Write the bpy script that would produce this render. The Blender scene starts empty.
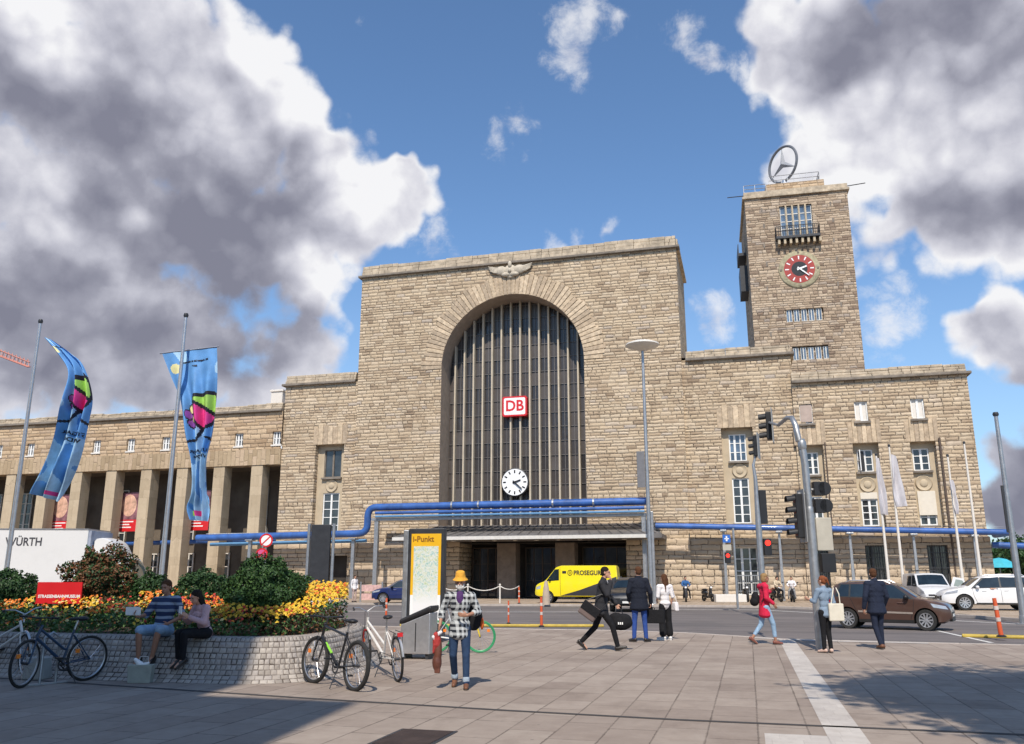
import bpy, bmesh, math, random
import numpy as np
from mathutils import Vector, Matrix, noise
random.seed(7)
S = bpy.context.scene
COL = S.collection
PI = math.pi
R = math.radians
# ---------------------------------------------------------------- camera calibration (metres, camera at the origin)
F = 845.; CX, CY = 512., 372.; PT = math.atan(205/845.); YAW = R(15.2); H = 1.6
def ray(px, py):
    x = (px-CX)/F; y = (CY-py)/F
    fw = math.cos(PT)-y*math.sin(PT); up = math.sin(PT)+y*math.cos(PT)
    return (x*math.cos(YAW)-fw*math.sin(YAW), x*math.sin(YAW)+fw*math.cos(YAW), up)
def at(px, py, Y):
    r = ray(px, py); t = Y/r[1]; return Vector((r[0]*t, Y, H+r[2]*t))
def gnd(px, py, z=0.):
    r = ray(px, py); t = (z-H)/r[2]; return Vector((r[0]*t, r[1]*t, z))
def cd(px, d, z=0.):                 # point on the ground at horizontal distance d in front of the lens
    r = ray(px, 577); t = d/math.hypot(1, 0)
    k = (r[0]*-math.sin(YAW)+r[1]*math.cos(YAW)); return Vector((r[0]*t/k, r[1]*t/k, z))
CR = Vector((math.cos(YAW), math.sin(YAW), 0)); CF = Vector((-math.sin(YAW), math.cos(YAW), 0))
def face(dx, dy=None):
    if dy is None: dx, dy = dx.x, dx.y
    return math.atan2(-dx, dy)

# ---------------------------------------------------------------- node helper
class NT:
    def __init__(s, nt): s.nt = nt; s.n = nt.nodes; s.l = nt.links
    def add(s, t, **k):
        n = s.n.new(t)
        for a, b in k.items(): setattr(n, a, b)
        return n
    def put(s, sock, v):
        if v is None: return
        if isinstance(v, bpy.types.NodeSocket): s.l.new(v, sock)
        else:
            if sock.type == 'RGBA' and hasattr(v, '__len__') and len(v) == 3: v = (*v, 1)
            sock.default_value = v
    def m(s, op, a, b=None, c=None, clamp=False):
        n = s.add('ShaderNodeMath', operation=op, use_clamp=clamp)
        for i, v in enumerate((a, b, c)): s.put(n.inputs[i], v)
        return n.outputs[0]
    def vm(s, op, a, b=None, out=0):
        n = s.add('ShaderNodeVectorMath', operation=op)
        s.put(n.inputs[0], a)
        if b is not None:
            if op == 'SCALE': s.put(n.inputs['Scale'], b)
            else: s.put(n.inputs[1], b)
        return n.outputs[out]
    def mr(s, v, a, b, c=0., d=1., smooth=False):
        n = s.add('ShaderNodeMapRange'); n.clamp = True
        if smooth: n.interpolation_type = 'SMOOTHSTEP'
        for i, x in enumerate((v, a, b, c, d)): s.put(n.inputs[i], x)
        return n.outputs[0]
    def noise(s, vec, sc, det=4, rough=.55, dist=0., out=0):
        n = s.add('ShaderNodeTexNoise'); s.put(n.inputs['Vector'], vec)
        n.inputs['Scale'].default_value = sc; n.inputs['Detail'].default_value = det
        n.inputs['Roughness'].default_value = rough; n.inputs['Distortion'].default_value = dist
        return n.outputs[out]
    def mix(s, f, a, b, mode='MIX'):
        n = s.add('ShaderNodeMix', data_type='RGBA', blend_type=mode)
        s.put(n.inputs[0], f); s.put(n.inputs[6], a); s.put(n.inputs[7], b); return n.outputs[2]
    def ramp(s, f, stops, interp='LINEAR'):
        n = s.add('ShaderNodeValToRGB'); n.color_ramp.interpolation = interp
        e = n.color_ramp.elements
        while len(e) < len(stops): e.new(.5)
        for x, (p, c) in zip(e, stops): x.position = p; x.color = (*c, 1)
        s.put(n.inputs[0], f); return n.outputs[0]
    def xyz(s, v):
        n = s.add('ShaderNodeSeparateXYZ'); s.put(n.inputs[0], v); return n.outputs
    def comb(s, x, y, z):
        n = s.add('ShaderNodeCombineXYZ'); s.put(n.inputs[0], x); s.put(n.inputs[1], y); s.put(n.inputs[2], z); return n.outputs[0]
    def white(s, v):
        n = s.add('ShaderNodeTexWhiteNoise'); s.put(n.inputs['Vector'], v); return n.outputs
    def coord(s, out='Object'): return s.add('ShaderNodeTexCoord').outputs[out]
    def bump(s, h, st=.5, dist=.02):
        n = s.add('ShaderNodeBump'); n.inputs['Strength'].default_value = st; n.inputs['Distance'].default_value = dist
        s.put(n.inputs['Height'], h); return n.outputs[0]

def newmat(name):
    m = bpy.data.materials.new(name); m.use_nodes = True
    b = m.node_tree.nodes['Principled BSDF']; return m, NT(m.node_tree), b
MC = {}
def mat(name, col=(.5, .5, .5), rough=.6, metal=0., var=.12, sc=3., bump=0., bsc=30., spec=.5, coat=0., grime=0.):
    if name in MC: return MC[name]
    m, t, b = newmat(name)
    co = t.coord()
    f = t.noise(co, sc, 5, .6)
    c0 = tuple(c*(1-var) for c in col); c1 = tuple(min(1, c*(1+var)) for c in col)
    c = t.mix(t.mr(f, .3, .7), (*c0, 1), (*c1, 1))
    if grime:
        g = t.noise(co, sc*.37, 6, .7)
        c = t.mix(t.m('MULTIPLY', t.mr(g, .5, .75), grime), c, tuple(x*.45 for x in col))
    t.put(b.inputs['Base Color'], c)
    t.put(b.inputs['Roughness'], t.mr(t.noise(co, sc*2.3, 3), .3, .7, max(.02, rough*.85), min(1, rough*1.15)))
    b.inputs['Metallic'].default_value = metal; b.inputs['Specular IOR Level'].default_value = spec
    b.inputs['Coat Weight'].default_value = coat; b.inputs['Coat Roughness'].default_value = .05
    if bump: t.put(b.inputs['Normal'], t.bump(t.noise(co, bsc, 4), bump, .02))
    MC[name] = m; return m

def stone(name, h, wmin, wmax, ramp, joint=.03, bst=1., bd=.06, axis='wall', rot=False, jd=.35, mott=.35, stain=.35):
    """rows of cut stone; u runs along the wall whichever way it faces, v is the height"""
    m, t, b = newmat(name)
    co = t.coord(); x, y, z = t.xyz(co)
    if axis == 'wall': u = t.m('ADD', x, y); v = z
    elif axis == 'floor': u = x; v = y
    else: uv = t.xyz(t.coord('UV')); u, v = uv[0], uv[1]
    if rot: u, v = v, u
    wob = t.noise(t.comb(u, 0, v), 1.6, 3)
    if axis == 'wall': u = t.m('ADD', u, t.m('MULTIPLY', t.m('SUBTRACT', t.noise(co, 4.5, 2), .5), .16))
    v1 = t.m('ADD', v, t.m('MULTIPLY', t.m('SUBTRACT', wob, .5), h*.42 if axis == 'wall' else h*.02))
    if axis == 'wall' and not rot:
        v1 = t.m('ADD', v1, t.m('MULTIPLY', t.m('SINE', t.m('MULTIPLY', v, 2.1)), h*.35))
    rv = t.m('DIVIDE', v1, h); row = t.m('FLOOR', rv); fv = t.m('FRACT', rv)
    rr = t.white(t.comb(row, 3.7, 0))[0]
    w = t.mr(rr, 0, 1, wmin, wmax)
    uu = t.m('ADD', t.m('DIVIDE', u, w), t.m('MULTIPLY', t.white(t.comb(row, 9.1, 2))[0], 17.))
    uu = t.m('ADD', uu, t.m('MULTIPLY', t.m('SUBTRACT', t.noise(t.comb(t.m('MULTIPLY', u, .9), row, 0), 1., 1), .5), .5 if wmax > wmin else 0.))
    cell = t.m('FLOOR', uu); fu = t.m('FRACT', uu)
    rnd = t.white(t.comb(row, cell, 1.3)); r0 = rnd[0]; r1 = t.xyz(rnd[1])
    du = t.m('MULTIPLY', t.m('MINIMUM', fu, t.m('SUBTRACT', 1, fu)), w)
    dv = t.m('MULTIPLY', t.m('MINIMUM', fv, t.m('SUBTRACT', 1, fv)), h)
    fine = t.noise(co, 9., 5, .65)
    d = t.m('ADD', t.m('MINIMUM', du, dv), t.m('MULTIPLY', t.m('SUBTRACT', fine, .5), joint*2.6))
    jm = t.mr(d, joint*.3, joint*1.1, 1., 0., True)
    c = t.ramp(r0, ramp)
    mo = t.noise(co, 3.1, 6, .7)
    c = t.mix(t.m('MULTIPLY', t.mr(mo, .35, .7), mott), c, t.mix(1., c, (.55, .5, .48), 'MULTIPLY'))
    big = t.noise(co, .22, 5, .65)
    c = t.mix(t.m('MULTIPLY', t.mr(big, .48, .72), stain), c, t.mix(1., c, (.6, .57, .55), 'MULTIPLY'))
    c = t.mix(t.m('MULTIPLY', jm, t.mr(r1[1], 0, 1, jd*.5, jd*1.4)), c, (.06, .045, .035))  # dark joints; random strength also paints shadow under projecting stones
    if axis == 'wall' and not rot:            # rain streaks and soot
        sk = t.noise(t.comb(t.m('MULTIPLY', u, 1.1), 0, t.m('MULTIPLY', z, .09)), 1., 5, .7)
        c = t.mix(t.m('MULTIPLY', t.mr(sk, .52, .72), .26), c, t.mix(1., c, (.42, .39, .37), 'MULTIPLY'))
        bl = t.noise(co, .55, 6, .7); c = t.mix(t.m('MULTIPLY', t.mr(bl, .5, .66), .2), c, t.mix(1., c, (.62, .56, .50), 'MULTIPLY'))
    if axis == 'floor':                       # gum, stains, dragged dirt
        vo = t.add('ShaderNodeTexVoronoi'); t.put(vo.inputs['Vector'], co); vo.inputs['Scale'].default_value = 2.3
        gum = t.mr(vo.outputs['Distance'], .035, .055, 1, 0); gum = t.m('MULTIPLY', gum, t.m('GREATER_THAN', t.xyz(vo.outputs['Color'])[0], .55))
        c = t.mix(t.m('MULTIPLY', gum, .55), c, (.10, .085, .075))
        s1 = t.noise(t.vm('MULTIPLY', co, (1., .55, 1.)), .9, 7, .75); c = t.mix(t.m('MULTIPLY', t.mr(s1, .5, .68), .45), c, t.mix(1., c, (.58, .55, .54), 'MULTIPLY'))
        s2 = t.noise(co, 2.6, 6, .7); c = t.mix(t.m('MULTIPLY', t.mr(s2, .55, .75), .35), c, t.mix(1., c, (1.35, 1.33, 1.3), 'MULTIPLY'))
    t.put(b.inputs['Base Color'], c); b.inputs['Roughness'].default_value = .9
    b.inputs['Specular IOR Level'].default_value = .25
    pill = t.mr(d, 0, joint*4, 0, 1, True)
    hh = t.m('ADD', t.m('MULTIPLY', pill, t.mr(r1[2], 0, 1, .5, 1.)), t.m('MULTIPLY', t.noise(co, 5.5, 5, .7), .7))
    t.put(b.inputs['Normal'], t.bump(hh, bst, bd))
    MC[name] = m; return m

# ---------------------------------------------------------------- mesh builder
class MB:
    def __init__(s): s.v = []; s.f = []; s.mi = []; s.uv = {}
    def add(s, vs, fs, mi=0):
        o = len(s.v); s.v.extend([tuple(p) for p in vs])
        for f in fs: s.f.append(tuple(i+o for i in f)); s.mi.append(mi)
    def quad(s, a, b, c, d, mi=0): s.add([a, b, c, d], [(0, 1, 2, 3)], mi)
    def box(s, x0, x1, y0, y1, z0, z1, mi=0, M=None, top=1.):
        cx, cy = (x0+x1)/2, (y0+y1)/2
        vs = [(x0, y0, z0), (x1, y0, z0), (x1, y1, z0), (x0, y1, z0)]
        vs += [(cx+(x-cx)*top, cy+(y-cy)*top, z1) for x, y, _ in vs]
        if M: vs = [M @ Vector(p) for p in vs]
        s.add(vs, [(3, 2, 1, 0), (4, 5, 6, 7), (0, 1, 5, 4), (1, 2, 6, 5), (2, 3, 7, 6), (3, 0, 4, 7)], mi)
    def tube(s, pts, r, n=8, mi=0, caps=True, closed=False):
        pts = [Vector(p) for p in pts]; k = len(pts)
        rs = r if hasattr(r, '__len__') else [r]*k
        T0 = None; rings = []; up = None
        for i in range(k):
            if closed: T = (pts[(i+1) % k]-pts[i-1]).normalized()
            else: T = ((pts[min(i+1, k-1)]-pts[max(i-1, 0)])).normalized()
            if up is None:
                up = Vector((0, 0, 1)) if abs(T.z) < .9 else Vector((1, 0, 0))
                A = T.cross(up).normalized()
            else:
                A = (A-T*A.dot(T)).normalized()
            B = T.cross(A)
            rings.append([pts[i]+(A*math.cos(2*PI*j/n)+B*math.sin(2*PI*j/n))*rs[i] for j in range(n)])
        vs = [p for q in rings for p in q]; fs = []
        for i in range(k if closed else k-1):
            i2 = (i+1) % k
            for j in range(n):
                j2 = (j+1) % n; fs.append((i*n+j, i*n+j2, i2*n+j2, i2*n+j))
        if caps and not closed: fs.append(tuple(range(n-1, -1, -1))); fs.append(tuple((k-1)*n+j for j in range(n)))
        s.add(vs, fs, mi)
    def lathe(s, prof, c=(0, 0, 0), axis='z', n=24, mi=0, M=None, closed=False):
        vs = []; k = len(prof)
        for i in range(n):
            a = 2*PI*i/n; ca, sa = math.cos(a), math.sin(a)
            for r_, h_ in prof:
                p = {'z': (r_*ca, r_*sa, h_), 'y': (r_*ca, h_, r_*sa), 'x': (h_, r_*ca, r_*sa)}[axis]
                p = Vector(p)+Vector(c)
                vs.append(M @ p if M else p)
        fs = []
        for i in range(n):
            i2 = (i+1) % n
            for j in range(k if closed else k-1):
                j2 = (j+1) % k; fs.append((i*k+j, i2*k+j, i2*k+j2, i*k+j2))
        s.add(vs, fs, mi)
    def prism(s, poly, fn, mi=0):
        """poly: 2-D outline; fn(u,v,side) -> 3-D point for side 0/1"""
        n = len(poly)
        vs = [fn(u, v, 0) for u, v in poly]+[fn(u, v, 1) for u, v in poly]
        fs = [tuple(range(n-1, -1, -1)), tuple(range(n, 2*n))]+[(i, (i+1) % n, n+(i+1) % n, n+i) for i in range(n)]
        s.add(vs, fs, mi)
    def grid(s, fn, nu, nv, mi=0, mf=None):
        vs = [fn(i/nu, j/nv) for i in range(nu+1) for j in range(nv+1)]; o = len(s.v); s.v.extend([tuple(p) for p in vs])
        for i in range(nu):
            for j in range(nv):
                a = i*(nv+1)+j; s.f.append((o+a, o+a+nv+1, o+a+nv+2, o+a+1)); s.mi.append(mf((i+.5)/nu, (j+.5)/nv) if mf else mi)
    def ell(s, c, r, rot=None, n=14, mi=0):
        c = Vector(c); vs = []; fs = []; m = n//2+1
        for i in range(m+1):
            th = PI*i/m
            for j in range(n):
                ph = 2*PI*j/n; p = Vector((r[0]*math.sin(th)*math.cos(ph), r[1]*math.sin(th)*math.sin(ph), r[2]*math.cos(th)))
                vs.append(c+(rot @ p if rot else p))
        for i in range(m):
            for j in range(n): fs.append((i*n+j, (i+1)*n+j, (i+1)*n+(j+1) % n, i*n+(j+1) % n))
        s.add(vs, fs, mi)
    def rc(s, a, b, ra, rb, n=12, mi=0):       # capsule with two radii
        a, b = Vector(a), Vector(b); L = (b-a).length
        if L < 1e-5: s.ell(a, (ra,)*3); return
        T = (b-a)/L; pts = []; rs = []
        for k in range(4): t = PI/2*(1-k/4.); pts.append(a-T*ra*math.sin(t)); rs.append(max(.0006, ra*math.cos(t)))
        pts += [a, b]; rs += [ra, rb]
        for k in range(1, 5): t = PI/2*(k/4.); pts.append(b+T*rb*math.sin(t)); rs.append(max(.0006, rb*math.cos(t)))
        s.tube(pts, rs, n, mi)
    def build(s, name, mats, parent=None, smooth=False, bevel=0., seg=2, loc=None, rz=0., voxel=0., sm=0, sub=0, rot=None, angle=None):
        if not isinstance(mats, (list, tuple)): mats = [mats]
        me = bpy.data.meshes.new(name); me.from_pydata(s.v, [], s.f)
        for m in mats: me.materials.append(m)
        if len(mats) > 1: me.polygons.foreach_set('material_index', s.mi)
        me.update()
        o = bpy.data.objects.new(name, me); COL.objects.link(o)
        if parent: o.parent = parent
        if loc is not None: o.location = loc
        if rz: o.rotation_euler = (0, 0, rz)
        if rot: o.rotation_euler = rot
        mods = False
        if voxel:
            md = o.modifiers.new('r', 'REMESH'); md.mode = 'VOXEL'; md.voxel_size = voxel; mods = True
        if sm:
            md = o.modifiers.new('s', 'SMOOTH'); md.factor = .5; md.iterations = sm; mods = True
        if bevel:
            md = o.modifiers.new('b', 'BEVEL'); md.width = bevel; md.segments = seg; md.limit_method = 'ANGLE'; md.angle_limit = R(35); mods = True
        if sub:
            md = o.modifiers.new('u', 'SUBSURF'); md.levels = md.render_levels = sub; mods = True
        if mods: bake(o)
        if smooth:
            o.data.polygons.foreach_set('use_smooth', [True]*len(o.data.polygons))
            if not voxel: o.data.set_sharp_from_angle(angle=R(angle or 40))
        return o
def bake(o):
    dg = bpy.context.evaluated_depsgraph_get(); dg.update()
    me = bpy.data.meshes.new_from_object(o.evaluated_get(dg), depsgraph=dg)
    me.name = o.name; old = o.data; o.modifiers.clear(); o.data = me; bpy.data.meshes.remove(old)
def thing(name, label, cat, loc=(0, 0, 0), rz=0., group=None):
    o = bpy.data.objects.new(name, None); COL.objects.link(o); o.empty_display_size = .2
    o.location = loc; o.rotation_euler = (0, 0, rz); tag(o, label, cat, group); return o
def tag(o, label, cat, group=None):
    o['label'] = label; o['category'] = cat
    if group: o['group'] = group
    return o
def kind(o, k, label=None, cat=None):
    o['kind'] = k
    if label: o['label'] = label
    if cat: o['category'] = cat
    return o
def copy_tree(o, parent=None):
    c = o.copy(); COL.objects.link(c); c.parent = parent
    for ch in list(o.children): copy_tree(ch, c)
    return c
def textgeo(txt, size, bold=0.):
    cu = bpy.data.curves.new('t', 'FONT'); cu.body = txt; cu.size = size; cu.align_x = 'CENTER'; cu.align_y = 'CENTER'; cu.offset = bold; cu.resolution_u = 3
    o = bpy.data.objects.new('t', cu); COL.objects.link(o)
    dg = bpy.context.evaluated_depsgraph_get(); dg.update()
    me = bpy.data.meshes.new_from_object(o.evaluated_get(dg), depsgraph=dg)
    vs = [(v.co.x, v.co.y) for v in me.vertices]; fs = [tuple(p.vertices) for p in me.polygons]
    bpy.data.objects.remove(o); bpy.data.curves.remove(cu); bpy.data.meshes.remove(me)
    return vs, fs
def addtext(mb, txt, size, fn, mi=0, bold=0.):
    vs, fs = textgeo(txt, size, bold); mb.add([fn(u, v) for u, v in vs], fs, mi)
def arc(cx, cy, r, a0, a1, n): return [(cx+r*math.cos(a0+(a1-a0)*i/n), cy+r*math.sin(a0+(a1-a0)*i/n)) for i in range(n+1)]

# ---------------------------------------------------------------- materials
TAN = [(0., (.32, .24, .165)), (.08, (.46, .355, .245)), (.35, (.545, .43, .295)), (.6, (.60, .48, .335)), (.8, (.55, .45, .325)), (.93, (.66, .535, .385)), (1., (.45, .385, .32))]
M_stone = stone('shell_limestone_blocks', .255, .38, 1.15, TAN, .03, .85, .05, jd=.8, mott=.4, stain=.3)
M_base = stone('rusticated_base_stone', .40, .8, 1.5, [(0, (.50, .40, .29)), (.5, (.58, .47, .34)), (1, (.65, .53, .40))], .04, .9, .06, jd=.8)
M_smooth = stone('dressed_stone', 1.15, 1.3, 1.31, [(0, (.45, .36, .245)), (1, (.53, .43, .30))], .012, .4, .02, jd=.4, mott=.2)
M_sold = stone('upright_voussoir_stone', .42, 1.6, 1.61, [(0, (.40, .30, .19)), (.5, (.48, .37, .24)), (1, (.55, .42, .29))], .02, .7, .05, rot=True, jd=.5)
M_wing = stone('wing_sandstone_courses', .34, .7, 1.5, [(0, (.42, .30, .19)), (.3, (.53, .39, .25)), (.65, (.62, .47, .31)), (1, (.50, .38, .27))], .03, .9, .05, jd=.7)
M_coping = mat('weathered_coping', (.46, .38, .28), .95, var=.35, sc=1.6, bump=.8, bsc=6, grime=.6)
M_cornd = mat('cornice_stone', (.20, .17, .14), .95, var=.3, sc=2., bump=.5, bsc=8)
M_cream = mat('cream_surround_stone', (.47, .385, .27), .85, var=.1, sc=1.5, bump=.2, bsc=12)
M_fin = mat('stone_window_fin', (.50, .43, .33), .8, var=.1, sc=1.)
M_white = mat('white_paint', (.78, .78, .76), .45, var=.04, sc=4.)
M_offw = mat('offwhite_panel', (.68, .64, .58), .6, var=.05)
M_dark = mat('dark_grey_metal', (.035, .037, .042), .5, .2, var=.2)
M_black = mat('black_plastic', (.015, .015, .017), .5, var=.2)
M_rubber = mat('tyre_rubber', (.022, .021, .02), .85, var=.25, sc=8)
M_galv = mat('galvanised_steel', (.40, .41, .42), .45, .75, var=.15, sc=6, grime=.3)
M_alu = mat('brushed_aluminium', (.55, .55, .56), .38, .8, var=.1, sc=8)
M_chrome = mat('chrome', (.7, .7, .72), .18, 1., var=.05)
M_blue = mat('blue_pipe_paint', (.03, .105, .34), .5, var=.35, sc=1.2, coat=.3, grime=.3)
M_cyan = mat('light_blue_pipe_paint', (.10, .25, .45), .45, var=.1)
M_roofm = mat('weathered_zinc_roof', (.17, .16, .155), .6, .3, var=.25, sc=1.2, bump=.2)
M_inside = mat('dim_interior_plaster', (.045, .038, .033), .95, var=.3, sc=.8)  # near-black base colour stands in for the unlit interior
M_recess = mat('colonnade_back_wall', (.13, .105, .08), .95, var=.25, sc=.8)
M_red = mat('red_enamel', (.62, .02, .025), .35, var=.05)
M_wenamel = mat('white_enamel', (.85, .85, .84), .3, var=.02)
M_benamel = mat('black_enamel', (.01, .01, .012), .4, var=.1)
def glass(name, col, rough=.06, var=.5, sc=.7):
    m, t, b = newmat(name); co = t.coord(); n = t.noise(co, sc, 3)
    t.put(b.inputs['Base Color'], t.mix(t.mr(n, .35, .65), tuple(c*(1-var) for c in col), tuple(c*(1+var) for c in col)))
    b.inputs['Roughness'].default_value = rough; b.inputs['Specular IOR Level'].default_value = .8
    t.put(b.inputs['Normal'], t.bump(t.noise(co, .9, 2), .25, .02)); MC[name] = m; return m
M_glass = glass('window_glass', (.035, .04, .045))
M_gblue = glass('sky_reflecting_glass', (.10, .15, .22), .05)  # blue base colour paints in a reflection of the sky
M_gbrown, t, b = newmat('hall_window_glass'); co = t.coord(); x, y, z = t.xyz(co)
w_ = t.white(t.comb(t.m('FLOOR', t.m('DIVIDE', t.m('ADD', x, 22.89), .811)), 0, t.m('FLOOR', t.m('DIVIDE', t.m('SUBTRACT', z, 5.3), 1.17))))
k_ = t.m('ADD', t.m('MULTIPLY', w_[0], .6), t.m('MULTIPLY', t.noise(co, .25, 4), .6))
t.put(b.inputs['Base Color'], t.ramp(k_, [(.1, (.025, .023, .025)), (.5, (.05, .045, .045)), (.8, (.08, .068, .062)), (1., (.11, .10, .10))])); t.put(b.inputs['Roughness'], t.mr(w_[0], 0, 1, .12, .4))
t.put(b.inputs['Normal'], t.bump(t.m('ADD', t.noise(co, 1.2, 2), t.m('MULTIPLY', t.m('MULTIPLY', x, w_[0]), .12)), .35, .05))
M_cglass = glass('car_glass', (.012, .02, .025), .03, .3, 2.)
# ================================================================ STATION
D = 64.
def wall(mb, x0, x1, z0, z1, y, holes=(), depth=.5, mi=0, rmi=None):
    xs = sorted({x0, x1, *[h[0] for h in holes], *[h[1] for h in holes]}); zs = sorted({z0, z1, *[h[2] for h in holes], *[h[3] for h in holes]})
    for a, b in zip(xs, xs[1:]):
        for c, d in zip(zs, zs[1:]):
            mx, mz = (a+b)/2, (c+d)/2
            if any(h[0] < mx < h[1] and h[2] < mz < h[3] for h in holes): continue
            mb.quad((a, y, c), (b, y, c), (b, y, d), (a, y, d), mi)
    r = mi if rmi is None else rmi
    for h in holes:
        dp = h[4] if len(h) > 4 else depth; a, b, c, d = h[:4]; Y = y+dp
        mb.quad((a, y, c), (a, y, d), (a, Y, d), (a, Y, c), r); mb.quad((b, y, c), (b, Y, c), (b, Y, d), (b, y, d), r)
        mb.quad((a, y, d), (b, y, d), (b, Y, d), (a, Y, d), r); mb.quad((a, y, c), (a, Y, c), (b, Y, c), (b, y, c), r)
def shell(mb, x0, x1, y0, y1, z0, z1, mi=0):       # sides, back and top of a block (front is separate)
    mb.quad((x0, y1, z0), (x0, y0, z0), (x0, y0, z1), (x0, y1, z1), mi); mb.quad((x1, y0, z0), (x1, y1, z0), (x1, y1, z1), (x1, y0, z1), mi)
    mb.quad((x1, y1, z0), (x0, y1, z0), (x0, y1, z1), (x1, y1, z1), mi); mb.quad((x0, y0, z1), (x1, y0, z1), (x1, y1, z1), (x0, y1, z1), mi)
def wp(mb, name, mats, par, **k):
    o = mb.build(name, mats, par, **k)
    if par and par.type == 'EMPTY' and par.get('wc'): o.location = -par.location
    return o
def cornice(x0, x1, y, z, depth_back, par, wob=.05, left=True, right=True, zt=1.0):
    """dark drip course and a weathered parapet of coping stones"""
    c = MB(); l = .28 if left else 0; r = .28 if right else 0
    c.box(x0-l, x1+r, y-.28, y+.6, z, z+.2)
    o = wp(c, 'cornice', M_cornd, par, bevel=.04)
    p = MB(); x = x0+.02
    rr = random.Random(int(x0*10)+5)
    while x < x1-.05:
        w = min(rr.uniform(1.4, 2.6), x1-x)
        h = zt*.86+rr.uniform(-wob, wob)
        for q0, q1, yy in ((0, .33, .14), (.335, .66, .04), (.665, 1., -.02)): 
            xs = rr.uniform(.3, .7)*w
            for a_, b_ in ((0, xs), (xs, w)): p.box(x+a_, x+b_-.02, y-yy+rr.uniform(-.03, .03), y+.7, z+.215+h*q0, z+.19+h*q1)
        x += w
    wp(p, 'parapet', M_coping, par, bevel=.03)
    if right:
        q = MB(); q.box(x1-.3, x1+.1, y+.7, y+depth_back, z+.2, z+zt); q.box(x1, x1+.25, y+.6, y+depth_back, z, z+.2)
        wp(q, 'side_parapet', M_coping, par)
    if left:
        q = MB(); q.box(x0-.1, x0+.3, y+.7, y+depth_back, z+.2, z+zt); q.box(x0-.25, x0, y+.6, y+depth_back, z, z+.2)
        wp(q, 'side_parapet', M_coping, par)
def window(par, x0, x1, z0, z1, y, nx=2, nz=3, frame=.09, bar=.045, col=None, pane=None, opened=False, arch=False, name='window'):
    col = col or M_white; f = MB(); d = .12
    f.box(x0, x0+frame, y-d, y, z0, z1); f.box(x1-frame, x1, y-d, y, z0, z1)
    f.box(x0+frame, x1-frame, y-d, y, z0, z0+frame); f.box(x0+frame, x1-frame, y-d, y, z1-frame, z1)
    for i in range(1, nx):
        x = x0+(x1-x0)*i/nx; w = bar*1.7 if (nx == 2 or i == nx//2) else bar
        f.box(x-w, x+w, y-d+.01, y, z0+frame, z1-frame)
    for j in range(1, nz):
        z = z0+(z1-z0)*j/nz; f.box(x0+frame, x1-frame, y-d+.025, y-.01, z-bar*.6, z+bar*.6)
    fo = wp(f, name, col, par)
    g = MB(); g.quad((x0+.03, y-.04, z0+.03), (x1-.03, y-.04, z0+.03), (x1-.03, y-.04, z1-.03), (x0+.03, y-.04, z1-.03))
    g.build('pane', pane or M_glass, fo)
    return fo
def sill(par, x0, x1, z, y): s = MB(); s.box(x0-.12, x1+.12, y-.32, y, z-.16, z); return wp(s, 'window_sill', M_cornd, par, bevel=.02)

st = thing('station_building', 'huge tan stone railway station with one tall arched window, lower wings and a colonnade', 'building', (-17.45, D, 0)); st['wc'] = 1
# --- hall -----------------------------------------------------------------
HX0, HX1, HZ = -30.95, -3.93, 26.95
AX, AR, SP = -17.46, 5.98, 18.32
mb = MB(); BZ = 4.25
mb.quad((HX0, D, BZ), (AX-AR, D, BZ), (AX-AR, D, HZ), (HX0, D, HZ)); mb.quad((AX+AR, D, BZ), (HX1, D, BZ), (HX1, D, HZ), (AX+AR, D, HZ))
A = arc(AX, SP, AR, PI, 0, 48)
for (xa, za), (xb, zb) in zip(A, A[1:]): mb.quad((xa, D, za), (xb, D, zb), (xb, D, HZ), (xa, D, HZ))
shell(mb, HX0, HX1, D, D+8.6, 0, HZ+.4)
wp(mb, 'hall_wall', M_stone, st)
mb = MB(); DEP = 2.3                             # reveal of the arch
mb.quad((AX-AR, D, 4.2), (AX-AR, D, SP), (AX-AR, D+DEP+.3, SP), (AX-AR, D+DEP+.3, 4.2)); mb.quad((AX+AR, D, 4.2), (AX+AR, D+DEP+.3, 4.2), (AX+AR, D+DEP+.3, SP), (AX+AR, D, SP))
for (xa, za), (xb, zb) in zip(A, A[1:]): mb.quad((xa, D, za), (xa, D+DEP+.3, za), (xb, D+DEP+.3, zb), (xb, D, zb))
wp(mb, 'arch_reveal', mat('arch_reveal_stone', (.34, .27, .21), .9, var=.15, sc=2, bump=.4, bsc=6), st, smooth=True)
mv = []
for i, c in enumerate([(.46, .355, .245), (.53, .415, .285), (.41, .32, .225), (.57, .45, .315)]):
    mv.append(mat('voussoir_stone_%s' % 'abcd'[i], c, .92, var=.28, sc=3.5, bump=1.3, bsc=4, grime=.5))
mb = MB(); NV = 60; rr = random.Random(3)         # ring of wedge stones
for i in range(NV):
    a0, a1 = PI*i/NV+.0035, PI*(i+1)/NV-.0035; r0 = AR+.003; r1 = AR+1.5+rr.choice((0, .18, .32)); yy = D-.03-rr.uniform(0, .04)
    poly = [(AX+r0*math.cos(a0), SP+r0*math.sin(a0)), (AX+r1*math.cos(a0), SP+r1*math.sin(a0)), (AX+r1*math.cos(a1), SP+r1*math.sin(a1)), (AX+r0*math.cos(a1), SP+r0*math.sin(a1))]
    mb.prism(poly, lambda u, v, s: (u, D+.1 if s else yy, v), rr.randrange(4))
wp(mb, 'arch_ring', mv, st, bevel=.03)
cornice(HX0, HX1, D, HZ, 8.6, st, zt=1.05)
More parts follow.
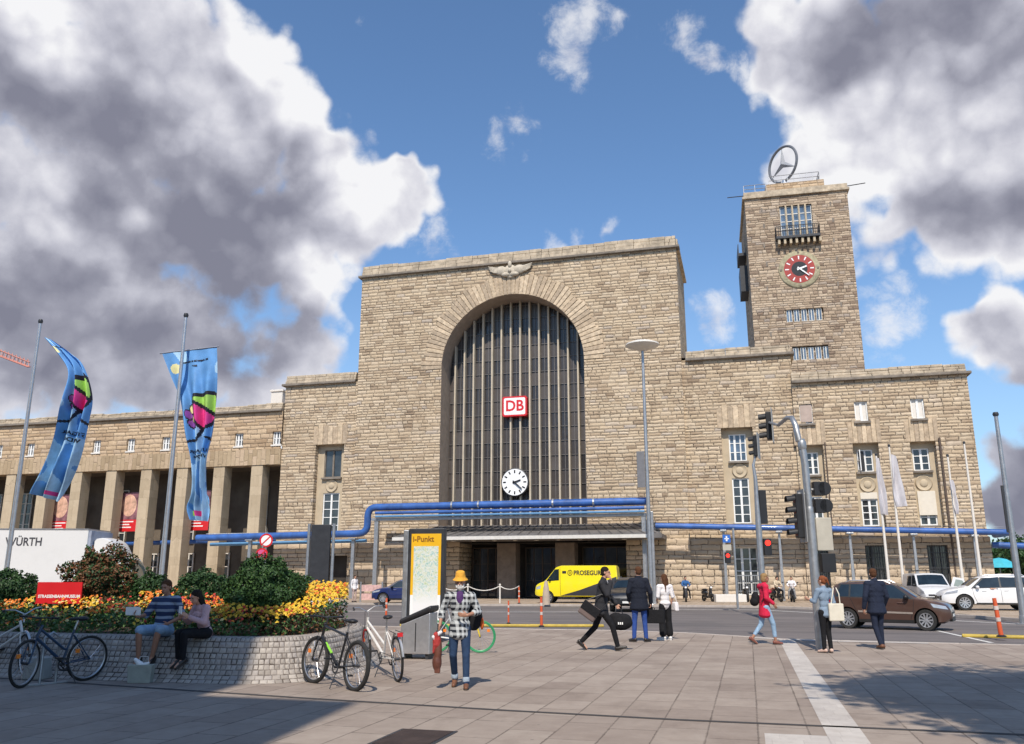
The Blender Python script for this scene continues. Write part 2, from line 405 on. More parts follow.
# tall window: stone fins, thin bars, panes
mb = MB(); yg = D+DEP; bx = []
for i in range(14):
    x = -22.89+i*.811; bx.append(x)
    zt = SP+math.sqrt(max(.2, AR**2-(abs(x-AX)+.05)**2))
    mb.box(x-.065, x+.065, yg-.42, yg+.02, 4.9, zt)
gw = wp(mb, 'arched_window', M_fin, st)
g = MB()
P_ = [(AX-AR, 4.9)]+A+[(AX+AR, 4.9)]
g.add([(x, yg+.03, z) for x, z in P_], [tuple(range(len(P_)))])
g.build('pane', M_gbrown, gw)
g = MB()
for k in range(17):
    z = 5.3+1.17*k; hw = AR if z < SP else (math.sqrt(AR**2-(z-SP)**2) if z < SP+AR else 0)
    if hw > .5: g.box(AX-hw, AX+hw, yg-.05, yg+.02, z-.018, z+.018)
ed = [AX-AR]+bx+[AX+AR]
for a, b in zip(ed, ed[1:]):
    x = (a+b)/2; hh = math.sqrt(max(0.01, AR**2-min(abs(x-AX), AR-.02)**2)); g.box(x-.018, x+.018, yg-.05, yg+.02, 4.9, SP+hh)
g.build('glazing_bar', mat('bronze_glazing_bar', (.20, .185, .175), .5, .3), gw)
# sill course above the canopy
mb = MB(); mb.box(AX-AR, AX+AR, D-.25, D+DEP, 4.35, 4.9); wp(mb, 'arch_sill', M_coping, st, bevel=.05)
# base of hall: piers and three entrance bays
EX0, EX1 = -21.6, -8.6
for a, b, e in ((HX0, EX0, EX0), (EX1, HX1, EX1)):
    mb = MB(); wall(mb, a, b, 0, BZ, D-.14); mb.quad((e, D-.14, 0), (e, D+3, 0), (e, D+3, BZ), (e, D-.14, BZ)); mb.quad((a, D-.14, BZ), (b, D-.14, BZ), (b, D, BZ+.12), (a, D, BZ+.12)); wp(mb, 'base_wall', M_base, st)
mb = MB(); mb.quad((EX0, D+3, 0), (EX1, D+3, 0), (EX1, D+3, 5), (EX0, D+3, 5)); mb.quad((EX0, D, 4.15), (EX0, D+3, 4.15), (EX1, D+3, 4.15), (EX1, D, 4.15))
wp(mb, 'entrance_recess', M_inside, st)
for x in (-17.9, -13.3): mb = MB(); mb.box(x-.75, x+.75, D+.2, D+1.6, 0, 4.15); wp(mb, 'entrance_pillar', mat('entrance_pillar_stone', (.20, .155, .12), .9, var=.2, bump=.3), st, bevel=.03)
for a, b in ((-21.4, -18.8), (-17., -14.2), (-12.4, -8.8)):
    window(st, a, b, 0.05, 3.9, D+2.7, 4, 3, .08, .03, mat('bronze_door_frame', (.10, .075, .06), .5, .4), M_glass, name='entrance_door')
# winged wheel emblem
ex, ez = -17.5, 26.38
e = MB(); e.lathe([(0, -.32), (.30, -.32), (.42, -.24), (.56, -.20), (.60, -.02), (.60, .05)], (ex, D, ez-.1), 'y', 20)
for sg in (-1, 1):
    e.ell((ex+sg*.78, D-.15, ez+.0), (.52, .2, .40)); e.ell((ex+sg*.35, D-.2, ez-.38), (.42, .18, .2))
    for k in range(4):
        pts = [(ex+sg*(.9), D-.16, ez-.15+.1*k), (ex+sg*(1.35+.03*k), D-.2, ez-.12+.12*k), (ex+sg*(1.75+.05*k), D-.2, ez+.05+.13*k)]
        e.tube(pts, [.13, .11, .035], 7)
e.ell((ex, D-.3, ez+.45), (.16, .16, .3)); e.ell((ex, D-.36, ez-.08), (.16, .14, .2))
wp(e, 'winged_wheel_carving', mat('carved_stone', (.50, .44, .35), .9, var=.2, sc=4, bump=.5, bsc=10, grime=.5), st, smooth=True)

# --- marquee over the entrance ---------------------------------------------
mb = MB(); mx0, mx1, my = -25.6, -5.6, 60.2
mb.add([(mx0, my, 4.25), (mx1, my, 4.25), (mx1, D, 4.25), (mx0, D, 4.25), (mx0, my, 4.55), (mx1, my, 4.55), (mx1, D, 4.55), (mx0, D, 4.55), (mx0+2.2, D, 5.5), (mx1-2.2, D, 5.5)],
       [(3, 2, 1, 0), (0, 1, 5, 4), (1, 2, 6, 5), (3, 0, 4, 7), (4, 5, 9, 8), (5, 6, 9), (7, 4, 8)])
mq = wp(mb, 'entrance_canopy', M_roofm, st)
mb = MB()
for i in range(26):
    f_ = (i+.5)/26; xa = mx0+(mx1-mx0)*f_; xb = mx0+2.2+(mx1-mx0-4.4)*f_
    mb.tube([(xa, my, 4.58), (xb, D-.02, 5.53)], .035, 4)
mb.build('standing_seam', M_roofm, mq)
mb = MB(); mb.box(mx0-.06, mx1-.9, my-.14, my-.003, 4.26, 4.50); mb.build('fascia', mat('pale_metal_fascia', (.62, .60, .56), .5, var=.1), mq)
mb = MB()
for i in range(12): x = mx0+1.3+i*1.6; mb.lathe([(0, 4.24), (.18, 4.24), (.2, 4.2), (0, 4.17)], (x, my+.7, 0), 'z', 10)
mb.build('soffit_lamp', M_offw, mq)

# --- low block between colonnade and hall ------------------------------------
def bay(par, y, rx0, rx1, rz0, rz1, wins, med=None, dep=.55, bottom=None):
    """recess with cream surround; the hole itself is cut by the caller"""
    b = MB(); Y = y+dep; holes = [(w[0], w[1], w[2], w[3], .22) for w in wins]
    wall(b, rx0, rx1, rz0, rz1, Y, holes)
    for w in wins: b.quad((w[0], Y+.22, w[2]), (w[1], Y+.22, w[2]), (w[1], Y+.22, w[3]), (w[0], Y+.22, w[3]))
    wp(b, 'window_surround', M_cream, par)
    for w in wins:
        st_ = w[4] if len(w) > 4 else {}
        window(par, w[0], w[1], w[2], w[3], Y+.2, **st_)
        sill(par, w[0], w[1], w[2], Y+.05)
    if med:
        m = MB(); m.lathe([(0, -.05), (.42, -.07), (.5, -.12), (.56, -.05), (.58, .02)], (med[0], Y, med[1]), 'y', 24)
        m.ell((med[0], Y-.06, med[1]), (.28, .1, .28)); wp(m, 'medallion', M_cream, par, smooth=True)
    s = MB(); n = 7
    for i in range(n):
        a = rx0-.25+(rx1-rx0+.5)*i/n; b_ = rx0-.25+(rx1-rx0+.5)*(i+1)/n
        s.box(a+.01, b_-.01, y-.04-.02*(i % 2), y+.02, rz1+.003, rz1+1.45+.1*((i*3) % 4), i % 4)
    wp(s, 'flat_arch', mv, par, bevel=.02)
Lx0, Ly = -37.95, D+.35
rec = (-34.75, -32.1, 4.9, 12.5)
mb = MB(); wall(mb, Lx0, HX0, 4.2, 17.8, Ly, [rec], .55); shell(mb, Lx0, HX0, Ly, D+8, 0, 18); wp(mb, 'side_block_wall', M_stone, st)
mb = MB(); wall(mb, Lx0-.1, HX0, 0, 4.2, Ly-.14, [(-29.9-3.2, -31.3, 0, 3.3)], .6); mb.quad((Lx0-.1, Ly-.14, 0), (Lx0-.1, Ly-.14, 4.2), (Lx0-.1, Ly+3, 4.2), (Lx0-.1, Ly+3, 0))
mb.quad((Lx0-.1, Ly-.14, 4.2), (HX0, Ly-.14, 4.2), (HX0, Ly, 4.3), (Lx0-.1, Ly, 4.3)); wp(mb, 'base_wall', M_base, st)
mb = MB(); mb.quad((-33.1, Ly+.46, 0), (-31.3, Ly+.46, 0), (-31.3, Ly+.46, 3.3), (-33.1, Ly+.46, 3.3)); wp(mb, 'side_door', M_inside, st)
cornice(Lx0, HX0-.3, Ly, 17.75, 7, st, right=False, zt=.85)
bay(st, Ly, *rec, [(-34.15, -32.55, 9.75, 12.1, dict(nx=2, nz=1, col=M_cornd)), (-34.1, -32.6, 5.1, 8.45, dict(nx=2, nz=5))], (-33.35, 9.05))
# --- block right of the hall --------------------------------------------------
My = D+.25; rec = (-1.3, .98, 4.9, 12.4)
mb = MB(); wall(mb, HX1, 4.05, 4.2, 17.8, My, [rec], .55); shell(mb, HX1, 4.05, My, D+14, 0, 18); wp(mb, 'middle_block_wall', M_stone, st)
cornice(HX1+.3, 4.05, My, 17.7, 14, st, left=False, zt=.75)
bay(st, My, *rec, [(-.78, .45, 9.95, 12.0, dict(nx=3, nz=3, pane=M_gblue)), (-.72, .48, 5.4, 8.7, dict(nx=2, nz=5))], (-.12, 9.25))
mb = MB(); wall(mb, HX1, 4.05, 0, 4.2, My-.14, [(-.9, .75, 0.35, 3.7)], .5); mb.quad((HX1, My-.14, 4.2), (4.05, My-.14, 4.2), (4.05, My, 4.3), (HX1, My, 4.3)); wp(mb, 'base_wall', M_base, st)
window(st, -.9, .75, .35, 3.7, My+.3, 3, 4, .1, .05)
mb = MB()
for i in range(12): x = -.86+i*.145; mb.box(x-.015, x+.015, My-.16, My-.13, .5, 1.7)
mb.box(-.9, .75, My-.17, My-.12, 1.68, 1.74); mb.box(-.9, .75, My-.17, My-.12, .6, .65); wp(mb, 'window_railing', M_galv, st)
# --- right block ---------------------------------------------------------------
Ry = D-.05; X0, X1 = 3.95, 15.65
reca = [(4.05, 5.75, 4.9, 10.85), (7.75, 9.45, 4.9, 10.85), (11.5, 13.15, 4.9, 10.8)]
up = [(4.35, 5.25, 12.4, 13.85), (8.1, 8.98, 12.4, 13.85), (11.82, 12.7, 12.4, 13.85)]
mb = MB(); wall(mb, X0, X1, 4.2, 15.5, Ry, reca+[(*u, .3) for u in up], .55); shell(mb, X0, X1, Ry, D+14, 0, 15.6); wp(mb, 'right_block_wall', M_stone, st)
cornice(X0, X1, Ry, 15.42, 14, st, right=True, left=False, zt=.75)
bay(st, Ry, *reca[0], [(4.6, 5.42, 8.75, 10.4, dict(nx=2, nz=3)), (4.55, 5.45, 5.05, 7.2, dict(nx=2, nz=4))], (5., 7.95))
bay(st, Ry, *reca[1], [(8.0, 9.08, 8.85, 10.45, dict(nx=2, nz=3)), (8.02, 9.1, 5.05, 6.95, dict(nx=2, nz=4))], (8.55, 7.95))
bay(st, Ry, *reca[2], [(11.68, 12.75, 8.82, 10.4, dict(nx=2, nz=3)), (11.72, 12.82, 5.05, 7.35, dict(nx=2, nz=4))], (12.2, 7.95))
for i, u in enumerate(up):
    w = window(st, *u, Ry+.25, 2, 1); sill(st, u[0], u[1], u[2], Ry+.1)
    c = MB()                                        # drawn curtain or lowered blind behind the pane line
    if i == 0: c.box(u[0]+.05, u[1]-.05, Ry+.06, Ry+.1, u[2]+.15, u[3]-.05); wp(c, 'shutter', mat('faded_brown_shutter', (.42, .33, .28), .7), st)
    else:
        for a, b in ((.1, .36), (.5, .78)): c.quad((u[0]+a, Ry+.205, u[2]+.1), (u[0]+b, Ry+.205, u[2]+.1), (u[0]+b, Ry+.205, u[3]-.1), (u[0]+a, Ry+.205, u[3]-.1))
        wp(c, 'curtain', M_offw, st)
for q in ((8.0, 9.12, Ry+.5, Ry+.62, 6.95, 7.4), (11.7, 12.84, Ry+.45, Ry+.6, 5.75, 7.4)): c = MB(); c.box(*q); wp(c, 'roller_shutter', mat('cream_roller_shutter', (.66, .60, .50), .6, var=.05), st)
c = MB(); c.box(8.08, 8.5, Ry+.56, Ry+.585, 8.95, 10.35); wp(c, 'open_window', M_black, st)  # black sheet painting the dark room behind the open pane
c = MB(); Mx = Matrix.Translation((8.06, Ry+.55, 0)) @ Matrix.Rotation(R(-75), 4, 'Z')
for a, b, z0, z1 in ((0, .06, 8.92, 10.4), (.42, .48, 8.92, 10.4), (.06, .42, 8.92, 9.0), (.06, .42, 10.32, 10.4), (.06, .42, 9.62, 9.66)): c.box(a, b, -.03, .03, z0, z1, M=Mx)
wp(c, 'open_casement', M_white, st)
gfw = [(4.3, 5.5, .5, 3.7), (7.9, 9.3, .5, 3.72), (11.8, 13.1, .5, 3.7)]
mb = MB(); wall(mb, X0, X1+.1, 0, 4.2, Ry-.14, gfw, .5); mb.quad((X0, Ry-.14, 4.2), (X1+.1, Ry-.14, 4.2), (X1, Ry, 4.3), (X0, Ry, 4.3)); mb.quad((X1+.1, Ry-.14, 0), (X1+.1, D+14, 0), (X1+.1, D+14, 4.2), (X1+.1, Ry-.14, 4.2)); wp(mb, 'base_wall', M_base, st)
for a in gfw:
    w = window(st, *a, Ry+.3, 3, 4, .08, .04, mat('dark_window_frame', (.10, .10, .10), .5)); b = MB()
    for i in range(9): x = a[0]+.07+(a[1]-a[0]-.14)*i/8; b.tube([(x, Ry-.1, a[2]), (x, Ry-.1, a[3])], .022, 5)
    for z in (1.2, 2.2, 3.2): b.box(a[0], a[1], Ry-.12, Ry-.08, z-.025, z+.025)
    wp(b, 'window_bars', M_dark, st)
for x in (13.4,):
    b = MB(); b.tube([(x, Ry-.12, 11.), (x, Ry-.12, .2)], .075, 8); wp(b, 'downpipe', mat('copper_downpipe', (.12, .085, .065), .6, .3), st, smooth=True)  # dark tube standing in for the shaded right reveal of the recess
b = MB(); b.tube([(5.9, Ry-.1, 11.), (5.9, Ry-.1, .2)], .04, 8); wp(b, 'downpipe', MC['copper_downpipe'], st, smooth=True)  # thinner dark tube, the same painted shade at another recess edge
# roof slabs behind parapets, small roof railing
mb = MB(); mb.box(-3.8, -2.3, D+5, D+5.1, 18.2, 19.1); wp(mb, 'roof_railing', mat('blue_grey_railing', (.20, .27, .38), .5), st)
# --- left wing with colonnade -----------------------------------------------
WX1, WX0 = Lx0, -112.
wy = D+.15; PIT = 3.706; px0 = -40.19; holes = []
for i in range(20):
    cx = -38.4-i*3.69
    holes.append((cx-.42, cx+.42, 12.65, 13.8, .35))
mb = MB(); wall(mb, WX0, WX1, 12.3, 15.6, wy, holes, .35); mb.quad((WX0, wy, 15.6), (WX1, wy, 15.6), (WX1, wy+10, 15.6), (WX0, wy+10, 15.6)); wp(mb, 'wing_wall', M_wing, st)
for h in holes: window(st, *h[:4], wy+.3, 3, 2, .09, .05)
for h in holes: b = MB(); b.box(h[0]-.08, h[1]+.08, wy-.07, wy+.1, h[2]-.13, h[2]); wp(b, 'window_sill', M_offw, st)
mb = MB(); mb.box(WX0, WX1, wy-.03, wy+1.3, 10.95, 12.3); wp(mb, 'lintel', M_sold, st)
cornice(WX0, WX1-.05, wy, 15.55, 10, st, left=False, right=False, zt=.6, wob=.07)
for i in range(20):
    cx = px0-i*PIT; p = MB(); p.box(cx-.50, cx+.60, wy+.05, wy+1.2, 0, 10.95); wp(p, 'pillar', M_smooth, st, bevel=.03)
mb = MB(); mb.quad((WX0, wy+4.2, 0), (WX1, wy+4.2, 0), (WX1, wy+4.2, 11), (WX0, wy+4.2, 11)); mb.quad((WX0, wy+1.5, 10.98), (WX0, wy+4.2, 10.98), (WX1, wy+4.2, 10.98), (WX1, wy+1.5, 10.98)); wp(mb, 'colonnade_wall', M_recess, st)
tw = mat('faded_grey_frame', (.66, .65, .60), .6)
for i in range(14):
    cx = px0+PIT/2-i*PIT
    if i in (2, 4, 6): continue
    window(st, cx-.75, cx+.75, 4.6, 9.6, wy+4.15, 2, 5, .09, .06, tw)
for i in range(14):
    cx = px0+PIT/2-i*PIT; window(st, cx-1.0, cx+1.0, .1, 3.7, wy+4.1, 4, 3, .1, .05, M_offw, M_glass, name='wing_door')
ch = MB(); ch.box(-42.2, -41.0, D+5, D+6.3, 15.6, 18.5); ch.box(-42.3, -40.9, D+4.9, D+6.4, 18.5, 18.7); wp(ch, 'chimney', M_offw, st, bevel=.03)
for x in (-47.4, -60.2, -51): ch = MB(); ch.box(x, x+.5, D+2, D+2.5, 15.6, 16.7); wp(ch, 'roof_vent', M_galv, st, bevel=.02)
# posters between the pillars (things hung on the building)
for i, (cx, lab, c1) in enumerate([(-61.5, 'poster with a dark portrait over a red caption band, left end of the colonnade', 'left'), (-54.1, 'poster with a portrait in profile over a red caption band, behind the truck cab', 'mid'), (-46.65, 'poster with blue figure over a red caption band, half covered by the second flag', 'right')]):
    t_ = thing('poster', lab, 'poster', (cx, wy+1.65, 7.4), 0, 'event posters hung in the colonnade')
    p = MB(); p.box(-1.1, 1.1, -.03, .03, -1.8, 1.7, 0); p.build('sheet', mat('poster_dark_print', (.22, .10, .12), .5, var=.7, sc=1.5), t_)
    p = MB(); p.box(-1.1, 1.1, -.036, -.031, -1.8, -.75, 0); p.build('caption_band', M_red, t_)
    p = MB(); skin = mat('poster_skin_print', (.62, .38, .28), .5, var=.45, sc=2); blu = mat('poster_blue_print', (.10, .28, .55), .5, var=.4)
    p.lathe([(0, -.045), (.62, -.042), (.66, -.032)], (.1*i, 0, .35), 'y', 20, M=Matrix.Diagonal((1.2, 1, 1.5, 1))); p.build('portrait', blu if i == 2 else skin, t_)
    p = MB()
    for k, w in enumerate((.8, .6, .7)): p.box(-.85, -.85+w*2, -.042, -.037, -.98-.25*k, -.88-.25*k)
    p.build('caption', M_wenamel, t_)

# --- tower -------------------------------------------------------------------
TY = 110.; TZ = 51.0
tw_ = thing('clock_tower', 'square stone station tower with red-ringed clock and small balcony', 'tower', (9.15, TY, 0), R(2.0))
W = 6.5
mb = MB(); wall(mb, -W, W, 0, TZ, 0, [(-2.15, 1.95, 45.3, 49.6, .5), (-2.4, 2.25, 33.5, 35.2, .4), (-1.95, 2.45, 28.4, 30.2, .4)]); shell(mb, -W, W, 0, 15, 0, TZ)
for h in ((-2.15, 1.95, 45.3, 49.6, .5), (-2.4, 2.25, 33.5, 35.2, .4), (-1.95, 2.45, 28.4, 30.2, .4)): mb.quad((h[0], h[4], h[2]), (h[1], h[4], h[2]), (h[1], h[4], h[3]), (h[0], h[4], h[3]))
mb.build('tower_wall', stone('tower_shell_limestone', .36, .5, 1.3, [(0, (.26, .19, .14)), (.3, (.42, .325, .23)), (.6, (.50, .39, .28)), (.85, (.57, .46, .34)), (1, (.36, .30, .25))], .045, .9, .06, jd=.8), tw_)
mb = MB(); mb.box(-W-.3, W+.3, -.3, 15.3, TZ, TZ+.35); mb.box(-W-.1, W+.1, -.1, 15.1, TZ+.35, TZ+1.0); mb.build('tower_parapet', M_coping, tw_, bevel=.05)
mb = MB(); mb.box(-3.6, 3.9, .8, 10, TZ+1, TZ+2.3); mb.build('penthouse', M_wing, tw_, bevel=.05)
def rail(par, pts, h, n, name='railing', m=None):
    r = MB()
    for a, b in zip(pts, pts[1:]):
        a, b = Vector(a), Vector(b)
        for z in (h, h*.5): r.tube([a+Vector((0, 0, z)), b+Vector((0, 0, z))], .05, 5)
        k = max(1, int((b-a).length/n))
        for i in range(k+1): p = a+(b-a)*i/k; r.tube([p, p+Vector((0, 0, h))], .04, 5)
    return r.build(name, m or M_dark, par)
rail(tw_, [(-3.1, 1.2, TZ+2.3), (3.4, 1.2, TZ+2.3), (3.4, 9.8, TZ+2.3)], 1.3, .8, m=M_galv)
rail(tw_, [(-W, .2, TZ+1), (-3.6, .2, TZ+1)], 1.1, 1.2, m=M_galv)
mb = MB(); mb.tube([(-W, .5, TZ+.8), (-W-2.2, .3, TZ+.7)], .06, 6); mb.tube([(W, .5, TZ+.8), (W+2.4, .3, TZ+.9)], .06, 6); mb.build('antenna_rod', M_dark, tw_)
# big window group + balcony
for i in range(5):
    a = -2.15+i*.82; window(tw_, a+.06, a+.76, 45.35, 49.5, .35, 1, 4, .08, .1, mat('white_window_frame_grey', (.62, .62, .60), .6), M_gblue)
    if i: p = MB(); p.box(a-.1, a+.1, -.05, .4, 45.3, 49.6); p.build('window_pier', M_cream, tw_)
p = MB(); p.box(-2.9, 2.6, -1.1, 0, 44.6, 44.95); bal = p.build('balcony', M_dark, tw_, bevel=.03)
p = MB()
for i in range(8): x = -2.7+i*.73; p.box(x, x+.3, -.95, -.003, 43.9, 44.6)
p.build('bracket', M_cream, bal, bevel=.03)
r = rail(bal, [(-2.85, 0, 44.95), (-2.85, -1.05, 44.95), (2.55, -1.05, 44.95), (2.55, 0, 44.95)], 1.35, .28, 'balustrade')
for z0, wd in ((33.5, -2.4), (28.4, -1.95)):
    for i in range(5):
        a = wd+.08+i*.91; window(tw_, a+.03, a+.72, z0+.05, z0+1.65, .3, 2, 1, .07, .04, mat('pale_window_frame', (.55, .55, .52), .6), M_gblue)
# tower balconies on the side face, loophole slots
p = MB(); p.box(-W-1.1, -W, 4, 9, 44.6, 45); p.box(-W-1.1, -W-1.0, 4, 9, 45, 46.3); p.box(-W-1.0, -W, 4.2, 8.8, 39.5, 43.2); p.build('side_balcony', M_dark, tw_)
for x in (-4.4, 4.3):
    for k, z in enumerate((49.3, 47.0, 44.2, 41.6, 38.2, 35.4, 32)): p = MB(); p.box(x-.11+.15*(k % 2), x+.11+.15*(k % 2), -.02, .05, z-.3, z+.3); p.build('loophole', M_cornd, tw_)
# tower clock
cz = 40.55; cxx = -.25
def clock_hands(mb, c, y, r, hour, minute, w, mi=0):
    for a, L, ww in ((2*PI*(hour+minute/60)/12, r*.55, w*1.5), (2*PI*minute/60, r*.86, w)):
        d = Vector((math.sin(a), 0, math.cos(a))); n = Vector((math.cos(a), 0, -math.sin(a))); o = Vector((c[0], y, c[1]))
        p = [o-d*r*.18-n*ww, o-d*r*.18+n*ww, o+d*L+n*ww*.7, o+d*L-n*ww*.7]
        q = [x+Vector((0, -.04, 0)) for x in p]; mb.add(p+q, [(4, 5, 6, 7), (0, 1, 5, 4), (1, 2, 6, 5), (2, 3, 7, 6), (3, 0, 4, 7)], mi); y -= .06
# seen clock: rim, red ring, black centre
p = MB(); p.lathe([(1.92, -.2), (2.45, -.16), (2.55, -.1), (2.6, .0)], (cxx, 0, cz), 'y', 48); ck = p.build('clock_face', mat('greenish_carved_stone', (.36, .32, .21), .9, var=.35, sc=3, bump=.8, bsc=5), tw_, smooth=True)
p = MB(); p.lathe([(.95, -.215), (1.92, -.215), (1.94, -.1)], (cxx, 0, cz), 'y', 48); p.build('dial_ring', mat('faded_red_dial', (.33, .03, .022), .5), ck)
p = MB(); p.lathe([(0, -.22), (1.0, -.22)], (cxx, 0, cz), 'y', 40); p.build('dial_centre', M_benamel, ck)
p = MB()
for k in range(12):
    a = PI*k/6; d = Vector((math.sin(a), 0, math.cos(a))); n = Vector((math.cos(a), 0, -math.sin(a))); o = Vector((cxx, -.235, cz))
    p.quad(o+d*1.3-n*.06, o+d*1.3+n*.06, o+d*1.78+n*.09, o+d*1.78-n*.09)
p.build('hour_mark', M_wenamel, ck)
p = MB(); clock_hands(p, (cxx, cz), -.25, 1.75, 2, 22, .09); p.build('clock_hand', M_wenamel, ck)
p = MB()
for k in range(4): a = PI*k/2; p.box(cxx+2.3*math.sin(a)-.12, cxx+2.3*math.sin(a)+.12, -.24, -.1, cz+2.3*math.cos(a)-.12, cz+2.3*math.cos(a)+.12)
p.build('rim_block', M_cornd, ck)
# star emblem on top
se = thing('rooftop_star_sign', 'white three-pointed star in a ring on top of the clock tower', 'rooftop emblem', (8.15, TY+3, TZ+2.7), R(-47)); se.scale = (1.15,)*3
p = MB(); p.tube([(2.2*math.cos(a), 0, 2.95+2.2*math.sin(a)) for a in [2*PI*i/48 for i in range(48)]], .155, 8, closed=True); p.build('ring', mat('dark_ring_metal', (.16, .165, .18), .45, .2), se, smooth=True)
p = MB()
for k in range(3):
    a = PI/2+2*PI*k/3; d = Vector((math.cos(a), 0, math.sin(a))); n = Vector((-math.sin(a), 0, math.cos(a))); o = Vector((0, 0, 2.95))
    i1 = o+n*.34; 
    vs = [o+d*2.2, o+(d*.5+n*.87)*.42, o+(d*.5-n*.87)*.42, o+Vector((0, -.3, 0)), o+Vector((0, .3, 0))]
    p.add(vs, [(0, 1, 3), (0, 3, 2), (0, 4, 1), (0, 2, 4)])
p.build('star', mat('star_metal', (.30, .31, .33), .4), se)
p = MB(); p.tube([(0, 0, -.2), (0, 0, .8)], .3, 10); p.lathe([(1.3, 0), (1.3, .25), (.3, .5)], (0, 0, -.25), 'z', 24); p.build('mount', M_alu, se)

# --- wall clock and red sign on the big window ---------------------------------
wc = thing('wall_clock', 'round white clock with black hands low on the great arched window', 'clock', (at(515.5, 482.5, yg-.5).x, yg-.45, at(515.5, 482.5, yg-.5).z))
p = MB(); p.lathe([(0, -.30), (1.08, -.30), (1.14, -.26), (1.16, -.1), (1.1, .28), (0, .3)], (0, 0, 0), 'y', 40); p.build('case', M_dark, wc, smooth=True)
p = MB(); p.lathe([(0, -.31), (1.06, -.31)], (0, 0, 0), 'y', 40); p.build('dial', M_wenamel, wc)
for k in range(12):
    p = MB(); a = PI*k/6; d = Vector((math.sin(a), 0, math.cos(a))); n = Vector((math.cos(a), 0, -math.sin(a))); o = Vector((0, -.32, 0)); r0 = .72; w = .055
    p.quad(o+d*r0-n*w, o+d*r0+n*w, o+d*.97+n*w, o+d*.97-n*w); p.build('hour_mark', M_benamel, wc)
p = MB(); clock_hands(p, (0, 0), -.33, .95, 2, 22, .05); p.build('clock_hand', M_benamel, wc)
p = MB(); p.tube([(-.4, .25, 0), (-.4, .5, 0)], .06, 6); p.tube([(.4, .25, 0), (.4, .5, 0)], .06, 6); p.build('bracket', M_dark, wc)
ds = thing('rail_company_sign', 'red square sign reading DB in the middle of the great arched window', 'sign', (at(515, 406.5, yg-.6).x, yg-.45, at(515, 406.5, yg-.6).z))
def rrect(w, h, r): 
    o = []
    for cx, cy, a in ((w-r, h-r, 0), (-w+r, h-r, PI/2), (-w+r, -h+r, PI), (w-r, -h+r, 3*PI/2)): o += arc(cx, cy, r, a, a+PI/2, 5)
    return o
p = MB(); p.prism(rrect(1.03, .83, .14), lambda u, v, s: (u, -.3 if not s else .3, v)); p.build('sign_box', M_red, ds)
p = MB(); p.prism(rrect(.90, .70, .12), lambda u, v, s: (u, -.304 if not s else -.301, v)); p.build('white_border', M_wenamel, ds)
p = MB(); p.prism(rrect(.80, .60, .08), lambda u, v, s: (u, -.308 if not s else -.305, v)); p.build('white_field', M_wenamel, ds)
p = MB(); addtext(p, 'DB', 1.25, lambda u, v: (u*.95, -.312, v), bold=.035); p.build('lettering', M_red, ds)

# --- pipe bridge ---------------------------------------------------------------
pb = thing('pipe_bridge', 'blue district pipes on grey posts raised over the station entrance', 'pipeline', (-17, 61, 0)); pb['wc'] = 1
def pipe(pts, r, name, m, n=12):
    q = [Vector(pts[0])]                       # rounded elbows
    for i in range(1, len(pts)-1):
        a, b, c = Vector(pts[i-1]), Vector(pts[i]), Vector(pts[i+1]); k = r*2.6
        p0 = b+(a-b).normalized()*k; p1 = b+(c-b).normalized()*k
        for t in (0, .2, .4, .6, .8, 1): q.append(p0*(1-t)**2+b*2*t*(1-t)+p1*t*t)
    q.append(Vector(pts[-1])); b = MB(); b.tube(q, r, n); return wp(b, name, m, pb, smooth=True)
yb = 61.
pipe([(-43.2, yb, 4.68), (-28.15, yb, 4.88), (-28.15, yb, 6.85), (-6.6, yb, 6.85)], .27, 'pipe', M_blue)
pipe([(-42.5, yb+.9, 4.2), (-28.6, yb+.9, 4.35)], .14, 'pipe', M_cyan)
pipe([(-27.4, yb-.25, 6.38), (-6.8, yb-.25, 6.38)], .12, 'pipe', M_blue)
pipe([(-27.4, yb-.22, 6.12), (-6.8, yb-.22, 6.12)], .09, 'pipe', M_cyan)
b = MB(); b.box(-27.8, -6.7, yb-.1, yb+.7, 5.82, 6.02); wp(b, 'walkway_beam', M_galv, pb)
b = MB(); b.box(-27.6, -6.9, yb+.5, yb+1.4, 6.9, 6.95); wp(b, 'cable_tray', M_galv, pb)
for x in (-21.3, -19.2, -13.5, -10.5): b = MB(); b.tube([(x, yb, 6.85), (x+.12, yb, 6.85)], .33, 12); wp(b, 'flange', M_galv, pb)
for x in (-27.4, -6.9): 
    b = MB(); b.box(x-.16, x+.16, yb-.05, yb+.27, 0, 5.85); b.box(x-.3, x+.3, yb-.2, yb+.42, 0, .12); wp(b, 'post', M_galv, pb, bevel=.02)
for x in (-38.3, -33.1, -29.3):
    b = MB(); b.box(x-.13, x+.13, yb-.05, yb+.2, 0, 4.5); b.box(x-.3, x+.3, yb-.3, yb+.35, 4.4, 4.52); wp(b, 'post', M_galv, pb, bevel=.02)
b = MB(); b.box(-43, -28.6, yb+.9, yb+2.2, 5.05, 5.09); wp(b, 'tray_roof', mat('grey_translucent_roof', (.50, .53, .55), .3), pb)
# colonnade section, behind the pillars
for i in range(8): x = px0+PIT/2-i*PIT; pipe([(x-1.9, wy+2.5, 4.75-.05*i), (x+1.9, wy+2.5, 4.8-.05*i)], .2, 'pipe', M_blue)
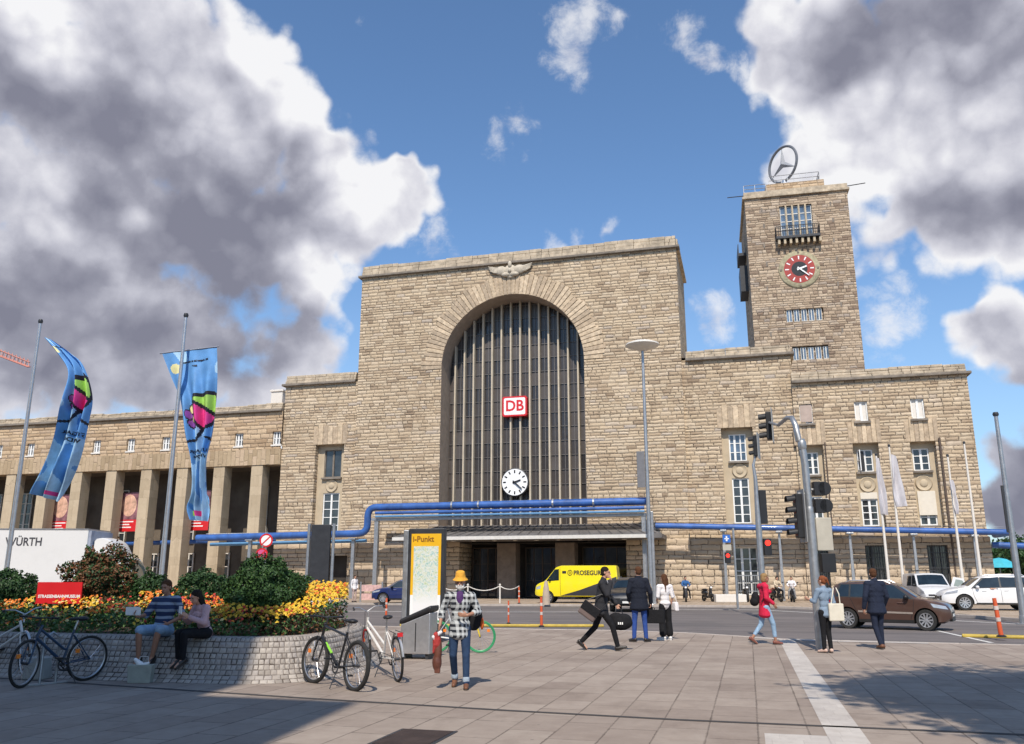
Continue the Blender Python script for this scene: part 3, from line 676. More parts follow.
# right section
pr = thing('wall_pipeline', 'blue pipe on grey posts running along the right-hand station blocks', 'pipeline', (5, 62, 0)); pr['wc'] = 1
pb = pr
def zr(x): return 5.18-(x+6.04)*.034
yr = 62.2
pipe([(-6.2, yr, zr(-6.2)), (16.6, yr, zr(16.6)), (16.6, 66, zr(16.6))], .2, 'pipe', M_blue)
pipe([(-3.9, yr+.45, zr(-3.9)-.05), (16.4, yr+.45, zr(16.4)-.05)], .1, 'pipe', M_cyan)
b = MB(); b.add([(-3.9, yr+.15, zr(-3.9)+.35), (16.4, yr+.15, zr(16.4)+.35), (16.4, yr+1.15, zr(16.4)+.42), (-3.9, yr+1.15, zr(-3.9)+.42)], [(0, 1, 2, 3)])
wp(b, 'tray_roof', MC['grey_translucent_roof'], pr)
for px in (725, 781, 852, 916, 977):
    x = at(px, 560, yr)[0]; b = MB(); b.box(x-.11, x+.11, yr-.05, yr+.2, 0, zr(x)-.25, top=.7); b.box(x-.22, x+.22, yr-.3, yr+.7, zr(x)-.33, zr(x)-.21); wp(b, 'post', M_galv, pr, bevel=.02)
# ================================================================ GROUND
M_asph, t, b = newmat('worn_asphalt'); co = t.coord()
n1 = t.noise(co, .35, 6, .65); n2 = t.noise(co, 40, 3); n3 = t.noise(t.vm('MULTIPLY', co, (.06, 1.3, 1)), 1., 4)
c = t.mix(t.mr(n1, .35, .65), (.115, .098, .092), (.17, .145, .135)); c = t.mix(t.m('MULTIPLY', t.mr(n3, .46, .66), .75), c, (.065, .058, .055))
vp = t.add('ShaderNodeTexVoronoi'); t.put(vp.inputs['Vector'], t.vm('MULTIPLY', co, (.12, .3, 1))); vp.inputs['Scale'].default_value = 1.; c = t.mix(t.m('MULTIPLY', t.m('GREATER_THAN', t.xyz(vp.outputs['Color'])[1], .72), .4), c, (.075, .068, .066))
c = t.mix(t.mr(n2, .3, .7, 0, .35), c, (.22, .2, .19)); t.put(b.inputs['Base Color'], c); b.inputs['Roughness'].default_value = .85
t.put(b.inputs['Normal'], t.bump(n2, .4, .01))
PV = [(0, (.295, .240, .200)), (.3, (.33, .272, .226)), (.7, (.352, .293, .245)), (1, (.375, .314, .262))]
def paver(name, h, w, ramp, jc=.55):
    m = stone(name, h, w, w, ramp, .014, .35, .01, axis='floor', rot=True, jd=jc, mott=.35, stain=.5)
    return m
M_pav = paver('concrete_slab_paving', .52, .78, PV)
M_pavn = paver('large_concrete_slab_paving', .52, 1.04, [(0, (.30, .245, .204)), (.5, (.332, .276, .23)), (1, (.362, .303, .253))])
M_side = paver('station_forecourt_paving', .4, .6, [(0, (.36, .28, .20)), (.5, (.42, .33, .24)), (1, (.46, .37, .28))])
def flat(name, pts, z, m, depth=.0):
    b = MB(); n = len(pts)
    b.add([(p[0], p[1], z) for p in pts], [tuple(range(n))])
    if depth: b.add([(p[0], p[1], z) for p in pts]+[(p[0], p[1], z-depth) for p in pts], [(i, n+i, n+(i+1) % n, (i+1) % n) for i in range(n)])
    o = b.build(name, m); kind(o, 'structure'); return o
flat('ground', [(-1500, -1500), (1500, -1500), (1500, 1500), (-1500, 1500)], -.124, mat('distant_ground', (.16, .14, .12), .95))
flat('road', [(-160, 10), (120, 10), (120, 60), (-160, 60)], -.12, M_asph)
L1 = [(-130, 31), (-30, 28.3), (-17.1, 27.6), (-8.7, 27.1), (-4.5, 27.15), (-1.8, 26.5), (.8, 24.6), (3.6, 24.2), (6.3, 24.), (60, 21)]
SEAM = [(-130, 14.), (-30, 12.2), (-12.1, 11.85), (-11.15, 11.75), (-5.99, 11.04), (-3, 10.7), (-.86, 10.54), (2.67, 10.52), (60, 10.5)]
flat('plaza', L1+[p for p in reversed(SEAM)], 0, M_pav, .13)
flat('near_plaza', SEAM+[(60, -80), (-130, -80)], 0, M_pavn, .13)
L2 = [(-130, 51.5), (-28.5, 51.3), (-16.2, 50.6), (-8.7, 52.), (.5, 52.), (5.8, 47.6), (9.3, 41), (10.4, 38.7), (14, 34), (60, 20)]
flat('pavement', L2+[(120, 20), (120, 140), (-130, 140)], 0, M_side, .13)
def strip(name, pts, w, m, z=.004, kerb=False):
    b = MB()
    for p, q in zip(pts, pts[1:]):
        p, q = Vector((*p[:2], 0)), Vector((*q[:2], 0)); d = (q-p).normalized(); n = Vector((-d.y, d.x, 0))*w/2
        if kerb: 
            M_ = Matrix.Translation(p) @ Matrix.Rotation(math.atan2(d.y, d.x), 4, 'Z'); L = (q-p).length; k = max(1, int(L/1.0))
            for i in range(k): b.box(L*i/k+.004, L*(i+1)/k-.004, -w/2, w/2, -.12, z, M=M_)
        else: b.quad(p-n+Vector((0, 0, z)), q-n+Vector((0, 0, z)), q+n+Vector((0, 0, z)), p+n+Vector((0, 0, z)))
    o = b.build(name, m, bevel=.012 if kerb else 0); kind(o, 'structure'); return o
M_kerb = mat('granite_kerb', (.40, .35, .31), .85, var=.15, sc=3, bump=.3)
strip('near_kerb', [(p[0], p[1]-.07) for p in L1[1:]], .16, M_kerb, .012, True)
strip('far_kerb', [(p[0], p[1]+.07) for p in L2[1:]], .18, M_kerb, .012, True)
strip('paving_channel', [(x, y) for x, y in SEAM], .10, mat('dark_drain_channel', (.05, .045, .042), .9), .004)
M_tact = stone('white_tactile_paving', .3, .3, .3, [(0, (.50, .46, .42)), (1, (.56, .52, .47))], .006, .2, .008, axis='floor', jd=.12, stain=.6)
flat('tactile_paving', [(.68, 24.35), (1.06, 24.3), (1.07, 3), (.69, 3)], .004, M_tact)
g1 = gnd(765, 739.5); flat('tactile_paving', [(g1.x, 9.9), (.69, 9.9), (.69, 3), (g1.x, 3)], .004, M_tact)
strip('white_edge_line', [(.9, 24.25), (2.1, 24.0), (4.2, 23.85)], .32, M_tact, .008)
flat('white_edge_line', [(-.05, 24.75), (.75, 24.2), (.75, 24.5), (-.05, 25.0)], .006, M_tact)
M_rw = mat('worn_white_road_paint', (.62, .60, .56), .7, var=.2, sc=6, grime=.5)
M_ry = mat('yellow_road_paint', (.50, .36, .06), .6, var=.2, sc=5, grime=.4)
def gl(px, py): g = gnd(px, py, -.12); return (g.x, g.y)
strip('white_lane_line', [gl(150, 610), gl(470, 612), gl(612, 612)], .3, M_rw, -.114)
strip('white_lane_line', [gl(650, 609.5), gl(760, 610), gl(835, 614)], .28, M_rw, -.114)
strip('white_lane_line', [gl(940, 620), gl(1024, 624.5)], .22, M_rw, -.114)
for a, b_ in ((495, 516), (543, 566), (620, 640)): strip('white_lane_line', [gl(a, 631), gl(b_, 631.5)], .16, M_rw, -.114)
strip('white_lane_line', [gl(938, 631), gl(992, 643)], .14, M_rw, -.114)
b = MB(); a_, c_ = gnd(400, 626.5, -.12), gnd(604, 627, -.12); d = (c_-a_).normalized(); M_ = Matrix.Translation(a_) @ Matrix.Rotation(math.atan2(d.y, d.x), 4, 'Z')
b.box(0, (c_-a_).length, -.12, .12, 0, .09, M=M_); kind(b.build('yellow_kerb', M_ry, bevel=.03), 'structure')
b = MB(); a_, c_ = gnd(962, 637, -.12), gnd(1070, 640, -.12); d = (c_-a_).normalized(); M_ = Matrix.Translation(a_) @ Matrix.Rotation(math.atan2(d.y, d.x), 4, 'Z')
b.box(0, (c_-a_).length, -.15, .15, 0, .09, M=M_); kind(b.build('yellow_kerb', M_ry, bevel=.03), 'structure')
# drain grate in the near plaza
q = [gnd(385, 745), gnd(410, 730), gnd(455, 731), gnd(432, 746)]
x0, x1, y0, y1 = -3.72, -3.08, 8.25, 9.15
dg_ = thing('drain_grate', 'dark rectangular grate set flush into the near plaza paving', 'grate', ((x0+x1)/2, (y0+y1)/2, 0))
p = MB(); p.box(-.32, .32, -.45, .45, -.05, .006); p.build('frame', M_dark, dg_)
p = MB()
for i in range(14): p.box(-.28, .28, -.42+i*.061, -.385+i*.061, .007, .012)
p.build('bar', mat('rusty_iron', (.07, .05, .045), .8, .4, var=.3), dg_)

# ================================================================ PLANTER
PZ = .65; IN = [(-40, 12.45), (-14, 12.45), (-8.4, 12.42), (-7.5, 12.6), (-7.05, 13.05), (-6.95, 13.7), (-7.2, 15.5), (-7.9, 17.2), (-9.5, 19.6), (-12, 21.2), (-16, 22), (-40, 22)]
def smoothpoly(P, it=2):
    for _ in range(it):
        o = [P[0]]
        for a, b in zip(P, P[1:]): o += [(a[0]*.75+b[0]*.25, a[1]*.75+b[1]*.25), (a[0]*.25+b[0]*.75, a[1]*.25+b[1]*.75)]
        P = o+[P[-1]]
    return P
INS = smoothpoly(IN, 2)
pl = thing('planter', 'raised flower bed with a sloping wall of small grey cobbles', 'planter', (-12, 16, 0))
M_cob = stone('small_granite_cobbles', .092, .09, .15, [(0, (.32, .285, .25)), (.4, (.42, .38, .34)), (.75, (.48, .435, .385)), (1, (.38, .345, .32))], .013, .8, .02, axis='uv', jd=.75, stain=.2)
def offset(P, d):
    o = []
    for i in range(len(P)):
        a = Vector(P[max(i-1, 0)]); b = Vector(P[min(i+1, len(P)-1)]); t_ = (b-a).normalized(); o.append((P[i][0]+t_.y*d, P[i][1]-t_.x*d))
    return o
PR = [(.42, 0), (.30, .08), (.17, .25), (.06, .46), (.0, .6), (-.04, .65), (-.30, .66), (-.34, .60)]
rings = [offset(INS, d) for d, z in PR]
me_v = [(x, y, PR[k][1]) for k in range(len(PR)) for x, y in rings[k]]; n = len(INS); me_f = []; uvs = []
L = [0]
for a, b_ in zip(rings[0], rings[0][1:]): L.append(L[-1]+math.hypot(b_[0]-a[0], b_[1]-a[1]))
S_ = [0]
for a, b_ in zip(PR, PR[1:]): S_.append(S_[-1]+math.hypot(b_[0]-a[0], b_[1]-a[1]))
for k in range(len(PR)-1):
    for i in range(n-1):
        me_f.append((k*n+i, k*n+i+1, (k+1)*n+i+1, (k+1)*n+i)); uvs += [(L[i], S_[k]), (L[i+1], S_[k]), (L[i+1], S_[k+1]), (L[i], S_[k+1])]
p = MB(); p.v = me_v; p.f = me_f; p.mi = [0]*len(me_f)
o = p.build('cobbled_wall', M_cob, pl); o.location = -pl.location
uvl = o.data.uv_layers.new(name='UVMap'); uvl.data.foreach_set('uv', [c for u in uvs for c in u]); o.data.polygons.foreach_set('use_smooth', [True]*len(me_f))
p = MB(); r5 = rings[-1]; p.add([(x, y, .58) for x, y in r5], [tuple(range(len(r5)))]); o = p.build('soil', mat('dark_soil', (.05, .035, .025), .95, var=.3), pl); o.location = -pl.location

# ---------------------------------------------------------------- vegetation
def leafmat(name, c0, c1, sc=2.):
    m, t, b = newmat(name); co = t.coord(); g = t.add('ShaderNodeNewGeometry'); 
    r = t.add('ShaderNodeObjectInfo')
    w = t.white(t.vm('FLOOR', t.vm('SCALE', co, 14.)))[0]; n = t.noise(co, sc, 3)
    t.put(b.inputs['Base Color'], t.mix(t.m('ADD', t.m('MULTIPLY', w, .5), t.m('MULTIPLY', t.mr(n, .3, .7), .5)), c0, c1))
    b.inputs['Roughness'].default_value = .55; b.inputs['Specular IOR Level'].default_value = .3
    b.inputs['Subsurface Weight'].default_value = 0
    MC[name] = m; return m
def leaves(rng, pts, size, mb, mi=None, flat_=0., asp=1.7):
    for k, (p, nrm) in enumerate(pts):
        a = rng.uniform(0, 2*PI); s = size*rng.uniform(.6, 1.35)
        n_ = Vector((rng.gauss(0, 1), rng.gauss(0, 1), rng.gauss(0, 1)+flat_)).normalized()*.8+Vector(nrm)*.7
        n_.normalize(); u = n_.orthogonal().normalized(); v = n_.cross(u)
        d = u*math.cos(a)+v*math.sin(a); e = n_.cross(d); P = Vector(p)
        mb.add([P-d*s*.5, P+e*s*.5/asp-d*s*.05+n_*s*.08, P+d*s*.5, P-e*s*.5/asp-d*s*.05+n_*s*.08], [(0, 1, 2, 3)], mi if isinstance(mi, int) else (mi(rng) if mi else 0))
def bushpts(rng, c, r, n, lump=.25, seed=0, inner=.55):
    o = []
    while len(o) < n:
        d = Vector((rng.gauss(0, 1), rng.gauss(0, 1), rng.gauss(0, 1))).normalized()
        k = 1+lump*noise.noise(d*2.2+Vector((seed, 0, 0)))*1.6+lump*.6*noise.noise(d*5.5+Vector((0, seed, 0)))
        f = rng.uniform(inner, 1.03)**.6
        if d.z < -.55: continue
        o.append(((c[0]+d.x*r[0]*k*f, c[1]+d.y*r[1]*k*f, c[2]+d.z*r[2]*k*f), (d.x, d.y, d.z)))
    return o
G_dark = leafmat('dark_green_leaf', (.013, .038, .012), (.045, .10, .028)); G_mid = leafmat('mid_green_leaf', (.03, .08, .02), (.09, .17, .045))
G_rust = leafmat('reddish_brown_leaf', (.06, .045, .02), (.24, .09, .04)); G_bark = mat('shrub_bark', (.07, .05, .035), .9, bump=.5)
def shrub(label, px, d, w, h, mats, n, size=.07, seed=1, base=.55, cat='shrub', mi=None, lump=.3):
    c = cd(px, d); rng = random.Random(seed)
    o = thing('shrub', label, cat, (c.x, c.y, base))
    p = MB()
    for k in range(7):
        a = rng.uniform(0, 2*PI); q = Vector((math.cos(a)*w*.28, math.sin(a)*w*.28, h*.6)); p.tube([(0, 0, 0), q*.5+Vector((0, 0, .05)), q], [.03, .02, .008], 5)
    p.build('stem', G_bark, o)
    p = MB(); p.ell((0, 0, h*.45), (w*.30, w*.30, h*.34)); leaves(rng, bushpts(rng, (0, 0, h*.5), (w/2, w/2, h*.52), int(n*1.5), lump*.7, seed, .7), size, p, mi)
    p.build('foliage', mats, o); return o
shrub('dark green round shrub at the outer end of the flower bed, beside the red banner', 4, 19.0, 1.5, 1.15, [G_dark], 6500, .07, 3)
shrub('large reddish-brown shrub in front of the truck cab', 103, 18.6, 1.5, 1.60, [G_dark, G_rust], 8500, .07, 8, mi=lambda r: 1 if r.random() < .6 else 0, lump=.45)
shrub('small dark shrub behind the seated man in the striped shirt', 152, 18.4, .8, 1.1, [G_dark], 3200, .06, 12)
shrub('dark green shrub behind the seated woman, under the dark parked car', 203, 18.2, 1.25, 1.15, [G_dark], 6000, .065, 17)
shrub('biggest glossy dark green bush next to the yellow marigolds', 266, 16.3, 1.5, 1.35, [G_dark, G_mid], 12000, .06, 23, mi=lambda r: 1 if r.random() < .22 else 0, lump=.35)
# ground cover and flowers
rng = random.Random(5)
def inside(x, y, P):
    c = False; j = len(P)-1
    for i in range(len(P)):
        if (P[i][1] > y) != (P[j][1] > y) and x < (P[j][0]-P[i][0])*(y-P[i][1])/(P[j][1]-P[i][1])+P[i][0]: c = not c
        j = i
    return c
gr_, fl_, pet = MB(), MB(), []
gp = []
for _ in range(26000):
    x = rng.uniform(-19, -6.8); y = rng.uniform(12.6, 21); y = 12.6+(y-12.6)**1.25/ (8.4**.25)
    if not inside(x, y, r5): continue
    hgt = .16+.16*noise.noise(Vector((x*.8, y*.8, 0)))+min(.35, (y-12.6)*.12)
    gp.append(((x, y, .6+rng.uniform(.02, hgt+.12)), (0, 0, 1)))
leaves(rng, gp, .075, gr_)
o = gr_.build('ground_cover', [G_mid]); kind(o, 'stuff', 'low green foliage filling the raised flower bed', 'foliage')
fm = [mat('yellow_petal', (.72, .46, .03), .6, var=.2), mat('orange_petal', (.75, .20, .015), .6, var=.2), mat('red_petal', (.50, .03, .02), .6, var=.25), mat('pale_petal', (.75, .62, .25), .6, var=.15)]
def flower(mb, p, r, mi, rng):
    n_ = Vector((rng.gauss(0, .5), rng.gauss(-.5, .5), 1)).normalized(); u = n_.orthogonal().normalized(); v = n_.cross(u); P = Vector(p)
    k = 7; ring = [P+(u*math.cos(2*PI*i/k)+v*math.sin(2*PI*i/k))*r*rng.uniform(.8, 1.15)+n_*r*rng.uniform(.0, .25) for i in range(k)]
    mb.add([P+n_*r*.45]+ring, [(0, i+1, (i+1) % k+1) for i in range(k)], mi)
    ring = [P+(u*math.cos(2*PI*i/5)+v*math.sin(2*PI*i/5))*r*.5+n_*r*.55 for i in range(5)]
    mb.add([P+n_*r*.75]+ring, [(0, i+1, (i+1) % 5+1) for i in range(5)], mi)
for _ in range(30000):
    x = rng.uniform(-19, -6.8); y = rng.uniform(12.7, 20.5)
    if not inside(x, y, r5): continue
    q = noise.noise(Vector((x*.9, y*.9, 7))); q2 = noise.noise(Vector((x*1.4, y*1.4, 3.3)))
    right = (x-(-8.0)) > -1.1 and y > 13.2
    bandy = (13.7 < y < 17.6)
    if not right and (q < .0 or noise.noise(Vector((x*2.7, y*2.7, 1)))<-.12 or not bandy): 
        if rng.random() > .10: continue
    mi = 0 if (right and rng.random() < .7) else (1 if q2 > .05 else (0 if q2 > -.18 else (2 if rng.random() < .6 else 1)))
    if not right and rng.random() < .1: mi = 3
    hgt = .30+.12*q+min(.38, max(0, y-12.9)*.14)+(.08 if right else 0)
    flower(fl_, (x, y, .6+hgt*rng.uniform(.75, 1.1)), rng.uniform(.017, .034)*(1.15 if right else 1), mi, rng)
o = fl_.build('flowers', fm); kind(o, 'stuff', 'yellow, orange and red bedding flowers in the planter', 'flowers')
p = MB(); pts = []
for _ in range(2600):
    x = rng.uniform(-8.9, -6.9); y = rng.uniform(12.9, 17.5)
    if inside(x, y, r5): pts.append(((x, y, .6+rng.uniform(0, .42)), (0, 0, 1)))
leaves(rng, pts, .06, p); kind(p.build('ground_cover', [G_rust]), 'stuff', 'rust-coloured foliage edging the corner of the flower bed', 'foliage')

def tree(label, c, h, w, n, seed, m=None, size=.35, trunk=.3, group=None, cat='tree', cb=.35):
    rng = random.Random(seed); o = thing('tree', label, cat, c, 0, group)
    p = MB(); lean = Vector((rng.uniform(-.3, .3), rng.uniform(-.3, .3), 0))
    p.tube([(0, 0, -.1), lean*.4+Vector((0, 0, h*.25)), lean+Vector((0, 0, h*.55)), lean*1.2+Vector((0, 0, h*.8))], [trunk, trunk*.75, trunk*.45, trunk*.15], 10)
    cl = []
    for k in range(16):
        a = rng.uniform(0, 2*PI); z = h*rng.uniform(cb+.05, .9); rr_ = w/2*rng.uniform(.35, .8)*(1-abs(z/h-.6)*.9)
        q = Vector((math.cos(a)*rr_, math.sin(a)*rr_, z)); cl.append((q, w*rng.uniform(.16, .27)))
        p.tube([lean*.8+Vector((0, 0, z*.62)), q*.6+Vector((0, 0, z*.32)), q], [trunk*.3, trunk*.18, trunk*.05], 5)
    p.build('trunk', G_bark, o, smooth=True)
    p = MB()
    for q, r_ in cl: leaves(rng, bushpts(rng, q, (r_, r_, r_*.8), n//16, .4, rng.random()*50, .3), size, p)
    p.build('crown', [m or G_mid], o); return o
# ---------------------------------------------------------------- far right greenery
for i, (px, d, h, w) in enumerate([(1004, 92, 5.2, 7), (1020, 88, 4.6, 7), (1045, 84, 5.5, 8), (1075, 95, 7, 9)]):
    c = cd(px, d); tree(['dark green tree just past the corner of the station', 'low dark tree behind the blue parasol', 'dark tree at the very edge of the street, beyond the leaning mast', 'tall tree past the edge of the street'][i], (c.x, c.y, 0), h, w, 4500, 40+i, G_dark, .4, .25, 'trees beyond the station corner', cb=.15)
# tree behind the lens whose shade falls on the plaza
tr = cd(512, 0)
tree('leafy street tree standing just off the plaza, shading the paving', (5.9, 4.3, 0), 13.5, 8.2, 42000, 77, G_mid, .22, .25, cb=.5)
# building behind the lens that shades the near plaza
# ================================================================ STREET FURNITURE
def pole(name, label, cat, c, h, r0, r1, m=M_galv, group=None, lean=(0, 0), cap=True):
    o = thing(name, label, cat, c, 0, group); p = MB(); p.tube([(0, 0, 0), (lean[0]*.5, lean[1]*.5, h*.5), (lean[0], lean[1], h)], [r0, (r0+r1)/2, r1], 14); p.build('pole', m, o, smooth=True)
    p = MB(); p.lathe([(r0*2.2, 0), (r0*2.2, .02), (r0*1.25, .05), (r0*1.2, .3), (r0, .32)], (0, 0, 0), 'z', 14); p.build('base_plate', M_galv, o)
    if cap: p = MB(); p.lathe([(0, h+.12), (r1*1.3, h+.1), (r1*1.7, h+.02), (r1*1.3, h-.05)], (lean[0], lean[1], 0), 'z', 12); p.build('cap', M_dark, o, smooth=True)
    return o
# mushroom lamp mast
lc = Vector((at(651, 577, 54).x, 54.0, 0)); lt = at(643.5, 343, 54)
lm = pole('street_lamp', 'very tall grey lamp mast with a flat round reflector in front of the hall', 'street lamp', lc, lt.z, .15, .085, cap=False)
hx = lt.x-lc.x
p = MB(); p.lathe([(0, .09), (.75, .05), (1.08, -.08), (1.1, -.17), (1.0, -.24), (.3, -.5), (0, -.55)], (hx*.0, 0, lt.z), 'z', 32); p.build('reflector', M_offw, lm, smooth=True)
p = MB(); p.box(-.62, -.12, -.12, -.05, 7.1, 9.4); p.build('sign_back', mat('perforated_grey_board', (.16, .16, .17), .6), lm, bevel=.02)
p = MB(); p.box(.12, .28, -.12, .12, 0, 5.6); p.build('cable_duct', M_galv, lm, bevel=.03)

# traffic light heads
M_tlred = mat('red_lens_dark', (.16, .01, .01), .2); M_tly = mat('amber_lens_dark', (.12, .06, .01), .2); M_tlg = mat('green_lens_dark', (.01, .07, .03), .2)
def lit(name, col, st_=6.):
    m, t, b = newmat(name); t.put(b.inputs['Base Color'], (*col, 1)); t.put(b.inputs['Emission Color'], (*col, 1)); b.inputs['Emission Strength'].default_value = st_; return m
M_lred = lit('lit_red_lamp', (.9, .02, .01), 3.)
def sighead(par, c, rz, n=3, s=1., board=True, lens=None):
    """signal head: visors point along local -Y before rz"""
    M_ = Matrix.Translation(c) @ Matrix.Rotation(rz, 4, 'Z') @ Matrix.Scale(s, 4)
    h = .32*n; b = MB(); b.box(-.16, .16, -.09, .12, -h/2, h/2, M=M_); o = b.build('signal_housing', M_black, par, bevel=.02)
    if board: b = MB(); b.box(-.3, .3, .10, .125, -h/2-.12, h/2+.12, M=M_); b.build('backing_board', mat('signal_board_grey', (.30, .30, .29), .6), o)
    for i in range(n):
        z = h/2-.16-.32*i; b = MB(); b.lathe([(0, -.11), (.1, -.10), (.105, -.09)], (0, 0, z), 'y', 16, M=M_); b.build('lens', (lens or [M_tlred, M_tly, M_tlg][-n:])[i] if n <= 3 else M_tlred, o)
        b = MB(); k = 12; vs = []; 
        for j in range(k+1):
            a = PI*(-.12)+(PI*1.24)*j/k; vs += [(.125*math.cos(a), -.09, z+.125*math.sin(a)), (.13*math.cos(a), -.34, z-.03+.125*math.sin(a))]
        b.add([M_ @ Vector(v) for v in vs], [(2*j, 2*j+1, 2*j+3, 2*j+2) for j in range(k)]); b.build('visor', M_black, o)
    return o
def ydir(v): return math.atan2(-(-v.x), -v.y)       # rz so that local -Y looks along v
VL = -CR                                            # visors look to the viewer's left
base = gnd(821, 650); Yb = base.y
def loc(px, py, Y=None): q = at(px, py, Y or Yb); return q-Vector((base.x, base.y, 0))
tl = thing('traffic_signal', 'tall bent-arm traffic signal mast beside the woman with the tote bag', 'traffic signal', base)
top = loc(800, 420); b_ = loc(812, 520)
p = MB()
HE = at(769, 426, Yb+2.9)-base
P_ = [(0, 0, 0), (0, 0, 2.6), (-.01, 0, 2.65), (-.05, 0, 4.6), (-.10, .02, top.z-.2), (-.15, .15, top.z+.08), (-.27, .6, top.z+.12), (-.45, 1.3, top.z+.02), (-.75, 2.6, top.z-.12)]
p.tube([(0, 0, 0), (0, 0, 2.6), (0, 0, 3.1)], [.105, .105, .10], 16); p.tube([(0, 0, 3.05), (-.02, 0, 4.2), (-.06, 0, 4.8)], [.09, .085, .08], 16); p.build('mast', M_galv, tl, smooth=True)
p = MB(); p.tube([(-.06, 0, 4.75), (-.12, 0, top.z-.5), (-.16, .03, top.z-.12), (-.22, .2, top.z+.1), (-.32, .55, top.z+.16), (-.5, 1.2, top.z+.1)], [.078, .075, .07, .06, .052, .045], 12)
p.tube([(-.5, 1.2, top.z+.1), (HE.x, 2.9, HE.z+.1)], .035, 8); p.build('arm', M_galv, tl, smooth=True)
for zz, xx in ((4.6, -.05), (3.05, 0)): p = MB(); p.lathe([(.085, zz-.05), (.10, zz), (.10, zz+.12), (.085, zz+.16)], (xx, 0, 0), 'z', 14); p.build('collar', M_galv, tl, smooth=True)
sighead(tl, HE, ydir(VL)+R(-20), 3, .80)
sighead(tl, CR*(-.27)+Vector((0, 0, at(799, 516, Yb).z)), ydir(VL), 4, .80, True, [M_tlred, M_tlred, M_tly, M_tlg])
p = MB(); p.tube([Vector((0, 0, 3.5)), CR*(-.25)+Vector((0, 0, 3.5))], .03, 6); p.tube([Vector((0, 0, 2.7)), CR*(-.25)+Vector((0, 0, 2.7))], .03, 6); p.build('bracket', M_galv, tl)
for z, w in ((3.62, .18), (3.22, .20)):
    p = MB(); M_ = Matrix.Translation(CR*.27+Vector((0, 0, z))) @ Matrix.Rotation(math.atan2(CR.y, CR.x), 4, 'Z'); p.box(-.15, w*.55, -.1, .1, -.16, .16, M=M_); p.lathe([(0, -.1), (.16, -.1), (.16, .1), (0, .1)], (w*.5, 0, 0), 'y', 20, M=M_); p.build('signal_housing', M_black, tl, bevel=.01)
p = MB(); M_ = Matrix.Translation(CR*.28+Vector((0, 0, 2.55))) @ Matrix.Rotation(math.atan2(CR.y, CR.x), 4, 'Z'); p.box(-.17, .2, -.04, .04, -.36, .40, M=M_); p.build('control_panel', mat('beige_panel', (.45, .42, .35), .6), tl, bevel=.02)
p = MB(); p.box(-.10, .16, -.06, .06, .62, .84, M=M_); p.build('notice_plate', M_offw, tl, bevel=.01)
p = MB(); p.box(-.12, .2, -.1, .1, -.85, -.42, M=M_); p.build('button_box', M_black, tl, bevel=.01)
p = MB(); p.tube([CR*.05+Vector((0, 0, 3.6)), CR*.2+Vector((0, 0, 3.6))], .03, 6); p.build('bracket', M_galv, tl)
# second signal pole across the carriageway
c2 = cd(762, 37, -.12); t2 = thing('traffic_signal', 'slim signal pole with lit red pedestrian lamp behind the woman in crimson', 'traffic signal', c2)
k = 37*1.03/845
p = MB(); p.tube([(0, 0, 0), (0, 0, 3.6), (0, 0, 5.9), (-.05, -.03, 6.5), (.12, 0, 7.0)], [.13, .13, .08, .06, .045], 12); p.build('mast', M_galv, t2, smooth=True)
sighead(t2, at(756, 446, c2.y)-c2, ydir(VL)+R(-25), 3, .95)
p = MB(); M_ = Matrix.Translation(CR*.22+Vector((0, 0, 4.65))) @ Matrix.Rotation(math.atan2(CR.y, CR.x), 4, 'Z'); p.box(-.12, .18, -.08, .08, -.7, .75, M=M_); p.build('signal_housing', M_black, t2, bevel=.02)
M_ = Matrix.Translation(CR*.32+Vector((0, 0, 3.0))) @ Matrix.Rotation(math.atan2(CR.y, CR.x), 4, 'Z'); p = MB(); p.box(-.16, .16, -.1, .1, -.38, .33, M=M_); hs = p.build('pedestrian_lamp', M_black, t2, bevel=.02)
p = MB(); p.lathe([(0, -.11), (.12, -.11)], (0, 0, .14), 'y', 16, M=M_); p.build('lens', M_lred, hs)
# third, small post with blue plate and red lamp
c3 = cd(736, 45); t3 = thing('sign_post', 'thin grey post with a small blue plate, a beige plate and a red lamp', 'sign post', c3)
p = MB(); p.tube([(0, 0, 0), (0, 0, 4.1)], .06, 10); p.build('post', M_galv, t3, smooth=True)
M_ = Matrix.Translation(CR*(-.38)) @ Matrix.Rotation(math.atan2(CR.y, CR.x), 4, 'Z')
p = MB(); p.box(-.2, .2, -.03, .03, 3.35, 3.75, M=M_); bp = p.build('blue_plate', mat('blue_enamel', (.03, .14, .50), .4), t3)
p = MB(); p.box(-.04, .04, -.036, -.031, 3.42, 3.68, M=M_); p.box(-.12, .12, -.036, -.031, 3.52, 3.57, M=M_); p.build('symbol', M_wenamel, bp)
p = MB(); p.box(-.22, .22, -.03, .03, 2.95, 3.25, M=M_); p.build('beige_plate', MC['beige_panel'], t3)
p = MB(); p.box(-.13, .15, -.1, .1, 2.3, 2.85, M=M_); hs = p.build('lamp_housing', M_black, t3, bevel=.02)
p = MB(); p.lathe([(0, -.11), (.1, -.11)], (0, 0, 2.68), 'y', 14, M=M_); p.build('lens', M_lred, hs)
# white planter box behind it
c = cd(729, 57); o = thing('concrete_block', 'white concrete block standing on the far pavement by the thin sign post', 'concrete block', c, YAW)
p = MB(); p.box(-1., 1., -.3, .3, 0, .5); p.build('block', M_offw, o, bevel=.04)
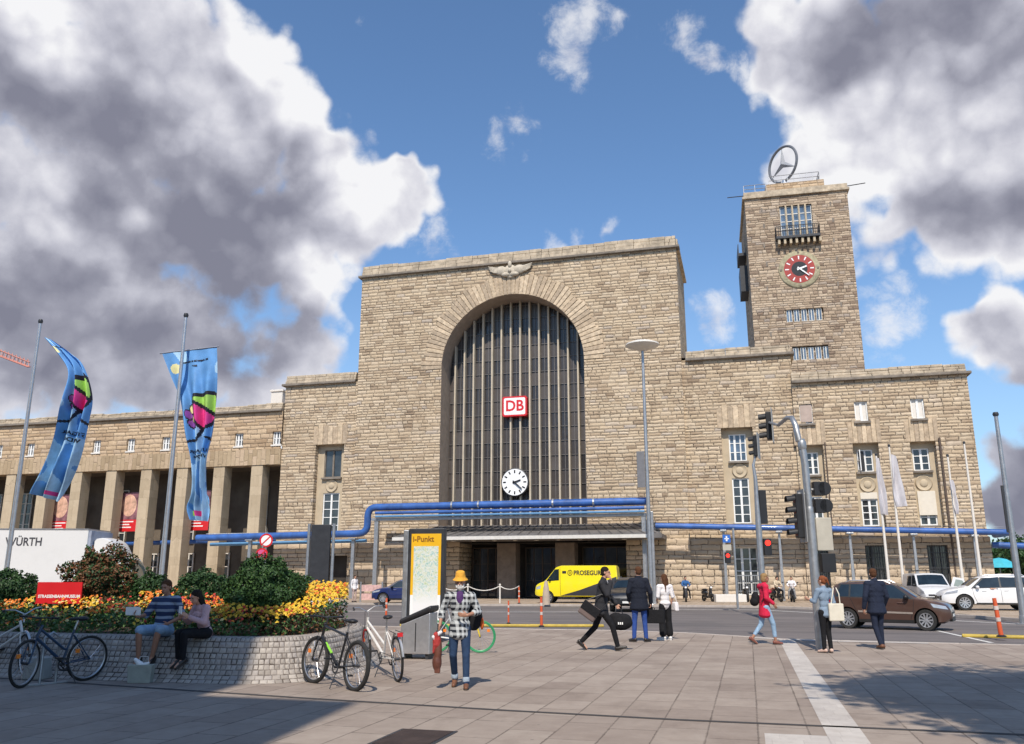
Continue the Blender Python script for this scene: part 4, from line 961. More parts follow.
# ------------------------------------------------ flag poles and flags
def flagsurf(P0, P1, P2, P3, fold, nf, ph=0, bow=(0, 0, 0)):
    """P0,P1 = top left/right; P2,P3 = bottom left/right"""
    P0, P1, P2, P3 = map(Vector, (P0, P1, P2, P3)); bow = Vector(bow)
    def f(u, v, off=0.):
        a = P0.lerp(P1, u); b = P2.lerp(P3, u); p = a.lerp(b, v)+bow*math.sin(PI*v)
        p += CF*(fold*v*math.sin(2*PI*(nf*u+.35*math.sin(3*v)+ph))+.5*fold*v*math.sin(9*v+3*u))
        return p-CF*off
    return f
def bezflag(cols, fold, nf, ph=0.):
    """cols: list of (v, left point, right point)"""
    cols = [(v, Vector(a), Vector(b)) for v, a, b in cols]
    def cat(vs, v):
        for i in range(len(vs)-1):
            if v <= vs[i+1][0] or i == len(vs)-2:
                t_ = (v-vs[i][0])/(vs[i+1][0]-vs[i][0]); p0 = vs[max(i-1, 0)][1]; p1 = vs[i][1]; p2 = vs[i+1][1]; p3 = vs[min(i+2, len(vs)-1)][1]
                return .5*((2*p1)+(p2-p0)*t_+(2*p0-5*p1+4*p2-p3)*t_**2+(3*p1-p0-3*p2+p3)*t_**3)
    A_ = [(v, a) for v, a, b in cols]; B_ = [(v, b) for v, a, b in cols]
    def f(u, v, off=0.):
        v = min(max(v, 0), 1); p = cat(A_, v).lerp(cat(B_, v), u)
        g = min(1, v*2.2)*fold
        p += CF*(g*math.sin(2*PI*(nf*u+.5*math.sin(2.6*v)+ph))+.4*g*math.sin(11*v+4*u))
        return p-CF*off
    return f
FB = [mat('flag_blue', (.11, .30, .62), .7, var=.2, sc=1.6), mat('flag_light_blue', (.36, .58, .80), .7, var=.25, sc=2.), mat('flag_green', (.35, .62, .12), .7), mat('flag_pink', (.72, .05, .28), .7), mat('flag_purple', (.28, .08, .42), .7), mat('flag_cream', (.75, .70, .35), .7), mat('flag_black', (.01, .01, .02), .7), mat('flag_white', (.8, .8, .8), .7)]
def flagpaint(u, v):
    """printed design: a wine glass with green and pink halves, grapes, outlines"""
    if (u-.16)**2/.012+(v-.10)**2/.0006 < 1: return 5
    cx, cy = .66, .36; du, dv = (u-cx)/.34, (v-cy)/.115
    r = du*du+dv*dv
    if abs(r-1) < .16 and dv > -.5: return 6
    if r < 1 and abs(dv+.5) < .10: return 6
    if r < 1 and dv > -.5:
        if abs(dv-.12-.4*du) < .09: return 6
        return 2 if dv < .12+.4*du else 3
    for k, (gx, gy) in enumerate(((.30, .37), (.42, .385), (.2, .395), (.33, .415), (.24, .435), (.36, .45))):
        q = (u-gx)**2/.006+(v-gy)**2/.0006
        if q < .75: return 4 if k % 3 else 5
        if q < 1.25: return 6
    if abs(u-.48+(v-.5)*2.2) < .035 and .47 < v < .56: return 6
    if .52 < v < .56 and abs(v-.55+.04*math.sin(3*u)) < .008: return 6
    if .25 < u < .7 and .935 < v < .965: return 2 if u < .4 else 3
    n_ = noise.noise(Vector((u*3, v*9, 1.5)))
    return 1 if (v > .62 and n_ > -.3) or n_ > .3 else 0
def bigflag(label, f, text_side=1, bar=None):
    o = thing('flag', label, 'flag', f(.5, 0)); q0 = o.location.copy()
    p = MB(); p.grid(lambda u, v: f(u, v)-q0, 60, 170, mf=flagpaint); o2 = p.build('cloth', FB, o, smooth=True)
    for line, v0, s in (('STUTTGARTER', .60, .135), ('WEINDORF', .635, .15), ('28. August bis 8. September', .075, .05), ('2019', .10, .05)):
        p = MB(); addtext(p, line, s, lambda a, b_: f(min(.98, max(.02, .55-a*1.0)), v0-b_/5.2, .02)-q0, bold=.004)
        p.build('lettering', FB[6], o2)
    if bar: p = MB(); p.tube([Vector(x)-q0 for x in bar], .025, 6); p.build('crossbar', M_alu, o)
    return o
Y1 = 26.
a0 = at(186, 316, Y1); g = Vector((at(160, 560, Y1).x, Y1, 0))
pole('flagpole', 'silver flagpole carrying the blue flag that hangs open from a crossbar', 'flagpole', (a0.x+.0, Y1, 0), a0.z, .095, .055, M_alu, 'flagpoles in the planter')
cols = [(0, at(162, 353, Y1+.3), at(217, 347, Y1+.5)), (.14, at(171, 378, Y1+.3), at(217, 370, Y1+.5)), (.32, at(180, 402, Y1+.3), at(216, 395, Y1+.5)), (.5, at(186, 436, Y1+.3), at(213, 432, Y1+.5)), (.66, at(191, 462, Y1+.3), at(207, 460, Y1+.4)), (.82, at(192, 492, Y1+.2), at(206, 492, Y1+.3)), (.92, at(187, 508, Y1+.2), at(208, 508, Y1+.3)), (1., at(190, 520, Y1+.2), at(206, 521, Y1+.3))]
bigflag('blue banner flag with a green and pink wine glass, hanging open from its crossbar', bezflag(cols, .20, 3.1), bar=[at(160, 353.5, Y1+.3), at(219, 346.5, Y1+.5)])
a0 = at(40.5, 322, Y1)
pole('flagpole', 'silver flagpole carrying the twisted blue flag, next to the truck', 'flagpole', (a0.x, Y1, 0), a0.z, .095, .055, M_alu, 'flagpoles in the planter')
cols = [(0, at(44, 337, Y1), at(52, 340, Y1)), (.12, at(56, 352, Y1-.1), at(72, 354, Y1+.1)), (.25, at(69, 372, Y1-.2), at(84, 366, Y1+.2)), (.38, at(67, 396, Y1-.3), at(91, 394, Y1+.2)), (.52, at(62, 418, Y1-.3), at(88, 420, Y1+.2)), (.68, at(54, 444, Y1-.3), at(82, 452, Y1+.2)), (.84, at(43, 474, Y1-.2), at(72, 478, Y1+.2)), (1., at(33, 494, Y1), at(60, 502, Y1+.2))]
bigflag('blue banner flag blown sideways and twisted beside the truck', bezflag(cols, .26, 2.3, .3))
# four slim flagpoles in front of the right blocks
M_wflag = mat('white_banner_cloth', (.52, .50, .52), .75, var=.08)
for i, (tx, ty, bx0, bl) in enumerate([(876, 455, 893, 'white drooping banner on the slim pole nearest the traffic signal'), (889, 446, 909, 'white banner filled by the wind on the second slim pole'), (947.5, 456, 963, 'white narrow banner on the third slim pole'), (964, 443, 982, '')]):
    q = at(tx, ty, 57.5); labs = ['slim white flagpole nearest the traffic signal', 'slim white flagpole second from the traffic signal, the tallest banner on it', 'slim white flagpole third from the traffic signal', 'slim white flagpole without a banner at the building corner']
    pole('flagpole', labs[i], 'flagpole', (q.x, 57.5, 0), q.z, .10, .05, M_offw, 'slim flagpoles in front of the right blocks')
    if i == 3: continue
    if i == 0: cc = [(0, at(876, 458, 57.4), at(879, 458, 57.4)), (.3, at(877, 475, 57.4), at(882, 474, 57.5)), (.7, at(879, 498, 57.4), at(886, 496, 57.5)), (1, at(881, 514, 57.4), at(888, 515, 57.4))]
    if i == 1: cc = [(0, at(891, 454, 57.4), at(896, 456, 57.4)), (.3, at(892, 470, 57.4), at(899, 470, 57.5)), (.7, at(893, 492, 57.4), at(904, 490, 57.5)), (1, at(896, 507, 57.4), at(907, 506, 57.4))]
    if i == 2: cc = [(0, at(950, 480, 57.4), at(953, 480, 57.4)), (.3, at(951, 490, 57.4), at(956, 490, 57.5)), (.7, at(953, 504, 57.4), at(959, 504, 57.5)), (1, at(955, 514, 57.4), at(959, 514, 57.4))]
    f = bezflag(cc, .10, 1.3, .2*i); o = thing('banner', bl, 'banner', f(.5, 0), 0, 'white banners'); q0 = o.location.copy()
    p = MB(); p.grid(lambda u, v: f(u, v)-q0, 8, 24); p.build('cloth', M_wflag, o, smooth=True)
# big mast on the far right
g = gnd(1024, 621); q = at(992, 412, g.y)
rm = pole('lamp_mast', 'stout bare grey mast rising at the edge of the street beyond the white car', 'mast', (g.x, g.y, -.12), q.z, .13, .07, M_galv)
p = MB(); z = at(1004, 490, g.y).z; p.box(-.17, -.08, -.05, .05, z-1.5, z+.3); p.build('bracket', M_dark, rm, bevel=.01)
# ------------------------------------------------ totems, signs, barriers
c = cd(427, 22.6); mt = thing('map_totem', 'grey advertising totem with a yellow-framed city map poster', 'map totem', c, YAW+R(-10))
p = MB(); p.box(-.48, .48, -.13, .13, .02, 2.84); p.build('frame', M_dark, mt, bevel=.02)
p = MB(); p.box(-.62, -.483, -.15, .15, 0, 2.8); p.build('side_column', M_galv, mt, bevel=.02)
p = MB(); p.box(-.40, .40, -.14, -.132, .45, 2.70); ms = p.build('poster_sheet', mat('yellow_poster', (.80, .45, .02), .35, var=.05), mt)
Mm, t, b = newmat('printed_map'); co = t.coord(); n_ = t.noise(co, 9, 5, .7, 1.); n2_ = t.noise(co, 22, 4, .7); gz = t.xyz(co)[2]
c_ = t.ramp(n_, [(.35, (.30, .50, .45)), (.45, (.62, .66, .58)), (.52, (.55, .60, .40)), (.6, (.35, .5, .25)), (.7, (.62, .35, .25))], 'CONSTANT'); c_ = t.mix(t.mr(n2_, .45, .55, 0, .6), c_, (.75, .75, .72)); c_ = t.mix(t.mr(gz, .9, 1.5), (.78, .78, .78), c_)
t.put(b.inputs['Base Color'], c_); b.inputs['Roughness'].default_value = .35
p = MB(); p.box(-.33, .33, -.146, -.141, .5, 2.38); p.build('printed_map', Mm, ms)
p = MB(); p.box(-.40, .40, -.1435, -.1405, .45, 1.15); p.build('white_footer', M_wenamel, ms)
p = MB(); addtext(p, 'i-Punkt', .2, lambda u, v: (u-.08, -.148, v+2.56), bold=.004); p.build('lettering', mat('brown_print', (.25, .10, .01), .5), ms)
# steel box with slanted black top
c = cd(421, 18.0); o = thing('ticket_cabinet', 'low brushed steel cabinet with a slanted black lid beside the map totem', 'cabinet', c, YAW+R(-14))
p = MB(); p.add([(-.32, -.24, .10), (.30, -.24, .10), (.30, .24, .10), (-.32, .24, .10), (-.32, -.24, .66), (.30, -.24, .90), (.30, .24, .90), (-.32, .24, .66)], [(3, 2, 1, 0), (4, 5, 6, 7), (0, 1, 5, 4), (1, 2, 6, 5), (2, 3, 7, 6), (3, 0, 4, 7)])
p.build('body', M_alu, o, bevel=.015)
p = MB(); p.add([(-.36, -.26, .66), (.33, -.26, .93), (.33, .26, .93), (-.36, .26, .66), (-.36, -.26, .76), (.33, -.26, 1.05), (.33, .26, 1.05), (-.36, .26, .76)], [(3, 2, 1, 0), (4, 5, 6, 7), (0, 1, 5, 4), (1, 2, 6, 5), (2, 3, 7, 6), (3, 0, 4, 7)])
p.build('lid', M_black, o, bevel=.04)
for x in (-.25, .23): p = MB(); p.box(x-.03, x+.03, -.2, .2, 0, .10); p.build('foot', M_dark, o)
p = MB(); p.box(-.01, .01, -.244, -.241, .15, .70); p.build('door_gap', M_black, o)
# dark panel on two posts
c = cd(319, 53); o = thing('display_board', 'tall dark grey board between two silver posts on the far pavement', 'display board', c, YAW+R(-8))
p = MB(); p.box(-.62, .62, -.12, .12, .7, 4.75); p.build('board', M_dark, o, bevel=.03)
for x in (-.78, .80): p = MB(); p.tube([(x, 0, 0), (x, 0, 4.8)], .1, 10); p.build('post', M_galv, o, smooth=True)
p = MB(); p.box(-.9, .9, -.25, .25, 0, .5); p.build('plinth', M_offw, o, bevel=.03)
# round no-stopping signs
def nostop(c, z, label, r=.32):
    o = thing('no_stopping_sign', label, 'road sign', c, YAW); p = MB(); p.tube([(0, 0, 0), (0, 0, z+.4)], .035, 8); p.build('post', M_galv, o, smooth=True)
    p = MB(); p.lathe([(0, -.05), (r, -.05), (r, -.03)], (0, 0, z), 'y', 28); d_ = p.build('disc', M_red, o)
    p = MB(); p.lathe([(0, -.054), (r*.76, -.054)], (0, 0, z), 'y', 28); p.build('field', M_wenamel if r > .3 else mat('pink_sign_field', (.60, .10, .25), .4), d_)
    p = MB(); 
    for a in (PI/4,):
        dx, dz = math.cos(a), math.sin(a); p.quad((-dx*r*.8+dz*.03, -.058, z-dz*r*.8-dx*.03), (dx*r*.8+dz*.03, -.058, z+dz*r*.8-dx*.03), (dx*r*.8-dz*.03, -.058, z+dz*r*.8+dx*.03), (-dx*r*.8-dz*.03, -.058, z-dz*r*.8+dx*.03))
    p.build('cross', M_red, d_); return o
c = cd(264, 40); nostop(c, 3.25, 'round no-stopping sign above the big dark bush', .31)
c = cd(260.5, 39); nostop(c, 2.6, 'faded pink round sign just below and beside the no-stopping sign', .27)
for px, py in ((183, 553), (5, 545), (520, 545)): pass
# red and white flexible bollards
def bollard(c, h, r, label, lean=0.):
    o = thing('road_bollard', label, 'bollard', c, 0, 'red plastic road bollards'); p = MB(); p.tube([(0, 0, 0), (lean, 0, h)], [r, r*.85], 12); p.build('post', mat('orange_red_plastic', (.62, .10, .03), .5, var=.12), o, smooth=True)
    for k in (.45, .75): p = MB(); p.tube([(lean*(k-.05), 0, h*(k-.05)), (lean*(k+.05), 0, h*(k+.05))], r*1.06, 12); p.build('reflector_band', mat('faded_white_band', (.6, .5, .45), .5), o, smooth=True)
    p = MB(); p.lathe([(r*2, 0), (r*2, .03), (r*1.1, .06)], (0, 0, 0), 'z', 14); p.build('foot', M_black, o); return o
bollard(gnd(541.5, 627, -.03), .98, .05, 'upright red bollard on the yellow kerb below the yellow van')
bollard(gnd(508.5, 624, -.12), .85, .035, 'thin red bollard just short of the yellow kerb, beside the hatted man')
bollard(gnd(386, 619, -.12), .85, .05, 'orange bollard in the road below the blue car')
bollard(gnd(1001.5, 637, -.03), 1.05, .065, 'red bollard on the yellow kerb below the white car', -.06)
bollard(cd(519, 54), 1.0, .05, 'short orange bollard at the end of the chain fence')
# chain fence
for i, px in enumerate((468, 500)):
    c = cd(px, 55); o = thing('chain_post', ['white post holding one end of the sagging chain', 'white post in the middle of the sagging chain'][i], 'post', c, 0, 'chain posts before the entrance'); p = MB(); p.tube([(0, 0, 0), (0, 0, 1.1)], .05, 10); p.build('post', M_offw, o); p = MB(); p.ell((0, 0, 1.13), (.07, .07, .06)); p.build('knob', M_offw, o)
def sag(a, b, d, n=14): return [(a.x+(b.x-a.x)*i/n, a.y+(b.y-a.y)*i/n, 1.05-d*4*(i/n)*(1-i/n)) for i in range(n+1)]
p = MB(); A_, B_, C_, D_ = cd(440, 55), cd(468, 55), cd(500, 55), cd(519, 54); p.tube(sag(B_, C_, .28), .03, 6); p.tube(sag(C_, D_, .2), .03, 6); p.tube(sag(A_, B_, .25), .03, 6)
tag(p.build('chain', M_offw), 'pale chain sagging between posts before the station entrance', 'chain')
# beige hooded bollard by the van, pink-white barrier left
c = cd(546, 52); o = thing('stone_bollard', 'pale tapered stone bollard in front of the yellow van', 'bollard', c); p = MB(); p.lathe([(.24, 0), (.22, .5), (.16, 1.0), (.09, 1.35), (0, 1.4)], (0, 0, 0), 'z', 14); p.build('body', mat('pale_beige_stone', (.45, .36, .28), .9), o, smooth=True)
c = cd(372, 57); o = thing('barrier_board', 'pink and white scratched barrier boards beside the blue car', 'barrier', c, YAW)
p = MB(); p.box(-.75, .75, -.03, .03, .7, 1.1); p.build('board', mat('pinkish_board', (.60, .38, .35), .6, var=.3, sc=5), o)
p = MB(); p.box(-.75, .75, -.03, .03, .15, .55); p.build('board', MC['pinkish_board'], o)
for x in (-.7, .7): p = MB(); p.box(x-.05, x+.05, -.06, -.031, 0, 1.3); p.build('post', M_galv, o)
# red banner behind the flower bed
c = cd(62, 17.6); o = thing('red_banner', 'low red board with a line of white capitals behind the flowers', 'banner', c, YAW)
p = MB(); p.box(-.46, .44, -.02, .02, 1.08, 1.50); bb = p.build('board', M_red, o)
p = MB(); addtext(p, 'STRASSENBAHNMUSEUM', .082, lambda u, v: (u*.92, -.024, v+1.22), bold=.003); p.build('lettering', M_wenamel, bb)
for x in (-.5, .48): p = MB(); p.tube([(x*.8, .04, .5), (x*.8, .04, 1.45)], .02, 6); p.build('post', M_dark, o)
# bus shelter pieces & parasol at the far right
c = cd(1001, 62); o = thing('parasol', 'turquoise parasol over a pink stall beyond the station corner', 'parasol', c)
p = MB(); p.lathe([(0, 2.95), (.5, 2.85), (1.0, 2.55), (1.25, 2.25), (1.2, 2.23)], (0, 0, 0), 'z', 8); p.build('canopy', mat('turquoise_cloth', (.05, .42, .55), .7), o); p = MB(); p.tube([(0, 0, 0), (0, 0, 2.9)], .04, 8); p.build('pole', M_galv, o)
c = cd(998, 60); o = thing('stall', 'small pink stall counter under the turquoise parasol', 'stall', c, YAW); p = MB(); p.box(-.9, .9, -.4, .4, 0, 1.75, top=.85); p.build('counter', mat('pink_cloth', (.62, .16, .20), .8, var=.2), o, bevel=.05); p = MB(); p.box(-1., 1., -.5, .5, 1.76, 1.82); p.build('counter_top', M_offw, o)
a, b_ = at(992, 545, 66), at(1090, 548, 66); o = thing('rear_pipeline', 'second blue pipe on posts beyond the corner of the station', 'pipeline', (a.x, 66, 0))
p = MB(); p.tube([(0, 0, a.z), (b_.x-a.x, 0, b_.z)], .22, 10); p.build('pipe', M_blue, o, smooth=True)
for x in (1.2, 4.6): p = MB(); p.box(x-.1, x+.1, -.1, .1, 0, a.z); p.build('post', M_galv, o)
p = MB(); p.box(.3, b_.x-a.x, 3, 3.1, 0, 1.3); p.build('mesh_panel', M_dark, o)
# crane arm on the far left, beyond the roofs
q0, q1 = at(-60, 333, 140), at(29, 367, 125)
o = thing('crane_jib', 'pale red lattice crane arm high behind the flags', 'crane', (q0.x-20, q0.y, 0))
p = MB(); A_, B_ = q0-o.location, q1-o.location
for k, dz in enumerate((0, 1.5, 0)):
    off = Vector(((-.7, 0, .7)[k]*.5, 0, dz)); p.tube([A_+off, B_+off*.6], .13, 5)
for i in range(26): a_ = A_.lerp(B_, i/26); b_ = A_.lerp(B_, (i+.5)/26); c_ = A_.lerp(B_, (i+1)/26); p.tube([a_, b_+Vector((0, 0, 1.4)), c_], .07, 4)
p.build('jib', mat('faded_red_steel', (.50, .20, .15), .6), o)
p = MB(); p.tube([A_+Vector((0, 0, 0)), A_*0+Vector((A_.x, A_.y, 0))], .8, 4); p.build('mast', MC['faded_red_steel'], o)
# buildings standing behind the lens (they only shade the plaza)
SUN_EL = 50.; SAZ = Vector((-.13, .9915, 0))
def caster(x, y, z): return Vector((x, y, 0))-SAZ*(z/math.tan(R(SUN_EL)))
o = thing('office_building', 'plain office block standing across the square behind the viewer', 'building', (-20, -18, 0))
mw = mat('office_render', (.42, .40, .37), .9); 
c1 = caster(-5.05, 10.9, 19.); c0 = caster(-7.9, 11.1, 19)
p = MB(); p.box(-60, c1.x, c1.y-16, c1.y, 0, 19); q = p.build('wall', mw, o); q.location = -o.location
for i in range(7):
    for j in range(4): p = MB(); p.box(c1.x-3-i*3.4, c1.x-1.2-i*3.4, c1.y+.003, c1.y+.05, 2+j*4, 4.2+j*4); q2 = p.build('window', M_glass, o); q2.location = -o.location
c2_ = caster(-7.95, 14.9, 24)
p = MB(); p.box(-60, c2_.x, c2_.y-14, c2_.y, 19, 24); q3 = p.build('upper_storey', mw, o); q3.location = -o.location
# ================================================================ BICYCLES
def bicycle(label, front, rear, frame, accent=None, tyre=None, guards=False, step=False, basket=False, lean=0., steer=0., group='parked bicycles', bars='flat', fat=.022, rimc=None):
    """front / rear: ground contact points of the wheels"""
    f, r = Vector(front), Vector(rear); mid = (f+r)/2; d = f-r; wb = d.length; k = wb/1.06
    o = thing('bicycle', label, 'bicycle', mid, math.atan2(d.y, d.x), group); o.rotation_euler[0] = lean
    R_ = .345; fx, rx = wb/2, -wb/2; fr = mat(*frame); ty = tyre or M_rubber
    LX = Matrix.Translation((fx-.04, 0, 0)) @ Matrix.Rotation(steer, 4, 'Z') @ Matrix.Translation((-fx+.04, 0, 0))
    def wheel(x, M_=None):
        m = M_ or Matrix.Identity(4)
        p = MB(); p.tube([m @ Vector((x+(R_-.02)*math.cos(a), 0, R_+(R_-.02)*math.sin(a))) for a in [2*PI*i/40 for i in range(40)]], fat, 8, closed=True); w = p.build('tyre', ty, o, smooth=True); w.name = 'wheel'
        p = MB(); p.tube([m @ Vector((x+(R_-.045)*math.cos(a), 0, R_+(R_-.045)*math.sin(a))) for a in [2*PI*i/40 for i in range(40)]], .013, 6, closed=True); p.build('rim', rimc or M_alu, w, smooth=True)
        p = MB()
        for i in range(24):
            a = 2*PI*i/24; s_ = .03*(1 if i % 2 else -1); p.tube([m @ Vector((x+.02*math.cos(a+.9), s_, R_+.02*math.sin(a+.9))), m @ Vector((x+(R_-.05)*math.cos(a), 0, R_+(R_-.05)*math.sin(a)))], .0022, 3)
        p.build('spoke', M_chrome, w)
        p = MB(); p.tube([m @ Vector((x, -.05, R_)), m @ Vector((x, .05, R_))], .022, 10); p.build('hub', M_dark, w)
        p = MB(); a = .6; c_ = m @ Vector((x+.22*math.cos(a), 0, R_+.22*math.sin(a))); p.box(c_.x-.03, c_.x+.03, c_.y-.012, c_.y+.012, c_.z-.03, c_.z+.03); p.build('reflector', mat('orange_reflector', (.85, .22, .02), .3), w)
        if guards:
            p = MB(); p.tube([m @ Vector((x+(R_+.035)*math.cos(a), 0, R_+(R_+.035)*math.sin(a))) for a in [(PI*.05 if x > 0 else PI*.15)+PI*.8*i/16 for i in range(17)]], .02, 6); p.build('mudguard', mat('silver_mudguard', (.6, .6, .6), .3, .6), o, smooth=True)
    wheel(rx); wheel(fx, LX)
    BB = Vector((rx+.44*k, 0, .29)); ST = Vector((rx+.30*k, 0, .80)); HT = Vector((fx-.19, 0, .86)); HB = Vector((fx-.13, 0, .70)); ax = Vector((rx, 0, R_)); fa = Vector((fx, 0, R_))
    p = MB(); tr = .018; p.tube([BB, ST], tr, 8); p.tube([HB+Vector((-.01, 0, 0)), BB+Vector((.02, 0, .05 if step else 0))], tr*1.35, 8)
    if step: p.tube([HT+Vector((0, 0, -.04)), BB.lerp(ST, .45)+Vector((.06, 0, 0)), BB.lerp(ST, .42)], tr*1.1, 8)
    else: p.tube([HT, ST+Vector((0, 0, -.06))], tr*1.1, 8)
    p.tube([HT+Vector((-.01, 0, .03)), HB], tr*1.25, 8)
    for y in (-.055, .055):
        p.tube([BB+Vector((0, y*.7, 0)), ax+Vector((0, y, 0))], .010, 6); p.tube([ST+Vector((0, y*.2, -.08)), ax+Vector((0, y, 0))], .009, 6)
    p.build('frame', fr, o, smooth=True)
    p = MB()
    for y in (-.06, .06): p.tube([LX @ (HB+Vector((.005, y*.7, -.02))), LX @ (HB+Vector((.03, y, -.06))), LX @ (fa+Vector((0, y, 0)))], .014, 7)
    p.tube([LX @ (HB+Vector((.01, -.06, -.03))), LX @ (HB+Vector((.01, .06, -.03)))], .016, 7); p.build('fork', mat(*accent) if accent and step else fr, o, smooth=True)
    if accent:
        p = MB(); a, b_ = HB.lerp(BB, .25), HB.lerp(BB, .6); p.tube([a+Vector((0, 0, .012)), b_+Vector((0, 0, .012))], tr*1.12, 8); p.build('accent_stripe', mat(*accent), o, smooth=True)
    p = MB(); p.tube([ST, ST+Vector((-.04, 0, .14))], .014, 8); p.build('seat_post', M_alu, o)
    p = MB(); s = ST+Vector((-.04, 0, .16)); p.ell(s+Vector((-.07, 0, 0)), (.10, .08, .035)); p.ell(s+Vector((.05, 0, .002)), (.13, .03, .025)); p.build('saddle', M_black, o, smooth=True)
    p = MB(); h = HT+Vector((-.03, 0, .12)); p.tube([LX @ HT, LX @ h], .014, 8); p.tube([LX @ h, LX @ (h+Vector((.07, 0, .01)))], .015, 8)
    g = h+Vector((.07, 0, .01))
    if bars == 'flat': hp = [g+Vector((-.03, y, .01)) for y in (-.31, -.15, 0, .15, .31)]; hp[2] = g
    else: hp = [g+Vector(v) for v in ((-.22, -.28, .06), (-.12, -.27, .09), (0, -.14, .08), (.02, 0, 0), (0, .14, .08), (-.12, .27, .09), (-.22, .28, .06))]
    p.tube([LX @ q for q in hp], .012, 8); hb = p.build('handlebar', M_dark if bars == 'flat' else M_alu, o, smooth=True)
    p = MB()
    for a, b_ in ((hp[0], hp[1]), (hp[-1], hp[-2])): e = a+(b_-a).normalized()*.11; p.tube([LX @ a, LX @ e], .017, 8); q = a.lerp(b_, .6); p.tube([LX @ q, LX @ (q+Vector((.06, 0, -.03)))], .006, 5)
    p.build('grip', M_black, hb)
    p = MB(); p.tube([LX @ (g+Vector((0, .04, 0))), LX @ (HB+Vector((.06, .03, .1))), LX @ (fa+Vector((0, .06, .1)))], .004, 4); p.build('brake_cable', M_black, o)
    p = MB(); p.lathe([(.07, .05), (.095, .052), (.095, .056), (.07, .058)], (BB.x, 0, BB.z), 'y', 24, closed=True); p.tube([BB+Vector((0, -.07, 0)), BB+Vector((0, .07, 0))], .02, 8); c_ = p.build('crankset', M_dark, o)
    p = MB(); a = .7
    for sg in (-1, 1): p = MB(); q = BB+Vector((math.cos(a)*.17*sg, .075*sg, math.sin(a)*.17*sg)); p.tube([BB+Vector((0, .07*sg, 0)), q], .010, 6); p.box(q.x-.045, q.x+.045, min(q.y, q.y+.09*sg), max(q.y, q.y+.09*sg), q.z-.012, q.z+.012); p.build('pedal', M_black, c_)
    p = MB(); p.tube([BB+Vector((0, .054, .095)), ax+Vector((0, .054, .035))], .005, 4); p.tube([BB+Vector((0, .054, -.095)), ax+Vector((0, .054, -.035))], .005, 4); p.build('chain', M_dark, o)
    if basket:
        p = MB(); q = ax+Vector((-.02, 0, .40)); p.tube([q+Vector((.28, -.05, .02)), q+Vector((-.18, -.06, 0))], .007, 5); p.tube([q+Vector((.28, .05, .02)), q+Vector((-.18, .06, 0))], .007, 5)
        for y in (-.07, .07): p.tube([q+Vector((-.1, y, 0)), ax+Vector((0, y, 0))], .006, 5)
        p.build('rear_rack', M_dark, o)
        p = MB(); p.box(q.x-.24, q.x-.19, -.04, .04, q.z-.05, q.z+.01); p.build('rear_light', M_red, o)
    p = MB(); p.tube([BB+Vector((-.08, .05, 0)), BB+Vector((-.16, .2, -.29))], .008, 6); p.build('kickstand', M_dark, o)
    return o
WG = ('white_bike_paint', (.72, .70, .66), .35)
bicycle('black mountain bike with green accents, nearest to the cobbled planter corner', gnd(313, 683), gnd(354, 691), ('black_bike_paint', (.018, .018, .02), .3), ('lime_green_paint', (.25, .60, .05), .35), lean=R(4), steer=R(6), fat=.034)
bicycle('white and red city bicycle with mudguards, between the mountain bike and the steel cabinet', gnd(367, 668), gnd(398, 682), WG, ('dark_red_bike_paint', (.30, .02, .02), .35), guards=True, step=True, basket=True, lean=R(-4), bars='swept')
bicycle('dark blue bicycle leaning against the left part of the planter', gnd(20, 688)+Vector((0, .0, 0)), gnd(84, 681), ('dark_blue_bike_paint', (.02, .05, .10), .35), None, guards=False, lean=R(-3), steer=R(26), step=True)
bicycle('white-framed bicycle with silver mudguards, cut by the edge of the view', gnd(24, 677), gnd(-34, 672), WG, None, guards=True, lean=R(4), steer=R(-20), step=True, bars='swept')
bicycle('bicycle with bright green tyres standing behind the man in the checked shirt', gnd(480, 653), gnd(436, 653), ('pale_bike_paint', (.55, .56, .56), .4), ('yellow_bike_paint', (.75, .55, .04), .4), tyre=mat('green_tyre', (.03, .28, .11), .6), lean=R(3), step=True, fat=.017, rimc=mat('green_rim', (.04, .30, .13), .4))
# hoop rack and grey bag by the left bikes
c = gnd(47, 684); o = thing('bike_rack', 'low silver hoop rack between the wheels of the dark blue bicycle', 'bike rack', c, R(70)); p = MB(); p.tube([(-.12, 0, 0), (-.12, 0, .68), (0, 0, .76), (.12, 0, .68), (.12, 0, 0)], .022, 8); p.build('hoop', M_galv, o, smooth=True); p = MB(); p.box(-.3, .3, -.05, .05, 0, .02); p.build('foot_plate', M_galv, o)
c = gnd(36, 679); o = thing('stone_block', 'small pale grey stone block on the paving behind the dark blue bicycle', 'stone block', c, .2); p = MB(); p.box(-.17, .19, -.14, .14, 0, .34, top=.82); p.build('block', mat('grey_block', (.36, .36, .33), .9), o, bevel=.02)

